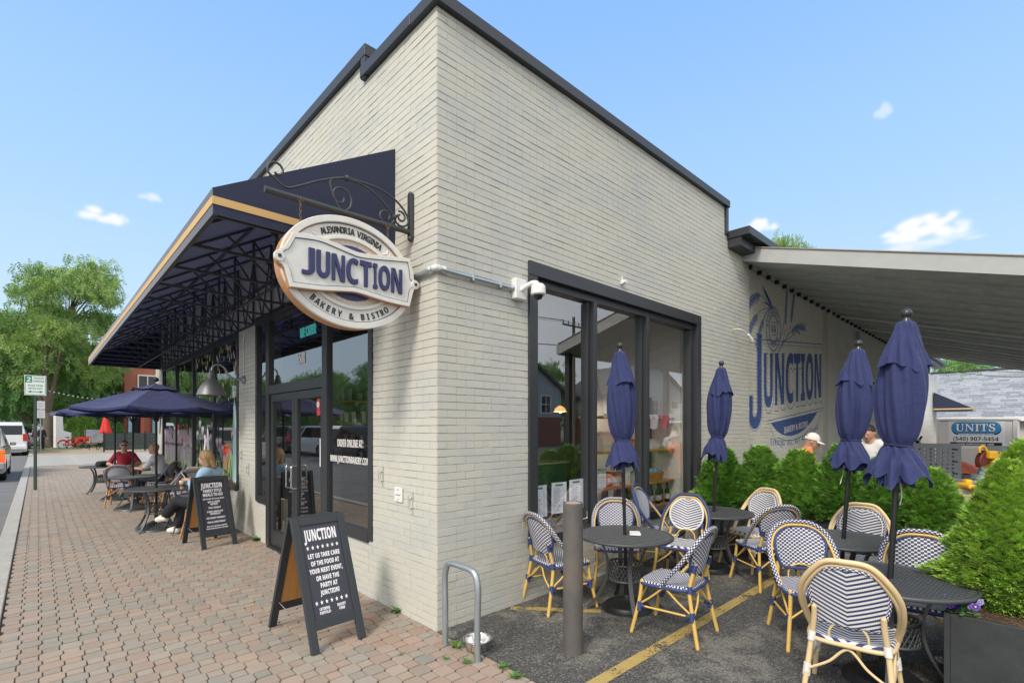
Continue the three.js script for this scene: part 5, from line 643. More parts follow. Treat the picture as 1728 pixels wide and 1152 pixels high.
// ---------- goods and fittings behind the patio window
{
  const sh = thing('display_shelf', 'wooden display shelves just inside the patio window', 'shelf', [3.85, 0, -0.62]);
  for (const y of [0.545, 0.90, 1.385, 1.86]) part(sh, 'board', uvBox(rb(1.86, 0.03, 0.42, 0, y, 0, 0.004)), M.wood);
  for (const x of [-0.9, 0.05, 0.9]) part(sh, 'upright', span(x - 0.018, x + 0.018, 0.02, 2.2, -0.22, -0.185), M.black);
  const rg = rng(91);
  const mkBottle = (label, glass, lab, cap) => { const b = thing('wine_bottle', label, 'bottle'); part(b, 'glass', lathe([[0, 0], [0.036, 0.0], [0.038, 0.01], [0.038, 0.17], [0.034, 0.195], [0.016, 0.225], [0.0145, 0.29], [0.016, 0.30], [0, 0.302]], 16), glass); part(b, 'paper_label', lathe([[0.0388, 0.05], [0.0388, 0.13]], 16), lab); part(b, 'foil', lathe([[0.0155, 0.235], [0.0155, 0.295], [0.0165, 0.303], [0, 0.305]], 12), cap); return b; };
  const glassB = [std([0.012, 0.014, 0.012], 0.12), std([0.30, 0.045, 0.03], 0.12), std([0.10, 0.07, 0.02], 0.12), std([0.02, 0.035, 0.12], 0.12)], labs = [M.white, std([0.55, 0.12, 0.12], 0.6), std([0.62, 0.55, 0.4], 0.6)], caps = [std([0.02, 0.025, 0.09], 0.4), std([0.5, 0.08, 0.1], 0.4), std([0.55, 0.38, 0.06], 0.4), M.black];
  const bottles = [['dark wine bottle with a white label on the lower window shelf', 0, 0, 0], ['rose wine bottle with a white label on the lower window shelf', 1, 0, 3], ['amber wine bottle with gold foil on the lower window shelf', 2, 2, 2], ['blue wine bottle with navy foil on the lower window shelf', 3, 0, 0], ['dark wine bottle with red label and pink foil on the lower window shelf', 0, 1, 1]].map(([l, g, a, c]) => mkBottle(l, glassB[g], labs[a], caps[c]));
  const used = [0, 0, 0, 0, 0]; const order = [4, 4, 0, 4, 0, 0, 0, 2, 2, 2, 1, 1, 1, 3, 3, 0, 0, 4, 0];
  order.forEach((k, i) => { const x = 3.02 + i * 0.094, z = -0.50 - (i % 3) * 0.03, grp = ['dark white-label bottles', 'rose bottles', 'amber bottles', 'blue bottles', 'red-label bottles'][k] + ' in the window'; if (!used[k]++) { bottles[k].position.set(x, 0.56, z); bottles[k].userData.group = grp; } else copy(bottles[k], [x, 0.56, z], rg() * 6, null, grp); });
  const boxes = [[3.02, 0.915, 0.16, 0.24, [0.55, 0.68, 0.74], 'pale blue patterned gift box on the middle shelf'], [3.2, 0.915, 0.12, 0.2, [0.62, 0.05, 0.05], 'red gift box on the middle shelf'], [3.34, 0.915, 0.1, 0.14, [0.7, 0.68, 0.62], 'cream carton on the middle shelf'], [3.47, 0.915, 0.12, 0.18, [0.65, 0.10, 0.12], 'crimson carton on the middle shelf beside the cream one'], [3.62, 0.915, 0.12, 0.2, [0.72, 0.7, 0.66], 'tall white carton on the middle shelf'], [3.78, 0.915, 0.11, 0.16, [0.35, 0.42, 0.4], 'grey green carton on the middle shelf'], [3.95, 0.915, 0.10, 0.17, [0.7, 0.68, 0.66], 'white carton with a ribbon next to the basket'], [3.1, 1.40, 0.22, 0.26, [0.62, 0.56, 0.42], 'large cream box on the upper shelf'], [3.34, 1.40, 0.16, 0.2, [0.68, 0.6, 0.3], 'yellow carton on the upper shelf'], [3.5, 1.40, 0.12, 0.24, [0.7, 0.68, 0.64], 'white carton on the upper shelf'], [3.9, 1.40, 0.09, 0.15, [0.55, 0.14, 0.08], 'orange red jar carton on the upper shelf'], [4.05, 1.40, 0.16, 0.14, [0.3, 0.36, 0.36], 'dull teal carton on the upper shelf'], [4.36, 1.40, 0.34, 0.15, [0.62, 0.6, 0.55], 'long row box of biscuits on the upper shelf']];
  for (const [x, y, w, h, c, lab] of boxes) { const b = thing('gift_box', lab, 'box', [x, y, -0.58 + rg() * 0.05], (rg() - 0.5) * 0.3); part(b, 'carton', rb(w, h, 0.12, 0, h / 2, 0, 0.004), std(c, 0.6)); part(b, 'lid', rb(w + 0.006, h * 0.16, 0.126, 0, h * 0.92, 0, 0.003), std(c.map((v) => v * 0.8), 0.6)); part(b, 'sticker', rb(w * 0.5, h * 0.3, 0.002, 0, h * 0.45, 0.0615, 0.001, 1), std([0.6, 0.58, 0.52], 0.6)); }
  const bk = thing('wicker_basket', 'wicker basket of blue packets on the middle shelf', 'basket', [4.35, 0.916, -0.55]); const wk = []; for (let k = 0; k < 7; k++) wk.push(tube([...Array(24)].map((_, i) => { const a = i / 24 * 6.283; return [(0.2 + k * 0.006) * Math.cos(a), 0.012 + k * 0.019, (0.11 + k * 0.005) * Math.sin(a)]; }), 0.010, 60, 6, true)); part(bk, 'weave', merge(wk), M.wood); part(bk, 'packet', merge([...Array(9)].map((_, i) => rot(rb(0.1, 0.02, 0.07, 0, 0, 0, 0.008), rg(), rg() * 3, rg()).translate((rg() - 0.5) * 0.26, 0.13 + rg() * 0.03, (rg() - 0.5) * 0.1))), std([0.25, 0.45, 0.62], 0.5)).userData.kind = 'stuff';
  [[3.3, [0.1, 0.5, 0.2], 'green'], [3.75, [0.7, 0.7, 0.7], 'white'], [4.15, [0.72, 0.7, 0.7], 'ivory'], [4.45, [0.75, 0.16, 0.22], 'pink']].forEach(([x, c, n]) => { const b = thing('folded_shirt', n + ' folded cloth hanging over the top shelf edge', 'cloth', [x, 1.88, -0.41]); part(b, 'cloth', grid(8, 6, (u, v) => [(u - 0.5) * 0.22, 0.02 - v * 0.2 + 0.01 * Math.sin(u * 9), 0.008 + 0.012 * Math.sin(u * 7 + v * 3)]), std(c, 0.8)); part(b, 'fold', rb(0.22, 0.03, 0.2, 0, 0.015, -0.1, 0.01), std(c, 0.8)); });
  const paper = canvasTex(256, 384, (c) => { c.fillStyle = '#e9edf2'; c.fillRect(0, 0, 256, 384); c.fillStyle = '#70757f'; c.fillRect(60, 22, 130, 26); for (let y = 66; y < 360; y += 12) { c.fillStyle = 'rgba(70,75,90,0.75)'; c.fillRect(24 + (y % 5) * 4, y, 90 + (y * 37 % 60), 4); if (y % 24 < 12) c.fillRect(190, y, 30, 4); } });
  [[1.38, 'left-hand menu sheet taped inside the patio window'], [1.70, 'middle menu sheet taped inside the patio window'], [2.0, 'menu sheet taped inside the window behind the bollard']].forEach(([x, lab], i) => single('menu_sheet', lab, 'menu', new THREE.PlaneGeometry(0.25, 0.34).rotateZ([0.03, -0.02, 0.01][i]), std([1, 1, 1], 0.7, 0, { map: paper }), [x, 0.94 + i * 0.012, -0.115]));
  const mg = thing('magazine_pile', 'pile of magazines lying inside the window behind the bollard', 'magazines', [1.62, 0.55, -0.42], 0.3); const sill = single('window_bench', 'dark bench board along the inside of the patio window', 'bench', uvBox(rb(1.8, 0.04, 0.5, 1.98, 0.5, -0.44, 0.005)), M.frame); [[0.55, 0.3, 0.25], [0.3, 0.4, 0.55], [0.7, 0.68, 0.6], [0.45, 0.25, 0.35], [0.6, 0.55, 0.5]].forEach((c, i) => part(mg, 'magazine', rot(rb(0.3, 0.012, 0.22, 0, 0, 0, 0.004), 0, rg() * 0.9).translate(rg() * 0.08, -0.02 + i * 0.014, rg() * 0.06), std(c, 0.4)));
  const bs = thing('book_stack', 'stack of white books beside the magazines in the window', 'books', [2.22, 0.525, -0.36], -0.4); for (let i = 0; i < 4; i++) part(bs, 'book', rot(rb(0.2, 0.035, 0.15, 0, 0, 0, 0.006), 0, rg() * 0.4).translate(0, 0.018 + i * 0.037, 0), M.white);
  const ct = thing('service_counter', 'teal service counter with a pale worktop inside the shop', 'counter', [4.2, 0, -4.2]); part(ct, 'front', uvBox(rb(4.2, 0.9, 0.6, 0, 0.46, 0, 0.01)), std([0.07, 0.20, 0.20], 0.6)); part(ct, 'worktop', rb(4.3, 0.04, 0.7, 0, 0.93, 0, 0.006), M.white); part(ct, 'glass_case', merge([span(-1.5, 0.6, 0.95, 1.35, 0.28, 0.29), span(-1.5, 0.6, 1.35, 1.36, -0.2, 0.29)]), M.glass);
  const bc = thing('back_shelf', 'dark wall shelf of crockery at the back of the shop', 'shelf', [4.5, 1.3, -7.2]); for (let k = 0; k < 3; k++) { part(bc, 'board', rb(5, 0.04, 0.3, 0, k * 0.5, 0, 0.005), M.wood); const it = []; for (let x = -2.3; x < 2.3; x += rg() * 0.12 + 0.14) it.push(rb(0.1, 0.12 + rg() * 0.2, 0.12, x, k * 0.5 + 0.14, 0, 0.02)); part(bc, 'crockery', merge(it), k % 2 ? M.white : M.plastic).userData.kind = 'stuff'; } part(bc, 'panel', span(-2.6, 2.6, -1.3, 1.8, -0.25, -0.2), M.frame);
  for (const [x, z, lab] of [[4.35, -2.4, 'small glowing dome pendant hanging deeper in the shop'], [2.75, -2.3, 'small glowing dome pendant near the patio glass']]) { const p = thing('pendant_lamp', lab, 'pendant', [x, 2.0, z]); part(p, 'cord', bar([0, 0.1, 0], [0, 1.55, 0], 0.005), M.black); part(p, 'lamp_shade', lathe([[0.015, 0.11], [0.04, 0.10], [0.09, 0.06], [0.115, 0]], 24), std([0.5, 0.28, 0.06], 0.5, 0, { emissive: new THREE.Color(1, 0.55, 0.18), emissiveIntensity: 0.8 })); const b = part(p, 'bulb', ball(0.03, 0, 0.02, 0, 12), std([1, 0.9, 0.7], 0.5, 0, { emissive: new THREE.Color(1, 0.75, 0.4), emissiveIntensity: 1.5 })); const l = new THREE.PointLight(new THREE.Color(1, 0.85, 0.65), 0.9); l.position.set(0, -0.03, 0); l.castShadow = true; p.add(l); }
  const ne = thing('neon_sign', 'small turquoise tube sign hung behind the glass over the doors', 'neon sign', [0.09, 2.97, -3.0], -Math.PI / 2); part(ne, 'letter', text3('WE CATER', 0.13, 0.52, 0.012).translate(0, 0, 0), std([0.05, 0.35, 0.33], 0.4, 0, { emissive: new THREE.Color(0.08, 0.55, 0.5), emissiveIntensity: 0.3 })); part(ne, 'hanger', merge([bar([-0.22, 0.07, 0.0], [-0.34, 0.3, 0], 0.003), bar([0.2, 0.07, 0], [0.3, 0.3, 0], 0.003)]), M.chrome);
}
// ---------- people: one continuous skin surface each, clothes as shells over it
function sdfGeo(f, lo, hi, cell) {                                          // surface where f = 0 inside the box lo..hi
  const size = Math.max(hi[0] - lo[0], hi[1] - lo[1], hi[2] - lo[2]) + cell * 6, res = Math.ceil(size / cell), c = [0, 1, 2].map((i) => (lo[i] + hi[i]) / 2), mc = new MarchingCubes(res, new THREE.MeshBasicMaterial(), false, false, 220000);
  mc.isolation = 0; const h = size / res, n = mc.size; for (let z = 0; z < n; z++) for (let y = 0; y < n; y++) for (let x = 0; x < n; x++) { const q = [x, y, z].map((v, i) => (v - n / 2) / (n / 2) * size / 2 + c[i]); mc.field[z * n * n + y * n + x] = (q[0] < lo[0] || q[1] < lo[1] || q[2] < lo[2] || q[0] > hi[0] || q[1] > hi[1] || q[2] > hi[2]) ? -1 : -f(q[0], q[1], q[2]); }
  mc.update(); const k = mc.count, p = new Float32Array(k * 3), nn = new Float32Array(k * 3); for (let i = 0; i < k * 3; i++) { p[i] = mc.positionArray[i] * size / 2 + c[i % 3]; nn[i] = mc.normalArray[i]; }
  const g = new THREE.BufferGeometry(); g.setAttribute('position', new THREE.BufferAttribute(p, 3)); g.computeVertexNormals(); const m = BGU.mergeVertices(g.deleteAttribute('normal'), 1e-5); m.computeVertexNormals(); return clean(m);
}
const smin = (a, b, k) => { const h = Math.max(k - Math.abs(a - b), 0) / k; return Math.min(a, b) - h * h * k * 0.25; };
function cone(p, a, b, ra, rb2) { const bx0 = b[0] - a[0], by = b[1] - a[1], bz = b[2] - a[2], px = p[0] - a[0], py = p[1] - a[1], pz = p[2] - a[2]; let t = (px * bx0 + py * by + pz * bz) / (bx0 * bx0 + by * by + bz * bz); t = t < 0 ? 0 : t > 1 ? 1 : t; return Math.hypot(px - bx0 * t, py - by * t, pz - bz * t) - (ra + (rb2 - ra) * t); }
const bones2f = (bones, k) => { const B = bones.map((b) => [...b, [Math.min(b[0][0], b[1][0]) - Math.max(b[2], b[3]) - 0.12, Math.max(b[0][0], b[1][0]) + Math.max(b[2], b[3]) + 0.12, Math.min(b[0][1], b[1][1]) - Math.max(b[2], b[3]) - 0.12, Math.max(b[0][1], b[1][1]) + Math.max(b[2], b[3]) + 0.12]]); return (x, y, z) => { let d = 1; const p = [x, y, z]; for (const b of B) { const q = b[4]; if (x < q[0] || x > q[1] || y < q[2] || y > q[3]) continue; d = smin(d, cone(p, b[0], b[1], b[2], b[3]), k); } return d; }; };
const bounds = (bones, m) => { const lo = [9, 9, 9], hi = [-9, -9, -9]; for (const [a, b, r, s] of bones) for (const [q, rr] of [[a, r], [b, s]]) for (let i = 0; i < 3; i++) { lo[i] = Math.min(lo[i], q[i] - rr - m); hi[i] = Math.max(hi[i], q[i] + rr + m); } return [lo, hi]; };
const fromBones = (bones, k, cell) => { const [lo, hi] = bounds(bones, 0.03); return sdfGeo(bones2f(bones, k), lo, hi, cell); };
const lerp3 = (a, b, t) => a.map((v, i) => v + (b[i] - v) * t);
function person(label, pos, turn, o) {
  const t = thing('person', label, 'person', pos, turn), J = o.j, f = o.f || 1, skin = std(o.skin, 0.55), B = [];
  const mid = (a, b) => lerp3(a, b, 0.5);
  const pelvis = mid(J.hipL, J.hipR), chest = mid(J.shL, J.shR), fem = o.female ? 0.92 : 1;
  const torso = [[[pelvis[0] - 0.06, pelvis[1] + 0.02, pelvis[2]], [pelvis[0] + 0.06, pelvis[1] + 0.02, pelvis[2]], 0.125, 0.125], [pelvis, lerp3(pelvis, chest, 0.45), 0.125, 0.118 * fem], [lerp3(pelvis, chest, 0.4), lerp3(pelvis, chest, 0.8), 0.12 * fem, 0.135 * fem], [lerp3(J.shL, chest, 0.35), lerp3(J.shR, chest, 0.35), 0.085 * fem, 0.085 * fem], [lerp3(pelvis, chest, 0.7), lerp3(J.shL, chest, 0.4), 0.10 * fem, 0.075], [lerp3(pelvis, chest, 0.7), lerp3(J.shR, chest, 0.4), 0.10 * fem, 0.075]];
  const arm = (s) => [[J['sh' + s], J['el' + s], 0.052 * fem, 0.041 * fem], [J['el' + s], J['wr' + s], 0.041 * fem, 0.027 * fem]];
  const leg = (s) => [[J['hip' + s], J['kn' + s], 0.088, 0.058], [J['kn' + s], J['an' + s], 0.054, 0.036], [J['an' + s], J['toe' + s], 0.038, 0.030]];
  const neck = [[chest, J.neck, 0.062 * fem, 0.054 * fem], [J.neck, lerp3(J.neck, J.head, 0.6), 0.054 * fem, 0.056]];
  const fingers = (s) => { const w = J['wr' + s], h = J['ha' + s], d = V3(...h).sub(V3(...w)).normalize(), up = V3(0, 1, 0), sd = new THREE.Vector3().crossVectors(d, up).normalize().multiplyScalar(s === 'L' ? 1 : -1), nrm = new THREE.Vector3().crossVectors(sd, d), P = (a, b, c) => V3(...w).addScaledVector(d, a).addScaledVector(sd, b).addScaledVector(nrm, c).toArray(), out = [[P(0.0, 0, 0), P(0.075, 0.018, 0), 0.026, 0.020], [P(0.0, 0, 0), P(0.075, -0.018, 0), 0.024, 0.018]]; const sgn = s === 'L' ? 1 : -1; for (let i = 0; i < 4; i++) { const q = (i - 1.5) * 0.019, L = [0.068, 0.078, 0.072, 0.055][i]; out.push([P(0.08, q, 0), P(0.08 + L * 0.5, q * 1.1, -sgn * 0.014), 0.0095, 0.0088], [P(0.08 + L * 0.5, q * 1.1, -sgn * 0.014), P(0.08 + L * 0.8, q * 1.1, -sgn * 0.044), 0.0088, 0.0078]); } out.push([P(0.02, -0.03, 0), P(0.06, -0.055, -sgn * 0.012), 0.012, 0.010], [P(0.06, -0.055, -sgn * 0.012), P(0.09, -0.05, -sgn * 0.03), 0.010, 0.008]); return out; };
  // head in its own frame, turned by o.look
  const yaw = o.look || 0, pit = o.nod || 0, hm = new THREE.Matrix4().makeTranslation(...J.head).multiply(new THREE.Matrix4().makeRotationY(yaw)).multiply(new THREE.Matrix4().makeRotationX(pit));
  const el = (x, y, z, cx, cy, cz, a, b, c) => { const k = Math.hypot((x - cx) / a, (y - cy) / b, (z - cz) / c); return (k - 1) * Math.min(a, b, c); };
  const headF = (x, y, z) => { let d = el(x, y, z, 0, 0.025, -0.012, 0.077, 0.098, 0.098); d = smin(d, el(x, y, z, 0, -0.045, 0.022, 0.055, 0.070, 0.068), 0.05); d = smin(d, cone([x, y, z], [0, 0.005, 0.088], [0, -0.022, 0.106], 0.009, 0.014), 0.02); d = smin(d, cone([x, y, z], [-0.018, -0.058, 0.083], [0.018, -0.058, 0.083], 0.007, 0.007), 0.01); d = smin(d, cone([x, y, z], [0, -0.092, 0.068], [0, -0.09, 0.07], 0.017, 0.017), 0.03); d = smin(d, cone([x, y, z], [-0.034, 0.024, 0.08], [0.034, 0.024, 0.08], 0.008, 0.008), 0.02); for (const s of [-1, 1]) { d = Math.max(d, -el(x, y, z, s * 0.031, 0.006, 0.098, 0.017, 0.010, 0.014)); d = smin(d, el(x, y, z, s * 0.080, -0.005, -0.01, 0.010, 0.032, 0.02), 0.008); } d = smin(d, cone([x, y, z], [0, -0.06, -0.03], [0, -0.16, -0.045], 0.052, 0.054), 0.03); return d; };
  const head = sdfGeo(headF, [-0.11, -0.16, -0.13], [0.11, 0.14, 0.14], 0.0055); head.applyMatrix4(hm);
  const skinB = [...torso, ...arm('L'), ...arm('R'), ...neck, ...leg('L'), ...leg('R')].map(([a, b, r, s]) => [a, b, r * 0.97, s * 0.97]);
  const hands = ['L', 'R'].map((s) => fromBones(fingers(s), 0.012, 0.0045));
  const body = part(t, 'body', merge([fromBones(skinB, 0.05, 0.013), head, ...hands]), skin);
  const H = (g) => g.applyMatrix4(hm);
  part(body, 'eye', merge([-1, 1].map((s) => H(ball(0.0115, s * 0.031, 0.006, 0.080, 10)))), std([0.55, 0.53, 0.5], 0.2)); part(body, 'iris', merge([-1, 1].map((s) => H(ball(0.0055, s * 0.031, 0.006, 0.0885, 8)))), std([0.03, 0.02, 0.015], 0.2)); part(body, 'lips', H(merge([cappedTube([[-0.02, -0.058, 0.087], [0, -0.057, 0.092], [0.02, -0.058, 0.087]], 0.0045, 10, 6)])), std([0.42, 0.16, 0.13], 0.5));
  // clothes
  const grow = (l, e) => l.map(([a, b, r, s]) => [a, b, r + e, s + e]);
  const slv = (s, k) => { const a = J['sh' + s], e = J['el' + s], w = J['wr' + s]; return k > 1 ? [[a, e, 0.06 * fem, 0.052 * fem], [e, lerp3(e, w, k - 1), 0.052 * fem, 0.044 * fem]] : [[a, lerp3(a, e, k), 0.062 * fem, 0.06 * fem]]; };
  const shirtB = [...grow(torso, 0.012), ...slv('L', o.sleeve), ...slv('R', o.sleeve)]; part(t, 'shirt', fromBones(shirtB, 0.05, 0.012), std(o.shirt, 0.85, 0, { bumpMap: rep(lumpTex, 0.25), bumpScale: 0.008 }));
  const trB = [...grow(torso.slice(0, 1), 0.016)]; for (const s of ['L', 'R']) { trB.push([J['hip' + s], J['kn' + s], 0.10, 0.072]); if (o.trouser > 0.05) trB.push([J['kn' + s], lerp3(J['kn' + s], J['an' + s], o.trouser), 0.072, o.wide || 0.056]); } part(t, 'trousers', fromBones(trB, 0.04, 0.012), std(o.pants, 0.9, 0, { bumpMap: rep(lumpTex, 0.25), bumpScale: 0.008 }));
  for (const s of ['L', 'R']) { const a = J['an' + s], e = J['toe' + s], d = V3(...e).sub(V3(...a)); const heel = [a[0] - d.x * 0.25, Math.min(a[1], e[1]) - 0.0 + (a[1] - e[1]) * 0.2, a[2] - d.z * 0.25]; part(t, 'shoe', fromBones([[lerp3(a, heel, 0.8), e, 0.042, 0.040], [lerp3(a, [a[0], a[1] - 0.03, a[2]], 1), lerp3(a, e, 0.5), 0.045, 0.043], [e, [e[0] + d.x * 0.35, e[1] - 0.005, e[2] + d.z * 0.35], 0.041, 0.034]], 0.03, 0.009), std(o.shoes, 0.6)); if (o.socks) part(t, 'sock', fromBones([[a, lerp3(a, J['kn' + s], 0.3), 0.041, 0.043]], 0.02, 0.01), std(o.socks, 0.8)); }
  // hair
  if (o.hair) { const len = o.hairLen || 0, hf = (x, y, z) => { let d = el(x, y, z, 0, 0.035, -0.018, 0.086, 0.104, 0.106); if (len) { d = smin(d, cone([x, y, z], [-0.06, 0.0, -0.03], [-0.075, -len, -0.03], 0.045, 0.04), 0.03); d = smin(d, cone([x, y, z], [0.06, 0.0, -0.03], [0.075, -len, -0.03], 0.045, 0.04), 0.03); d = smin(d, cone([x, y, z], [0, 0.0, -0.07], [0, -len - 0.03, -0.07], 0.06, 0.05), 0.03); } const cut = len ? Math.max(z - 0.045, -1) : Math.max((z - 0.035) - (y - 0.05) * 1.1, -(y + 0.015) + Math.max(0, -z) * 0.7 - 0.02 * 0); const fc = Math.max(el(x, y, z, 0, -0.03, 0.09, 0.07, 0.085, 0.09) * -1, -9); d = Math.max(d, len ? Math.min(cut, 9) : cut); d = Math.max(d, fc); return d + 0.002 * Math.sin(x * 160) * Math.sin(y * 90 + z * 120); }; part(t, 'hair', H(sdfGeo(hf, [-0.15, -0.16 - len, -0.16], [0.15, 0.15, 0.14], 0.006)), std(o.hair, 0.6, 0, { bumpMap: rep(grainTex, 0.03), bumpScale: 0.003 })); }
  if (o.glasses) part(t, 'sunglasses', H(merge([-1, 1].flatMap((s) => [new THREE.SphereGeometry(1, 12, 8).scale(0.027, 0.019, 0.008).translate(s * 0.032, 0.004, 0.097), bar([s * 0.058, 0.008, 0.09], [s * 0.082, 0.01, -0.01], 0.0035)]).concat([bar([-0.01, 0.008, 0.101], [0.01, 0.008, 0.101], 0.003)]))), M.black);
  if (o.cap) { const cf = (x, y, z) => Math.max(el(x, y, z, 0, 0.03, -0.012, 0.092, 0.115, 0.112), 0.028 - y + z * 0.1); part(t, 'cap', H(merge([sdfGeo(cf, [-0.12, -0.02, -0.15], [0.12, 0.17, 0.14], 0.006), grid(12, 5, (u, v) => { const a = (u - 0.5) * 2.3; const r0 = 0.088 + v * 0.085 * Math.cos(a * 0.75); return [Math.sin(a) * (0.088 + v * 0.01), 0.045 - v * 0.022 - 0.012 * Math.abs(Math.sin(a)), 0.01 + Math.cos(a) * r0]; })])), std(o.cap, 0.8)); }
  return t;
}
const sit = (o = {}) => ({ hipL: [0.09, 0.52, 0], hipR: [-0.09, 0.52, 0], knL: [0.12, 0.52, 0.43], knR: [-0.12, 0.52, 0.43], anL: [0.11, 0.09, 0.42], anR: [-0.11, 0.09, 0.42], toeL: [0.12, 0.05, 0.54], toeR: [-0.12, 0.05, 0.54], shL: [0.185, 1.0, -0.05], shR: [-0.185, 1.0, -0.05], neck: [0, 1.075, -0.035], head: [0, 1.235, 0.0], elL: [0.25, 0.78, 0.08], elR: [-0.25, 0.78, 0.08], wrL: [0.14, 0.78, 0.32], wrR: [-0.14, 0.78, 0.32], haL: [0.11, 0.78, 0.42], haR: [-0.11, 0.78, 0.42], ...o });
const stand = (o = {}) => ({ hipL: [0.09, 0.93, 0], hipR: [-0.09, 0.93, 0], knL: [0.10, 0.5, 0.02], knR: [-0.10, 0.5, 0.02], anL: [0.10, 0.08, 0], anR: [-0.10, 0.08, 0], toeL: [0.12, 0.04, 0.13], toeR: [-0.12, 0.04, 0.13], shL: [0.19, 1.43, 0], shR: [-0.19, 1.43, 0], neck: [0, 1.5, 0.01], head: [0, 1.645, 0.03], elL: [0.26, 1.15, 0], elR: [-0.26, 1.15, 0], wrL: [0.25, 0.95, 0.14], wrR: [-0.25, 0.95, 0.14], haL: [0.24, 0.9, 0.22], haR: [-0.24, 0.9, 0.22], ...o });
const pal1 = [0.50, 0.29, 0.20], pal2 = [0.52, 0.31, 0.22];
const woman = person('woman in a pale blue shirt and dark trousers looking at a phone', [-0.50, 0, -5.56], Math.atan2(-0.64, -0.77), { female: true, skin: pal2, hair: [0.26, 0.16, 0.07], hairLen: 0.13, shirt: [0.30, 0.45, 0.62], sleeve: 1.75, pants: [0.016, 0.018, 0.024], trouser: 0.78, wide: 0.085, shoes: [0.70, 0.69, 0.66], nod: 0.35, look: 0.1,
  j: sit({ knL: [0.10, 0.56, 0.44], knR: [-0.08, 0.50, 0.44], anL: [-0.02, 0.30, 0.76], toeL: [-0.03, 0.24, 0.87], anR: [-0.10, 0.09, 0.62], toeR: [-0.12, 0.05, 0.74], wrL: [0.05, 0.88, 0.27], wrR: [-0.06, 0.88, 0.27], haL: [0.03, 0.91, 0.36], haR: [-0.03, 0.91, 0.36], elL: [0.23, 0.78, 0.06], elR: [-0.23, 0.78, 0.06], head: [0, 1.225, 0.03] }) });
person('man in a red shirt and sunglasses sitting with one leg crossed', [-0.86, 0, -12.5], Math.atan2(-0.35, 0.94), { skin: pal1, hair: [0.05, 0.04, 0.035], shirt: [0.36, 0.016, 0.035], sleeve: 0.85, pants: [0.018, 0.018, 0.02], trouser: 0.05, shoes: [0.022, 0.022, 0.022], socks: [0.6, 0.03, 0.12], glasses: true, look: 0.25,
  j: sit({ knR: [-0.26, 0.62, 0.34], anR: [0.02, 0.60, 0.46], toeR: [-0.24, 0.55, 0.55], knL: [0.13, 0.53, 0.42], anL: [0.16, 0.09, 0.45], toeL: [0.2, 0.05, 0.57], elL: [0.33, 0.80, 0.02], elR: [-0.31, 0.80, 0.02], wrL: [0.22, 0.76, 0.27], haL: [0.16, 0.76, 0.36], head: [0, 1.26, 0] }) });
person('man in a white t-shirt with sunglasses pushed up on blond hair', [-0.36, 0, -10.75], Math.atan2(-0.86, -0.5), { skin: [0.55, 0.28, 0.19], hair: [0.45, 0.32, 0.13], shirt: [0.72, 0.72, 0.72], sleeve: 0.8, pants: [0.03, 0.04, 0.07], trouser: 0.85, shoes: [0.03, 0.03, 0.03], look: 0.0,
  j: sit({ shL: [0.185, 0.98, 0.06], shR: [-0.185, 0.98, 0.06], neck: [0, 1.05, 0.08], head: [0, 1.205, 0.13], elL: [0.24, 0.76, 0.24], elR: [-0.24, 0.76, 0.24], wrL: [0.10, 0.77, 0.46], wrR: [-0.10, 0.77, 0.46], haL: [0.05, 0.77, 0.55], haR: [-0.05, 0.77, 0.55] }) });
person('man in a white cap and orange vest standing behind the hedge', [6.35, -0.13, 0.98], Math.atan2(0.3, 0.95), { skin: [0.44, 0.25, 0.16], hair: [0.03, 0.025, 0.02], cap: [0.66, 0.63, 0.58], shirt: [0.85, 0.20, 0.03], sleeve: 0.9, pants: [0.05, 0.06, 0.10], trouser: 0.95, shoes: [0.1, 0.07, 0.04], nod: 0.35, j: stand({ neck: [0, 1.49, 0.04], head: [0, 1.625, 0.09] }) });
person('dark haired man in white looking down behind the hedge', [7.47, 0.0, 1.64], Math.atan2(-0.75, -0.2), { skin: [0.48, 0.26, 0.17], hair: [0.018, 0.016, 0.015], shirt: [0.66, 0.66, 0.64], sleeve: 0.8, pants: [0.06, 0.07, 0.1], trouser: 0.95, shoes: [0.05, 0.05, 0.05], nod: 0.4, j: stand({ neck: [0, 1.49, 0.05], head: [0, 1.625, 0.10] }) });
person('distant person in black standing by the street tree', [-2.25, 0, -47.5], 0.6, { skin: pal1, hair: [0.02, 0.02, 0.02], shirt: [0.016, 0.017, 0.022], sleeve: 1.8, pants: [0.018, 0.02, 0.028], trouser: 0.95, shoes: [0.03, 0.03, 0.03], j: stand() });
{ const ph = thing('phone', 'white phone held by the seated woman', 'phone', [-0.50, 0, -5.56], Math.atan2(-0.64, -0.77)); part(ph, 'case', rot(rb(0.075, 0.009, 0.15, 0, 0, 0, 0.004), -0.9).translate(0, 0.955, 0.385), M.white); part(ph, 'screen', rot(bx(0.066, 0.001, 0.135, 0, 0.0055, 0), -0.9).translate(0, 0.955, 0.385), M.carGlass); }
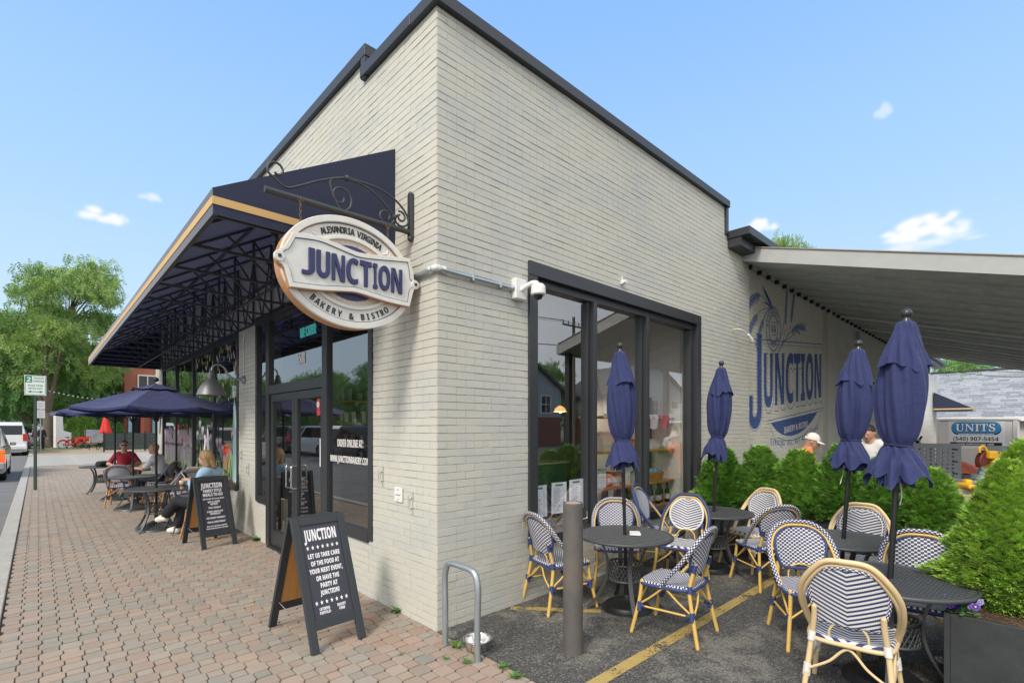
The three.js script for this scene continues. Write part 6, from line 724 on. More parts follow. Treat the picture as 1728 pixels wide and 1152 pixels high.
// ---------- tables, umbrellas and chairs along the shop front
const TA = copy(T0, [-1.0, 0, -6.74], 0.4, 'round slotted metal table under the nearest open umbrella', 'round tables by the street');
copy(T0, [-0.98, 0, -9.5], 0.9, 'round slotted metal table under the middle open umbrella', 'round tables by the street');
copy(T0, [-0.80, 0, -11.6], 0.2, 'round slotted metal table between the two seated men', 'round tables by the street');
copy(T0, [-1.25, 0, -13.4], 0.2, 'farthest round metal table with a black bag on it', 'round tables by the street');
{ const q = thing('square_table', 'dark square metal table with a paper cup in front of the woman', 'table', [-0.62, 0, -6.28], 0.06); const sl = []; for (let i = -6; i <= 6; i++) sl.push(rb(0.035, 0.012, 0.56, i * 0.043, 0.713, 0, 0.003, 1)); part(q, 'tabletop', merge([...sl, span(-0.29, 0.29, 0.70, 0.72, 0.27, 0.295), span(-0.29, 0.29, 0.70, 0.72, -0.295, -0.27)]), M.cast); for (const [x, z] of [[1, 1], [-1, 1], [1, -1], [-1, -1]]) part(q, 'leg', tube([[x * 0.25, 0.7, z * 0.25], [x * 0.2, 0.4, z * 0.2], [x * 0.24, 0.15, z * 0.24], [x * 0.3, 0.0, z * 0.3]], 0.013, 16, 7), M.cast); }
{ const c = thing('paper_cup', 'tan paper coffee cup with a dark sleeve on the square table', 'cup', [-0.74, 0.72, -6.12]); part(c, 'cup', lathe([[0, 0], [0.029, 0], [0.041, 0.115], [0.043, 0.117]], 20), std([0.60, 0.48, 0.34], 0.6)); part(c, 'sleeve', lathe([[0.0345, 0.035], [0.0395, 0.08]], 20), std([0.16, 0.09, 0.05], 0.8)); part(c, 'lid', lathe([[0.044, 0.114], [0.044, 0.122], [0.036, 0.132], [0, 0.130]], 20), M.white); }
single('pastry_bag', 'crumpled brown paper bag beside the coffee cup', 'paper bag', grid(14, 10, (u, v) => { const a = u * 6.283, r = 0.05 * (1 - 0.2 * v) * (1 + 0.25 * Math.sin(a * 3 + v * 4)); return [r * Math.cos(a), v * 0.055 + 0.006 * Math.sin(a * 5), r * 0.8 * Math.sin(a)]; }), M.rattan, [-0.58, 0.72, -6.2]);
single('bag', 'black soft bag lying on the farthest round table', 'bag', rb(0.34, 0.14, 0.24, 0, 0.07, 0, 0.06, 4).applyMatrix4(new THREE.Matrix4().makeShear(0, 0, 0.2, 0, 0, 0)), M.fabricBlack = bumped([0.018, 0.018, 0.02], 0.85, 0, lumpTex, 0.2, 0.01), [-1.2, 0.70, -13.3], 0.4);
function openUmbrella(label, pos, turn) {
  const t = thing('open_umbrella', label, 'umbrella', pos, turn, 'open navy umbrellas by the street'), n = 8, rr = 1.19, y0 = 2.045, y1 = 2.43;
  const P = (i, f, dy = 0) => { const a = i / n * 2 * Math.PI; return [Math.cos(a) * rr * f, y1 + (y0 - y1) * f + dy, Math.sin(a) * rr * f]; };
  const panel = (i, f0, f1, dy) => grid(8, 8, (u, v) => { const f = f0 + (f1 - f0) * v, A = P(i, f, dy), B = P(i + 1, f, dy), sag = -0.045 * Math.sin(Math.PI * u) * f; return [A[0] + (B[0] - A[0]) * u, A[1] + (B[1] - A[1]) * u + sag, A[2] + (B[2] - A[2]) * u, u, f]; });
  for (let i = 0; i < n; i++) part(t, 'canopy_panel', uvBox(merge([panel(i, 0.17, 1, 0), grid(8, 1, (u, v) => { const A = P(i, 1, 0), B = P(i + 1, 1, 0); return [A[0] + (B[0] - A[0]) * u, A[1] - 0.045 * Math.sin(Math.PI * u) - v * 0.035, A[2] + (B[2] - A[2]) * u]; })])), M.fabric);
  part(t, 'vent_flap', uvBox(merge([...Array(n)].map((_, i) => panel(i, 0.0, 0.27, 0.035)))), M.fabric);
  for (let i = 0; i < n; i++) { const a = P(i, 0.03, -0.02), b = P(i, 0.99, -0.012); part(t, 'rib', merge([sqbar(a, b, 0.016, 0.012), sqbar([Math.cos(i / n * 6.283) * 0.03, 1.85, Math.sin(i / n * 6.283) * 0.03], P(i, 0.5, -0.02), 0.012)]), M.black); }
  part(t, 'pole', merge([bar([0, 0.05, 0], [0, 2.46, 0], 0.019, 0.019, 12), bar([0, 1.82, 0], [0, 1.88, 0], 0.035, 0.035, 12)]), M.black); part(t, 'finial', ball(0.04, 0, 2.525, 0, 20), M.black); part(t, 'strap', sqbar([rr * 0.86, 2.09, 0.12], [rr * 0.84, 1.55, 0.12], 0.03, 0.006), M.fabric);
  return t;
}
openUmbrella('nearest open navy umbrella with a ball finial beside the shop window', [-1.0, 0, -6.75], 0.35); openUmbrella('middle open navy umbrella mostly behind the nearest one', [-1.0, 0, -9.6], 0.2); openUmbrella('farthest open navy umbrella over the two men', [-1.12, 0, -11.6], 0.5);
{ const mk = (label, pos) => { const b = thing('umbrella_base', label, 'umbrella base', pos, 0, 'ribbed umbrella bases'); part(b, 'dome', lathe([[0.0, 0.15], [0.05, 0.145], [0.10, 0.12], [0.2, 0.07], [0.27, 0.035], [0.285, 0.02], [0.285, 0]], 48), M.cast); const rs = []; for (let i = 0; i < 36; i++) { const a = i / 36 * 6.283; rs.push(tube([[0.07, 0.142, 0], [0.2, 0.076, 0], [0.265, 0.042, 0]], 0.006, 6, 4).rotateY(a)); } part(b, 'rib', merge(rs), M.cast).userData.kind = 'stuff'; part(b, 'tube', bar([0, 0.1, 0], [0, 0.4, 0], 0.027, 0.027, 12), M.black); return b; }; const b0 = mk('ribbed round umbrella base beside the woman', [-1.0, 0, -6.75]); copy(b0, [-1.0, 0, -9.6], 0.1, 'ribbed round umbrella base under the middle open umbrella', 'ribbed umbrella bases'); copy(b0, [-1.12, 0, -11.6], 0.1, 'ribbed round umbrella base near the men', 'ribbed umbrella bases'); }
{ const c0 = makeChair('brown', 'dark framed dotted chair holding the woman'); c0.position.set(-0.50, 0, -5.56); c0.rotation.y = face(-0.64, -0.77); const G = 'dark framed bistro chairs by the street'; c0.userData.group = G;
  [[-0.42, -7.35, -0.45, 0.9, 'dark framed dotted chair facing the woman across her table'], [-0.40, -8.15, -0.8, 0.5, 'dark framed dotted chair against the shop window, second from the woman'], [-1.12, -10.35, 0.3, -1, 'dark framed dotted chair with its arched back to us before the men'], [-0.36, -10.75, -0.86, -0.5, 'dark framed chair under the man in white'], [-0.86, -12.5, -0.35, 0.94, 'dark framed chair under the man in red'], [-0.42, -9.3, -1, -0.2, 'dark framed dotted chair at the middle open umbrella by the window']].forEach(([x, z, fx, fz, l]) => copy(c0, [x, 0, z], face(fx, fz), l, G)); }
// ---------- parking signs
{ const s = thing('parking_sign', 'green lettered two hour parking sign on a green steel post at the kerb', 'sign', [-2.5, 0, -15.35], Math.atan2(0.05, 1)); part(s, 'post', merge([sqbar([0, -0.1, 0], [0, 3.1, 0], 0.05, 0.03), sqbar([0.02, -0.1, -0.02], [0.02, 3.1, -0.02], 0.012, 0.03), sqbar([-0.02, -0.1, -0.02], [-0.02, 3.1, -0.02], 0.012, 0.03)]), std([0.09, 0.12, 0.10], 0.5, 0.5)); const tx = canvasTex(256, 320, (c) => { c.fillStyle = '#f2f5f2'; c.fillRect(0, 0, 256, 320); c.strokeStyle = '#1f8a5c'; c.lineWidth = 7; c.beginPath(); c.roundRect(9, 9, 238, 302, 22); c.stroke(); c.fillStyle = '#128a58'; c.fillRect(12, 14, 76, 104); c.fillStyle = '#fff'; c.font = 'bold 96px sans-serif'; c.fillText('2', 24, 102); c.fillStyle = '#1f8a5c'; c.textAlign = 'center'; c.font = 'bold 44px sans-serif'; c.fillText('HOUR', 166, 60, 130); c.fillText('PARKING', 166, 108, 140); c.font = 'bold 40px sans-serif'; c.fillText('9AM-5PM', 128, 178, 190); c.fillText('MON-SAT', 128, 224, 170); c.strokeStyle = '#1f8a5c'; c.fillRect(70, 258, 116, 12); c.beginPath(); c.moveTo(34, 264); c.lineTo(78, 244); c.lineTo(78, 284); c.fill(); c.beginPath(); c.moveTo(222, 264); c.lineTo(178, 244); c.lineTo(178, 284); c.fill(); }); part(s, 'plate', rb(0.44, 0.55, 0.006, 0, 2.86, 0.022, 0.003, 1), M.galv); part(s, 'sign_face', new THREE.PlaneGeometry(0.43, 0.54).translate(0, 2.86, 0.0265), std([1, 1, 1], 0.5, 0, { map: tx })); }
{ const s = thing('street_sign', 'two white plates on a thin post behind the parking sign', 'sign', [-2.32, 0, -43.2], 0.2); part(s, 'post', bar([0, -0.1, 0], [0, 3.5, 0], 0.035, 0.035, 8), M.galv); for (const y of [3.2, 2.6]) { const pl = part(s, 'plate', rb(0.42, 0.54, 0.02, 0, y, 0.05, 0.008, 1), M.white); part(pl, 'printing', merge([...Array(4)].map((_, i) => span(-0.15, 0.15, y - 0.18 + i * 0.11, y - 0.14 + i * 0.11, 0.061, 0.064))), M.plastic).userData.kind = 'stuff'; } }
// ---------- cars
function makeCar(name, label, cat, kind, body, pos, turn, group) {
  const t = thing(name, label, cat, pos, turn, group);                       // faces +z, origin on the road
  const L = kind === 'pickup' ? 5.3 : kind === 'suv' ? 5.1 : 4.6, W = kind === 'sedan' ? 1.8 : 1.95, Hh = kind === 'suv' ? 1.88 : kind === 'pickup' ? 1.78 : 1.46, bl = kind === 'sedan' ? 0.92 : 1.10, r = kind === 'sedan' ? 0.33 : 0.39, h = L / 2, gl = kind === 'suv' ? 0.28 : kind === 'pickup' ? 0.34 : 0.2;
  const wz = [-h + 1.02, h - 0.95], arch = (c) => [...Array(9)].map((_, i) => { const a = Math.PI - i / 8 * Math.PI; return [c - (r + 0.07) * Math.cos(Math.PI - a) * 1, gl + 0.02 + (r + 0.05) * Math.sin(a)]; });
  const A0 = [...Array(9)].map((_, i) => { const a = Math.PI * (1 - i / 8); return [wz[0] + (r + 0.07) * Math.cos(a), gl + (r + 0.08) * Math.sin(a)]; }), A1 = A0.map(([x, y]) => [x - wz[0] + wz[1], y]);
  const low = [[-h + 0.03, gl + 0.12], [-h + 0.1, gl], ...A0, ...A1, [h - 0.1, gl], [h, gl + 0.18], [h - 0.03, bl - 0.25], [h - 0.2, bl - 0.1]];
  const hood = kind === 'sedan' ? [[h - 1.2, bl]] : [[h - 1.15, bl + 0.02]], prof = kind === 'pickup' ? [...low, ...hood, [-h + 0.03, bl + 0.02]] : [...low, ...hood, [-h + 0.06, bl]];
  const extr = (pts, w, bev) => { const g = ext(poly(pts), w - 2 * bev, bev, 4); g.rotateY(-Math.PI / 2); return g.translate((w - 2 * bev) / 2, 0, 0); };
  const paintM = new THREE.MeshPhysicalMaterial({ color: new THREE.Color().setRGB(...body), roughness: 0.35, metalness: 0.25, clearcoat: 1, clearcoatRoughness: 0.05 });
  part(t, 'body', extr(prof, W, 0.05), paintM);
  const cab = kind === 'pickup' ? [[-0.62, bl], [-0.45, Hh - 0.05], [-0.3, Hh], [0.75, Hh], [0.95, Hh - 0.06], [1.5, bl]] : kind === 'suv' ? [[-h + 0.06, bl], [-h + 0.22, Hh - 0.12], [-h + 0.4, Hh], [0.6, Hh], [0.85, Hh - 0.06], [1.45, bl]] : [[-h + 0.55, bl], [-0.95, Hh - 0.04], [-0.7, Hh], [0.3, Hh], [0.5, Hh - 0.05], [1.15, bl]];
  const taper = (g) => { const p = g.attributes.position; for (let i = 0; i < p.count; i++) { const y = p.getY(i); if (y > bl) p.setX(i, p.getX(i) * (1 - 0.16 * (y - bl) / (Hh - bl))); } g.computeVertexNormals(); return g; };
  part(t, 'cabin', taper(extr(cab, W - 0.06, 0.04)), paintM);
  const shrink = (pts, k) => { const cx = pts.reduce((a, p) => a + p[0], 0) / pts.length, cy = (bl + Hh) / 2; return pts.map(([x, y]) => [cx + (x - cx) * k, cy + (y - cy) * (k - 0.1)]); };
  const sideW = taper(extr(shrink(cab, 0.88), W - 0.035, 0.02)); part(t, 'side_window', sideW, M.carGlass);
  const quad = (z0, y0, z1, y1, w, off) => { const n = V3(0, z1 - z0, -(y1 - y0)).normalize().multiplyScalar(off); return grid(1, 1, (u, v) => [(u - 0.5) * w * (1 - 0.12 * v), y0 + (y1 - y0) * v + n.y, z0 + (z1 - z0) * v + n.z]); };
  const bk = cab[0], bk1 = cab[1], fr = cab[cab.length - 1], fr1 = cab[cab.length - 2];
  part(t, 'rear_window', bx((W - 0.3) * 0.95, Math.hypot(bk1[0] - bk[0], bk1[1] - bk[1]) * 0.78, 0.03).rotateX(-Math.atan2(bk1[0] - bk[0], bk1[1] - bk[1]) * -1).translate(0, bk[1] + (bk1[1] - bk[1]) * 0.55, bk[0] + (bk1[0] - bk[0]) * 0.55 - 0.045), M.carGlass);
  part(t, 'windscreen', bx((W - 0.3) * 0.95, Math.hypot(fr1[0] - fr[0], fr1[1] - fr[1]) * 0.85, 0.03).rotateX(Math.atan2(fr1[0] - fr[0], fr1[1] - fr[1])).translate(0, fr[1] + (fr1[1] - fr[1]) * 0.52, fr[0] + (fr1[0] - fr[0]) * 0.52 + 0.035), M.carGlass);
  for (const z of wz) for (const s of [-1, 1]) { const w = part(t, 'wheel', rot(lathe([[r - 0.14, -0.1], [r - 0.03, -0.115], [r, -0.08], [r, 0.08], [r - 0.03, 0.115], [r - 0.14, 0.1]], 32), 0, 0, Math.PI / 2).translate(s * (W / 2 - 0.11), r, z), M.rubber); const sp = []; for (let i = 0; i < 6; i++) sp.push(rb(0.03, (r - 0.14) * 0.95, 0.06, 0, (r - 0.14) / 2, 0, 0.01).rotateX(i * Math.PI / 3).translate(s * (W / 2 - 0.03), r, z)); part(w, 'rim', merge([...sp, rot(new THREE.CylinderGeometry(r - 0.13, r - 0.13, 0.03, 24, 1, true), 0, 0, Math.PI / 2).translate(s * (W / 2 - 0.04), r, z), rot(new THREE.CylinderGeometry(0.06, 0.06, 0.05, 12), 0, 0, Math.PI / 2).translate(s * (W / 2 - 0.03), r, z)]), M.galv); }
  part(t, 'rear_bumper', rb(W + 0.02, 0.24, 0.2, 0, gl + 0.2, -h - 0.03, 0.05, 3), kind === 'pickup' ? M.plastic : paintM); part(t, 'front_bumper', rb(W, 0.25, 0.2, 0, gl + 0.2, h - 0.03, 0.06, 3), M.plastic);
  const red = std([0.5, 0.02, 0.015], 0.2, 0, kind === 'pickup' ? { emissive: new THREE.Color(1, 0.12, 0.02), emissiveIntensity: 0.9 } : {});
  for (const s of [-1, 1]) { const tlm = part(t, 'taillight', rb(0.17, kind === 'sedan' ? 0.16 : 0.42, 0.14, s * (W / 2 - 0.08), bl - (kind === 'suv' ? 0.05 : 0.24), -h - 0.0, 0.03, 2), red); if (kind === 'pickup') part(tlm, 'indicator', rb(0.175, 0.1, 0.145, s * (W / 2 - 0.08), bl - 0.12, -h - 0.001, 0.02, 2), std([0.7, 0.25, 0.02], 0.25)); part(t, 'headlight', rb(0.3, 0.16, 0.12, s * (W / 2 - 0.2), bl - 0.22, h - 0.06, 0.04, 2), M.chrome); part(t, 'mirror', rb(0.18, 0.13, 0.1, s * (W / 2 + 0.1), bl + 0.1, 0.95, 0.04, 2), paintM); }
  part(t, 'number_plate', rb(0.32, 0.16, 0.01, 0, kind === 'pickup' ? gl + 0.22 : bl - 0.22, -h - (kind === 'pickup' ? 0.14 : 0.02), 0.004, 1), M.white); part(t, 'underbody', span(-W / 2 + 0.1, W / 2 - 0.1, gl - 0.05, gl + 0.12, -h + 0.3, h - 0.3), M.rubber); part(t, 'grille', span(-0.5, 0.5, gl + 0.25, bl - 0.2, h - 0.05, h + 0.015), M.black);
  if (kind === 'pickup') { part(t, 'bed_liner', span(-W / 2 + 0.1, W / 2 - 0.1, bl - 0.02, bl + 0.028, -h + 0.12, -0.66), M.black); part(t, 'bed_rail', merge([span(-W / 2 + 0.02, -W / 2 + 0.12, bl + 0.0, bl + 0.07, -h + 0.06, -0.64, 0.02), span(W / 2 - 0.12, W / 2 - 0.02, bl + 0.0, bl + 0.07, -h + 0.06, -0.64, 0.02), span(-W / 2 + 0.02, W / 2 - 0.02, bl + 0.0, bl + 0.07, -h + 0.03, -h + 0.1, 0.02)]), M.black); part(t, 'tailgate', span(-W / 2 + 0.2, W / 2 - 0.2, 0.62, bl, -h - 0.012, -h + 0.02, 0.01), paintM); }
  if (kind === 'suv') part(t, 'roof_rail', merge([-1, 1].map((s) => tube([[s * 0.72, Hh + 0.0, -h + 0.6], [s * 0.72, Hh + 0.06, -h + 0.8], [s * 0.72, Hh + 0.06, 0.3], [s * 0.72, Hh, 0.5]], 0.02, 20, 6))), M.black);
  return t;
}
makeCar('pickup_truck', 'silver tan pickup truck parked at the kerb with lit tail lamps', 'pickup truck', 'pickup', [0.46, 0.43, 0.37], [-4.22, -0.12, -22.9], Math.PI);
const suvW = makeCar('parked_car', 'white sport utility car parked ahead of the pickup', 'car', 'suv', [0.72, 0.73, 0.74], [-4.05, -0.12, -44.0], Math.PI, 'cars parked along the kerb'); suvW.scale.setScalar(1.12);
makeCar('parked_car', 'dark red car parked beyond the white one', 'car', 'sedan', [0.06, 0.015, 0.02], [-3.9, -0.12, -51.5], Math.PI, 'cars parked along the kerb').scale.setScalar(1.12);
makeCar('parked_car', 'silver car farthest along the kerb', 'car', 'suv', [0.4, 0.42, 0.45], [-3.7, -0.12, -60], Math.PI, 'cars parked along the kerb').scale.setScalar(1.1);
const suvD = makeCar('parked_car', 'black sport utility car parked across the road facing the entrance doors', 'car', 'suv', [0.03, 0.032, 0.036], [-10.6, -0.12, -22.5], Math.PI * 0.97, 'cars parked across the road');
copy(suvW, [-10.9, -0.12, -28.5], 3.1, 'white sport utility car parked across the road', 'cars parked across the road').scale.setScalar(1); copy(suvD, [-10.7, -0.12, -34.5], 3.1, 'black car parked across the road beyond the white one', 'cars parked across the road');
// ---------- trees
const leafSprays = [0, 1, 2, 3].map((k) => { const r = rng(900 + k), P = []; for (let i = 0; i < 11; i++) { const a = i % 2 ? 1 : -1, y = Math.floor(i / 2) * 0.17 - 0.1, L = 0.32 * (0.8 + 0.4 * r()), an = 0.9 + (r() - 0.5) * 0.5, dx = a * Math.sin(an), dy = Math.cos(an) - 0.25, w = L * 0.22, z0 = (r() - 0.5) * 0.2; P.push([0, y, 0], [dx * L * 0.5 - dy * w, y + dy * L * 0.5 + dx * w, z0], [dx * L, y + dy * L, z0 * 1.6], [0, y, 0], [dx * L, y + dy * L, z0 * 1.6], [dx * L * 0.5 + dy * w, y + dy * L * 0.5 - dx * w, z0]); } const g = new THREE.BufferGeometry(); g.setAttribute('position', new THREE.Float32BufferAttribute(P.flat(), 3)); g.computeVertexNormals(); return g; });
function makeTree(name, label, seed, o) {
  const t = thing(name, label, 'tree'), r = rng(seed), H0 = o.h, wood = [], pl = [], m = new THREE.Matrix4(), fk = o.fork * H0;
  wood.push(tube([[0, -0.2, 0], [0.03, fk * 0.4, 0.02], [0, fk, 0]], o.trunk, 12, 9), lathe([[o.trunk * 1.7, -0.1], [o.trunk * 1.2, 0.25], [o.trunk, 0.8]], 12));
  const limbs = []; for (let k = 0; k < o.limbs; k++) { const a = k / o.limbs * 6.283 + r() * 0.8, up = 0.5 + 0.45 * r(), ln = H0 * (0.30 + 0.32 * up), e = [Math.cos(a) * ln * (1.05 - up) * 1.1 * o.spread, fk + ln * (0.35 + 0.75 * up), Math.sin(a) * ln * (1.05 - up) * 1.1 * o.spread], mi = lerp3([0, fk - 0.3, 0], e, 0.45); mi[1] += 0.25; limbs.push([mi, e]); const c = new THREE.CatmullRomCurve3([V3(0, fk - 0.4, 0), V3(...mi), V3(...e)]), N = 5; for (let i = 0; i < N; i++) { const a0 = c.getPoint(i / N), a1 = c.getPoint((i + 1) / N); wood.push(bar(a0, a1, o.trunk * 0.55 * (1 - i / N * 0.85), o.trunk * 0.55 * (1 - (i + 1) / N * 0.85), 7)); } }
  const clumps = []; for (let k = 0; k < o.clumps; k++) { let x, y, z, q; do { x = r() * 2 - 1; y = r() * 2 - 1; z = r() * 2 - 1; q = x * x + y * y + z * z; } while (q > 1 || q < 0.12); const cy = H0 * (0.5 + o.low), c = [(o.sx || 0) * (0.5 + 0.5 * y) * 1.3 + x * o.w * (1 - 0.35 * Math.max(0, y)) * (1 + 0.12 * (r() - .5)), cy + y * H0 * (0.5 - o.low) * 0.97, (o.sz || 0) * (0.5 + 0.5 * y) * 1.3 + z * o.w * (1 - 0.35 * Math.max(0, y))]; let best = limbs[0], bd = 1e9; for (const l of limbs) { const d = Math.hypot(...l[1].map((v, i) => v - c[i])); if (d < bd) { bd = d; best = l; } } const from = lerp3(best[0], best[1], 0.35 + 0.6 * r()); wood.push(bar(from, lerp3(from, c, 0.6), 0.05 * o.trunk / 0.3 + 0.012, 0.022, 5), bar(lerp3(from, c, 0.6), [c[0] * 1.06, c[1] + 0.3, c[2] * 1.06], 0.022, 0.006, 4)); clumps.push([c, (0.55 + 0.75 * r()) * o.cs, mix(o.c0, o.c1, r())]); }
  for (const [c, cr, col] of clumps) for (let i = 0; i < o.leaves; i++) { const a = r() * 6.283, u = r() * 2 - 1, q = Math.pow(r(), 0.45) * cr, s = Math.sqrt(1 - u * u), p = [c[0] + q * s * Math.cos(a) * 1.25, c[1] + q * u * 0.72 - q * q * 0.1, c[2] + q * s * Math.sin(a) * 1.25], sc = o.ls * (0.6 + 0.8 * r()); m.makeRotationFromEuler(new THREE.Euler(2.2 + r() * 1.6, r() * 6.28, (r() - 0.5) * 1.4)); m.scale(V3(sc, sc, sc)); m.setPosition(...p); const b = 0.7 + 0.6 * r(); pl.push([m.clone(), Math.floor(r() * 4), col.map((v) => v * b)]); }
  part(t, 'crown', bulkMesh(leafSprays, pl), M.leaf); part(t, 'trunk', uvBox(merge(wood)), M.bark); return t;
}
const tree1 = makeTree('street_tree', 'tall street tree with a forked trunk and loose green crown by the white kiosk', 31, { h: 15.2, fork: 0.2, trunk: 0.33, limbs: 6, spread: 1.0, clumps: 95, w: 5.4, low: 0.17, sx: 2.0, sz: 1.6, cs: 1.25, leaves: 62, ls: 0.62, c0: [0.13, 0.27, 0.045], c1: [0.28, 0.42, 0.08] });
tree1.position.set(-1.87, 0, -51.1);
const tree2 = makeTree('street_tree', 'broad leafy street tree behind the forked one beside the parked cars', 32, { h: 11.5, fork: 0.18, trunk: 0.3, limbs: 6, spread: 1.1, clumps: 80, w: 5.4, low: 0.1, cs: 1.5, leaves: 75, ls: 0.62, c0: [0.09, 0.25, 0.055], c1: [0.19, 0.37, 0.08] });
tree2.position.set(-3.2, 0, -58); tree2.scale.setScalar(1.12);
const tree3 = makeTree('background_tree', 'dense tree behind the street umbrellas and brick house', 33, { h: 9.5, fork: 0.12, trunk: 0.24, limbs: 5, spread: 1, clumps: 70, w: 4.4, low: 0.06, cs: 1.4, leaves: 70, ls: 0.6, c0: [0.08, 0.23, 0.045], c1: [0.20, 0.38, 0.07] });
tree3.position.set(1.2, 0, -62); tree3.userData.group = 'trees at the end of the street';
[[-9, -68, 1.2, 0.4, 'dark tree above the far parked cars'], [-16, -75, 1.0, 2, 'big tree on the far side of the road at the picture edge'], [-3.5, -78, 1.3, 1, 'tree at the end of the street behind the forked one'], [6, -72, 1.3, 3, 'tree rising behind the brick house'], [-13, -110, 1.3, 5, 'hazy distant tree down the road'], [-24, -60, 0.9, 4, 'tree beyond the far pavement']].forEach(([x, z, s, t, l]) => copy(tree3, [x, 0, z], t, l, 'trees at the end of the street').scale.setScalar(s));
copy(tree1, [46.2, 0, -10.6], 2, 'bright tree top showing above the bakery roof', 'lone tree behind the bakery').scale.set(0.55, 1.27, 0.55);
[[-19, -30, 0], [-21, -39, 1], [-19, -47, 2], [-22, -56, 3], [-19, -64, 4]].forEach(([x, z, i]) => copy(i % 2 ? tree2 : tree3, [x, 0, z], i * 1.3, ['nearest tree across the road', 'second tree along the far side of the road', 'third tree along the far side of the road', 'fourth tree along the far side of the road', 'fifth tree along the far side of the road'][i], 'trees across the road').scale.setScalar([0.72, 0.7, 0.85, 0.75, 0.9][i]));
// ---------- things round the big tree
{ const k = thing('kiosk', 'white tapering bike share kiosk panel beside the tree trunk', 'kiosk', [-1.15, 0, -50.2], 0.5); part(k, 'panel', ext(poly([[-0.45, 0], [0.6, 0], [0.6, 1.25], [0.05, 1.4], [0.0, 2.85], [-0.45, 2.75]]), 0.25, 0.02), M.white); part(k, 'base', rb(1.3, 0.12, 0.6, 0.05, 0.05, 0.12, 0.02), M.galv); }
function bike(label, pos, turn) { const b = thing('bike_share_bicycle', label, 'bicycle', pos, turn, 'red share bicycles'), red = std([0.66, 0.03, 0.02], 0.35), w = (x) => { const q = part(b, 'wheel', new THREE.TorusGeometry(0.32, 0.026, 8, 32).translate(x, 0.345, 0), M.rubber); const sp = []; for (let i = 0; i < 12; i++) sp.push(bar([x, 0.345, 0], [x + 0.31 * Math.cos(i * 0.524), 0.345 + 0.31 * Math.sin(i * 0.524), 0], 0.004, 0.004, 4)); part(q, 'spokes', merge(sp), M.chrome); }; w(-0.52); w(0.52); part(b, 'frame', merge([tube([[-0.52, 0.36, 0], [-0.2, 0.33, 0], [0.05, 0.36, 0], [0.35, 0.62, 0], [0.42, 0.85, 0]], 0.05, 24, 8), bar([-0.12, 0.34, 0], [-0.22, 0.86, 0], 0.03, 0.026, 8), bar([0.52, 0.345, 0], [0.42, 0.85, 0], 0.024, 0.028, 8)]), red); part(b, 'fender', merge([new THREE.TorusGeometry(0.37, 0.04, 6, 20, 2.4).rotateZ(0.5).translate(-0.52, 0.345, 0), new THREE.TorusGeometry(0.37, 0.04, 6, 20, 1.8).rotateZ(0.9).translate(0.52, 0.345, 0)]), red); part(b, 'saddle', rb(0.26, 0.07, 0.15, -0.24, 0.92, 0, 0.03), M.black); part(b, 'handlebar', merge([bar([0.42, 0.85, 0], [0.38, 1.02, 0], 0.018), tube([[0.3, 1.04, -0.3], [0.38, 1.03, -0.1], [0.38, 1.03, 0.1], [0.3, 1.04, 0.3]], 0.016, 16, 6)]), M.black); part(b, 'basket', rb(0.24, 0.22, 0.32, 0.62, 0.84, 0, 0.03), red); return b; }
bike('red share bicycle docked nearest beside the kiosk', [-0.55, 0, -48.4], 0.35); bike('second red share bicycle docked behind the first', [-0.1, 0, -48.9], 0.35);
single('grass_patch', 'small worn grass patch round the big tree', 'grass', lathe([[0, 0.07], [1.6, 0.06], [2.1, 0.03], [2.25, -0.02]], 40).scale(0.8, 1, 1.6), std([1, 1, 1], 0.95, 0, { map: mottle([0.14, 0.16, 0.06], 0.6, 1.2) }), [-1.5, 0, -49.5]);
function roundShrub(label, pos, rad, h, seed, col) { const t = thing('clipped_shrub', label, 'shrub', pos), r = rng(seed), pl = [], m = new THREE.Matrix4(); for (let i = 0; i < 2600; i++) { const a = r() * 6.283, u = r() * 1.94 - 0.94, s = Math.sqrt(Math.max(0, 1 - u * u)), q = 0.9 + 0.14 * r(); m.makeRotationFromEuler(new THREE.Euler(r() * 6, r() * 6, r() * 6)); const sc = 0.28 * (0.6 + 0.7 * r()); m.scale(V3(sc, sc, sc)); m.setPosition(Math.cos(a) * s * rad * q, h / 2 + u * h / 2 * q, Math.sin(a) * s * rad * q); const b = 0.7 + 0.6 * r(); pl.push([m.clone(), Math.floor(r() * 4), col.map((v) => v * b)]); } part(t, 'foliage', bulkMesh(leafSprays, pl), M.leaf); part(t, 'trunk', bar([0, -0.05, 0], [0, h * 0.6, 0], 0.1, 0.05, 7), M.bark); return t; }
roundShrub('round clipped bright green shrub behind the share bicycles', [0.18, 0, -52], 1.0, 2.7, 41, [0.22, 0.40, 0.04]); roundShrub('darker clipped hedge between the round shrub and the red umbrella', [1.9, 0, -53], 1.25, 2.4, 42, [0.11, 0.26, 0.05]);
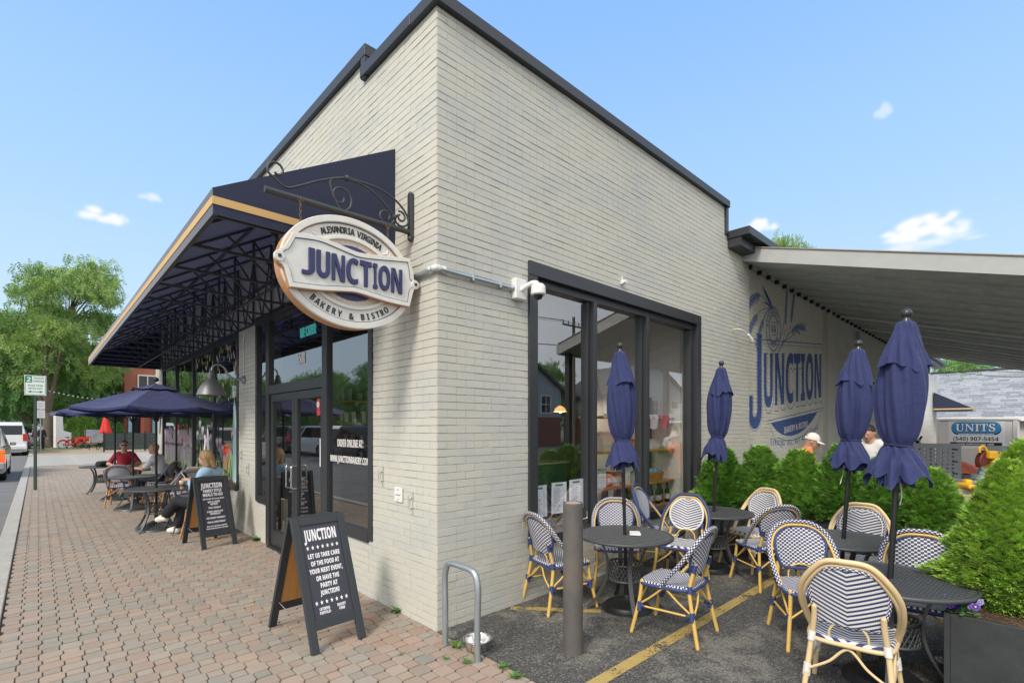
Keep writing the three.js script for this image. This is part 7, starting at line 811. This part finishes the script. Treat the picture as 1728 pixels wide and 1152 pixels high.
{ const u = thing('closed_red_umbrella', 'closed bright red umbrella over a distant cafe table', 'umbrella', [1.3, 0, -45.5]); const p = [[0.03, 2.75], [0.12, 2.5], [0.25, 1.9], [0.38, 1.3], [0.36, 1.22]]; p.depth = 0.25; part(u, 'canopy', umbrellaCloth(77, 0, p, 80, 6), std([0.62, 0.03, 0.02], 0.7)); part(u, 'pole', bar([0, 0, 0], [0, 2.85, 0], 0.03), M.pine); const tb = thing('cafe_table', 'brown distant cafe table under the red umbrella', 'table', [1.3, 0, -45.5]); part(tb, 'tabletop', rot(new THREE.CylinderGeometry(0.5, 0.5, 0.04, 24)).translate(0, 0.74, 0), M.wood); part(tb, 'leg', merge([0, 1, 2, 3].map((i) => bar([0.1 * Math.cos(i * 1.57), 0.72, 0.1 * Math.sin(i * 1.57)], [0.42 * Math.cos(i * 1.57), 0, 0.42 * Math.sin(i * 1.57)], 0.02))), M.black); for (const [x, z, tt, l] of [[0.55, -45.2, 1.6, 'brown metal cafe chair left of the red umbrella'], [2.0, -45.4, -1.6, 'brown metal cafe chair right of the red umbrella']]) { const c = thing('cafe_chair', l, 'chair', [x, 0, z], tt); part(c, 'seat', rb(0.42, 0.03, 0.42, 0, 0.45, 0, 0.01), M.wood); part(c, 'backrest', rb(0.42, 0.42, 0.03, 0, 0.72, -0.2, 0.01), M.wood); for (const [a, b] of [[1, 1], [-1, 1], [1, -1], [-1, -1]]) part(c, 'leg', bar([a * 0.19, 0.45, b * 0.19], [a * 0.22, 0, b * 0.22], 0.014), M.black); } }
{ const f = thing('patio_fence', 'dark perforated metal fence panels round the neighbouring cafe', 'fence', [2.6, 0, -40.8]); for (let i = 0; i < 3; i++) { part(f, 'panel', ext(poly([[0, 0.12], [1.05, 0.12], [1.05, 1.28], [0, 1.28]], [...Array(24)].map((_, k) => { const x = 0.12 + (k % 6) * 0.16, y = 0.3 + Math.floor(k / 6) * 0.24; return [[x, y], [x + 0.04, y], [x + 0.04, y + 0.04], [x, y + 0.04]]; })), 0.04).translate(-1.7 + i * 1.15, 0, 0), std([0.03, 0.045, 0.045], 0.6)); part(f, 'post', rb(0.09, 1.4, 0.09, -1.75 + i * 1.15, 0.7, 0.02, 0.01), M.black); } }
{ const f = thing('garden_railing', 'thin dark railing behind the bicycles and shrub', 'railing', [0.2, 0, -54.5]); part(f, 'rail', merge([bar([-3, 1.2, 0], [4, 1.2, 0], 0.03), bar([-3, 0.2, 0], [4, 0.2, 0], 0.03)]), M.black); const n = []; for (let i = 0; i < 46; i++) n.push(bar([-3 + i * 0.152, 0.2, 0], [-3 + i * 0.152, 1.2, 0], 0.012, 0.012, 4)); part(f, 'baluster', merge(n), M.black).userData.kind = 'stuff'; const b = thing('banner', 'dark photo banner on the railing left of the red umbrella', 'banner', [1.0, 0, -50]); part(b, 'sheet', rb(1.4, 1.1, 0.03, 0, 0.95, 0, 0.01), std([1, 1, 1], 0.6, 0, { map: mottle([0.28, 0.3, 0.33], 0.6, 0.7) })); part(b, 'stand', merge([bar([-0.65, 0, 0], [-0.65, 1.5, 0], 0.03), bar([0.65, 0, 0], [0.65, 1.5, 0], 0.03)]), M.black); }
{ const hX = thing('brick_house', 'red brick building with painted columns beyond the bakery', 'building', [9.6, 0, -57]); const rbk = std([1, 1, 1], 0.85, 0, { map: rep(dataTex(256, (i, x, y) => { const row = y >> 3, mort = y % 8 < 1 || (x + (row & 1) * 12) % 24 < 1; const k = 0.8 + 0.4 * N256[((row * 37) % 256) * 256 + (((x + (row & 1) * 12) / 24 | 0) * 53) % 256]; return mort ? [0.38, 0.3, 0.25] : [0.36 * k, 0.10 * k, 0.06 * k]; }), 2.2) }); part(hX, 'wall', uvBox(span(-6, 8, 0, 9.5, -8, 0)), rbk); part(hX, 'cornice', rb(14.4, 0.5, 8.4, 1, 9.6, -4, 0.05), M.white); const cs = [[0.35, 0.5, 0.6], [0.45, 0.1, 0.06], [0.2, 0.4, 0.5], [0.45, 0.09, 0.05], [0.6, 0.25, 0.25], [0.25, 0.5, 0.58], [0.6, 0.45, 0.12], [0.4, 0.08, 0.06]]; for (let i = 0; i < 8; i++) part(hX, 'column', rb(0.32, 3.0, 0.3, -5.6 + i * 0.95, 1.5, 0.25, 0.04), std(cs[i], 0.6)); for (const x of [-4.2, -1.6, 1.2]) { const w = part(hX, 'window', bx(1.5, 1.5, 0.08, x, 6.0, 0.04), M.carGlass); part(w, 'sill', rb(1.9, 0.25, 0.25, x, 5.15, 0.1, 0.03), M.white); part(w, 'frame', merge([span(x - 0.8, x - 0.7, 5.2, 6.8, 0.0, 0.12), span(x + 0.7, x + 0.8, 5.2, 6.8, 0, 0.12), span(x - 0.04, x + 0.04, 5.25, 6.75, 0.0, 0.11), span(x - 0.8, x + 0.8, 6.7, 6.82, 0, 0.13)]), M.white); } for (const x of [-5.1, -3.2, -1.2]) part(hX, 'shop_door', span(x - 0.35, x + 0.35, 0.05, 2.6, 0.01, 0.06), M.carGlass); part(hX, 'signboard', rb(10, 0.7, 0.12, -1.5, 3.5, 0.1, 0.03), std([0.5, 0.32, 0.18], 0.6)); }
// string of small bulbs between tree and brick house
{ const s = thing('string_lights', 'string of small pale bulbs hung from the tree toward the brick house', 'string lights'); const c = new THREE.CatmullRomCurve3([V3(-1.8, 4.6, -50), V3(0.2, 4.2, -50.4), V3(2.4, 4.1, -51), V3(4.6, 4.7, -53)]); part(s, 'cable', new THREE.TubeGeometry(c, 40, 0.012, 4), M.black); part(s, 'bulb', merge([...Array(22)].map((_, i) => { const p = c.getPoint(i / 21); return ball(0.06, p.x, p.y - 0.07, p.z, 8); })), M.white).userData.kind = 'stuff'; }
// ---------- the yard behind the hedge and what stands beyond it
{
  const u = thing('storage_container', 'white portable storage container with a blue name panel and phone number', 'container', [24, 0, 0.72]);
  part(u, 'shell', uvBox(span(0, 4.8, 0.08, 1.98, 0, 2.25, 0.02)), M.white); part(u, 'roof_cap', span(-0.05, 4.85, 1.98, 2.06, -0.05, 2.3, 0.02), M.offwhite); part(u, 'corner_post', span(-0.03, 0.06, 0, 2.0, -0.03, 0.1, 0.01), M.offwhite); part(u, 'corner_post', span(-0.03, 0.06, 0, 2.0, 2.15, 2.28, 0.01), M.offwhite); part(u, 'skid', span(0.1, 4.7, 0, 0.1, 0.1, 2.15), M.plastic);
  const s = canvasTex(1024, 640, (c) => { c.fillStyle = '#eef0f2'; c.fillRect(0, 0, 1024, 640); c.fillStyle = '#14171c'; c.beginPath(); c.roundRect(60, 52, 900, 270, 130); c.fill(); c.fillStyle = '#3a93cf'; c.beginPath(); c.roundRect(54, 28, 900, 262, 128); c.fill(); c.textAlign = 'center'; c.font = 'bold 232px serif'; c.lineWidth = 14; c.strokeStyle = '#14171c'; c.strokeText('UNITS', 505, 244, 760); c.fillStyle = '#fff'; c.fillText('UNITS', 500, 240, 760); c.fillStyle = '#fff'; c.fillRect(190, 296, 640, 40); c.fillStyle = '#14171c'; c.font = 'bold 36px serif'; c.fillText('MOVING AND PORTABLE STORAGE', 510, 328, 620); c.font = 'bold 122px sans-serif'; c.fillText('(540) 907-5454', 500, 455, 900); c.fillRect(30, 490, 940, 76); c.fillStyle = '#fff'; c.font = 'bold 60px sans-serif'; c.fillText('www.unitsstorage.com', 500, 548, 880); });
  part(u, 'name_panel', rot(new THREE.PlaneGeometry(1.62, 1.1), 0, -Math.PI / 2).translate(-0.006, 1.42, 1.14), std([1, 1, 1], 0.5, 0, { map: s }));
}
{ const t = single('tarpaulin', 'crumpled orange tarpaulin on the ground before the storage container', 'tarpaulin', grid(26, 14, (u, v) => { const x = (u - 0.5) * 2.1, k = Math.sin(Math.PI * v) * (0.75 + 0.25 * Math.sin(u * 9 + v * 5)) * Math.pow(Math.sin(Math.PI * (0.04 + u * 0.92)), 0.35); return [(v - 0.5) * 1.1, 0.02 + 0.42 * k + 0.03 * Math.sin(u * 31 + v * 17), x]; }), bumped([0.62, 0.14, 0.06], 0.5, 0, lumpTex, 0.3, 0.03), [22.4, 0, 1.35], 0.1); }
const pallet = (label, pos, turn, w, h) => { const p = thing('plastic_pallet', label, 'pallet', pos, turn, 'grey plastic pallets stood on edge'); const hs = []; for (let i = 0; i < 9; i++) for (let j = 0; j < 9; j++) { const x = -w / 2 + 0.1 + i * (w - 0.2) / 9, y = 0.08 + j * (h - 0.16) / 9; hs.push([[x, y], [x + 0.05, y], [x + 0.05, y + 0.05], [x, y + 0.05]]); } part(p, 'deck', ext(poly([[-w / 2, 0], [w / 2, 0], [w / 2, h], [-w / 2, h]], hs), 0.05), M.plastic); part(p, 'block', merge([-1, 0, 1].map((k) => rb(0.14, h - 0.1, 0.1, k * (w / 2 - 0.12), h / 2, -0.05, 0.01))), M.plastic); for (const y of [0.25, 0.55, 0.85]) part(p, 'slot', rb(0.13, 0.04, 0.012, w / 2 - 0.16, h * y, 0.056, 0.004, 1), M.black); return p; };
pallet('grey plastic pallet standing left of the storage container', [17.6, 0, 1.25], -1.0, 1.5, 1.22); pallet('grey plastic pallet standing before the storage container', [19.0, 0, 2.95], -1.0, 1.3, 1.15);
{ const j = thing('folded_chair_heap', 'heap of dark folded furniture behind the pallet', 'furniture heap', [19.5, 0, 0.35]); const r = rng(5), l = []; for (let i = 0; i < 22; i++) l.push(bar([(r() - 0.5) * 1, 0.3 + r() * 1.1, (r() - 0.5) * 1.1], [(r() - 0.5) * 1, 0.7 + r() * 0.9, (r() - 0.5) * 1.1], 0.03)); part(j, 'bars', merge(l), M.black).userData.kind = 'stuff'; part(j, 'board', rot(rb(1.2, 0.05, 0.5, 0, 0, 0, 0.01), 0.2, 0.4, 0.3).translate(0, 1.45, 0), M.galv); }
function sawhorse(label, pos, turn) { const s = thing('sawhorse', label, 'sawhorse', pos, turn, 'timber sawhorses'); part(s, 'beam', uvBox(rb(1.3, 0.09, 0.045, 0, 0.86, 0, 0.004)), M.pine); part(s, 'rail', uvBox(rb(1.1, 0.07, 0.03, 0, 0.28, 0.16, 0.004)), M.pine); part(s, 'brace', uvBox(merge([sqbar([-0.42, 0.3, 0.12], [0.05, 0.8, 0.05], 0.07, 0.03)])), M.pine); for (const x of [-0.5, 0.5]) for (const z of [-1, 1]) part(s, 'leg', uvBox(sqbar([x, 0.84, z * 0.04], [x * 1.08, 0.0, z * 0.28], 0.09, 0.035)), M.pine); return s; }
sawhorse('pale timber sawhorse with yellow tools behind the hedge end', [6.5, 0, 2.85], 1.05); sawhorse('pale timber sawhorse half hidden by the nearest shrub', [5.6, 0, 3.0], 0.9);
single('cordless_tool', 'yellow and black power tool lying on the sawhorse', 'tool', merge([rb(0.34, 0.07, 0.1, 0, 0.04, 0, 0.03, 3), rb(0.12, 0.12, 0.08, 0.12, 0.06, 0.07, 0.03, 3), bar([-0.3, 0.03, 0], [-0.15, 0.04, 0], 0.02)]), std([0.75, 0.42, 0.02], 0.5), [6.5, 0.905, 2.85], 0.5);
{ const m = thing('mitre_saw', 'yellow mitre saw on a stand in front of the storage container', 'saw', [8.45, 0, 2.95], -0.6); part(m, 'stand', merge([sqbar([-0.5, 0, -0.2], [-0.3, 0.85, 0], 0.04), sqbar([0.5, 0, 0.2], [0.3, 0.85, 0], 0.04), sqbar([-0.5, 0, 0.2], [-0.3, 0.85, 0], 0.04), sqbar([0.5, 0, -0.2], [0.3, 0.85, 0], 0.04), rb(1.1, 0.05, 0.3, 0, 0.87, 0, 0.01)]), M.galv); part(m, 'base', rot(new THREE.CylinderGeometry(0.18, 0.2, 0.07, 24)).translate(0, 0.94, 0), M.galv); part(m, 'blade', rot(new THREE.CylinderGeometry(0.15, 0.15, 0.006, 32), Math.PI / 2).translate(-0.02, 1.18, 0.02), M.chrome); part(m, 'guard', ext(new THREE.Shape().absarc(0, 0, 0.17, 0.2, 3.6), 0.07, 0.008).translate(-0.02, 1.18, -0.02), std([0.12, 0.02, 0.015], 0.4)); part(m, 'motor', merge([rot(new THREE.CylinderGeometry(0.065, 0.075, 0.24, 18), 0, 0, -0.9).translate(0.12, 1.2, 0.08), rb(0.16, 0.13, 0.14, 0.0, 1.29, 0.05, 0.03, 3)]), std([0.75, 0.42, 0.02], 0.45)); part(m, 'handle', tube([[-0.06, 1.34, 0.05], [-0.12, 1.42, 0.05], [-0.2, 1.4, 0.05], [-0.2, 1.33, 0.05]], 0.02, 20, 8), std([0.75, 0.42, 0.02], 0.45)); part(m, 'arm', sqbar([0.0, 0.96, -0.1], [0.06, 1.2, -0.08], 0.06), M.galv); }
// grey shingled building, slope facing the lot; each course of shingles is a real lap
{
  const b = thing('shingled_building', 'low building with a broad grey shingled roof beyond the yard', 'building', [33.5, 0, 4]);
  part(b, 'wall', uvBox(span(0.4, 9, 0, 2.15, -12, 12)), std([0.5, 0.46, 0.4], 0.85)); part(b, 'eave', rb(0.12, 0.2, 24.6, -0.02, 2.12, 0, 0.02), M.white);
  const sh = [0, 1, 2, 3].map((k) => std([1, 1, 1], 0.9, 0, { map: mottle([[0.30, 0.32, 0.35], [0.25, 0.27, 0.30], [0.34, 0.355, 0.375], [0.22, 0.24, 0.265]][k], 0.25, 0.8) })), per = [[], [], [], []], r = rng(66), n = 26, sx = 5.0 / n, sy = 2.9 / n;
  for (let i = 0; i < n; i++) for (let z = -12.3 - r() * 0.4; z < 12.3;) { const w = 0.3 + r() * 0.5; per[Math.floor(r() * 4)].push(ext(poly([[i * sx, 2.18 + i * sy + 0.035], [(i + 1.1) * sx, 2.18 + (i + 1.1) * sy + 0.01], [(i + 1.1) * sx, 2.15 + (i + 1.1) * sy], [i * sx, 2.17 + i * sy]]), w - 0.01).translate(0, 0, z)); z += w; }
  per.forEach((l, k) => part(b, 'shingle', uvBox(merge(l)), sh[k]).userData.kind = 'stuff'); part(b, 'ridge', rb(0.3, 0.12, 24.6, 5.0, 5.1, 0, 0.03), M.coping); part(b, 'back_slope', span(4.9, 9, 2.0, 5.02, -12.2, 12.2), sh[1]); part(b, 'skylight', rb(0.9, 0.08, 0.6, 2.8, 3.95, 2.4, 0.02).applyMatrix4(new THREE.Matrix4()), M.galv);
}
{ const a = thing('door_awning', 'small navy awning with a gold edge on the far end of the bakery', 'awning', [29.4, 0, 0]); part(a, 'canopy', uvBox(grid(6, 6, (u, v) => [v * 1.6, 3.42 - 0.8 * u, 0.0 + 1.4 * u])), M.awning); for (const x of [0, 1.6]) part(a, 'side_panel', ext(poly([[0, 2.62], [0, 3.42], [-1.4, 2.62]]), 0.01).rotateY(Math.PI / 2).translate(x, 0, 0), M.awning); part(a, 'stripe', merge([span(-0.02, 1.62, 2.56, 2.62, 1.39, 1.41), span(-0.02, -0.008, 2.56, 2.62, 0, 1.4)]), M.gold); part(a, 'valance', merge([span(0, 1.6, 2.46, 2.56, 1.39, 1.41), span(-0.012, 0.0, 2.46, 2.56, 0, 1.39)]), M.awning); }
{ const w = thing('utility_wire', 'thin dark cables crossing in front of the shingled roof', 'cable'); for (const dy of [0, 0.25]) part(w, 'wire', tube([[30, 4.5 + dy, 0.2], [33, 4.2 + dy, 3], [36, 4.6 + dy, 9]], 0.012, 24, 5), M.black); }
copy(tree3, [41, 0, 0.5], 1, 'small tree behind the shingled roof by the bakery end', 'lone trees beyond the yard').scale.setScalar(0.72);
// ---------- across the lot (seen mirrored in the patio window)
{
  const h = thing('gabled_house', 'grey sided gabled house across the lot facing the patio window', 'house', [27, 0, 27]); const sd = std([0.42, 0.46, 0.48], 0.8); part(h, 'lower_wall', span(-5, 6, 0, 2.6, 0, 8), std([0.26, 0.10, 0.07], 0.9)); const bd = []; for (let y = 2.6; y < 5; y += 0.16) bd.push(span(-5, 6, y, y + 0.156, -0.03 + 0.0, 8)); part(h, 'siding', merge(bd), sd); part(h, 'gable', ext(poly([[-5.2, 5], [6.2, 5], [0.5, 8.2]]), 0.3), sd); part(h, 'roof', merge([ext(poly([[-5.6, 4.75], [0.5, 8.25], [0.5, 8.5], [-5.7, 4.95]]), 8.6).translate(0, 0, -0.4), ext(poly([[6.6, 4.75], [6.7, 4.95], [0.5, 8.5], [0.5, 8.25]]), 8.6).translate(0, 0, -0.4)]), std([0.10, 0.11, 0.115], 0.9)); for (const x of [-3.2, 0.4, 3.9]) { const w = part(h, 'window', span(x - 0.6, x + 0.6, 3.0, 4.5, -0.05, 0.0), M.carGlass); part(w, 'frame', merge([span(x - 0.7, x - 0.58, 2.9, 4.6, -0.09, -0.04), span(x + 0.58, x + 0.7, 2.9, 4.6, -0.09, -0.04), span(x - 0.7, x + 0.7, 4.48, 4.6, -0.1, -0.05), span(x - 0.7, x + 0.7, 2.9, 3.02, -0.1, -0.05), span(x - 0.03, x + 0.03, 3.0, 4.5, -0.085, -0.05), span(x - 0.6, x + 0.6, 3.72, 3.78, -0.08, -0.05)]), M.white); }
  copy(h, [44, 0, 24], 0.1, 'second gabled house across the lot farther along', 'gabled houses across the lot'); h.userData.group = 'gabled houses across the lot';
  const p = thing('utility_pole', 'wooden utility pole with a crossarm across the lot', 'utility pole', [27.6, 0, 21]); part(p, 'pole', bar([0, -0.2, 0], [0, 10.2, 0], 0.16, 0.11, 10), M.bark); part(p, 'crossarm', sqbar([-1.3, 9.5, 0], [1.3, 9.5, 0], 0.11), M.bark); part(p, 'insulator', merge([-1.2, -0.6, 0.6, 1.2].map((x) => lathe([[0, 0.3], [0.05, 0.28], [0.07, 0.16], [0.05, 0.1], [0.02, 0]], 10).translate(x, 9.55, 0))), M.plastic); part(p, 'transformer', merge([bar([0.35, 7.3, 0], [0.35, 8.3, 0], 0.26, 0.26, 14)]), M.plastic); part(p, 'wire', merge([-1.2, -0.6, 1.2].map((x) => tube([[x, 9.8, 0], [x - 20, 9.0, 1], [x - 40, 9.9, 2]], 0.014, 24, 4))), M.black);
  copy(p, [47, 0, 22], 0.2, 'second utility pole farther along across the lot', 'utility poles across the lot'); p.userData.group = 'utility poles across the lot';
  copy(tree2, [24.5, 0, 36], 1, 'tree behind the gabled house across the lot', 'trees across the lot').scale.setScalar(0.95); copy(tree3, [37, 0, 34], 2, 'tree between the two gabled houses across the lot', 'trees across the lot'); copy(tree2, [6, 0, 40], 2, 'tree across the lot opposite the bollard', 'trees across the lot');
}
renderer.render(scene, camera);
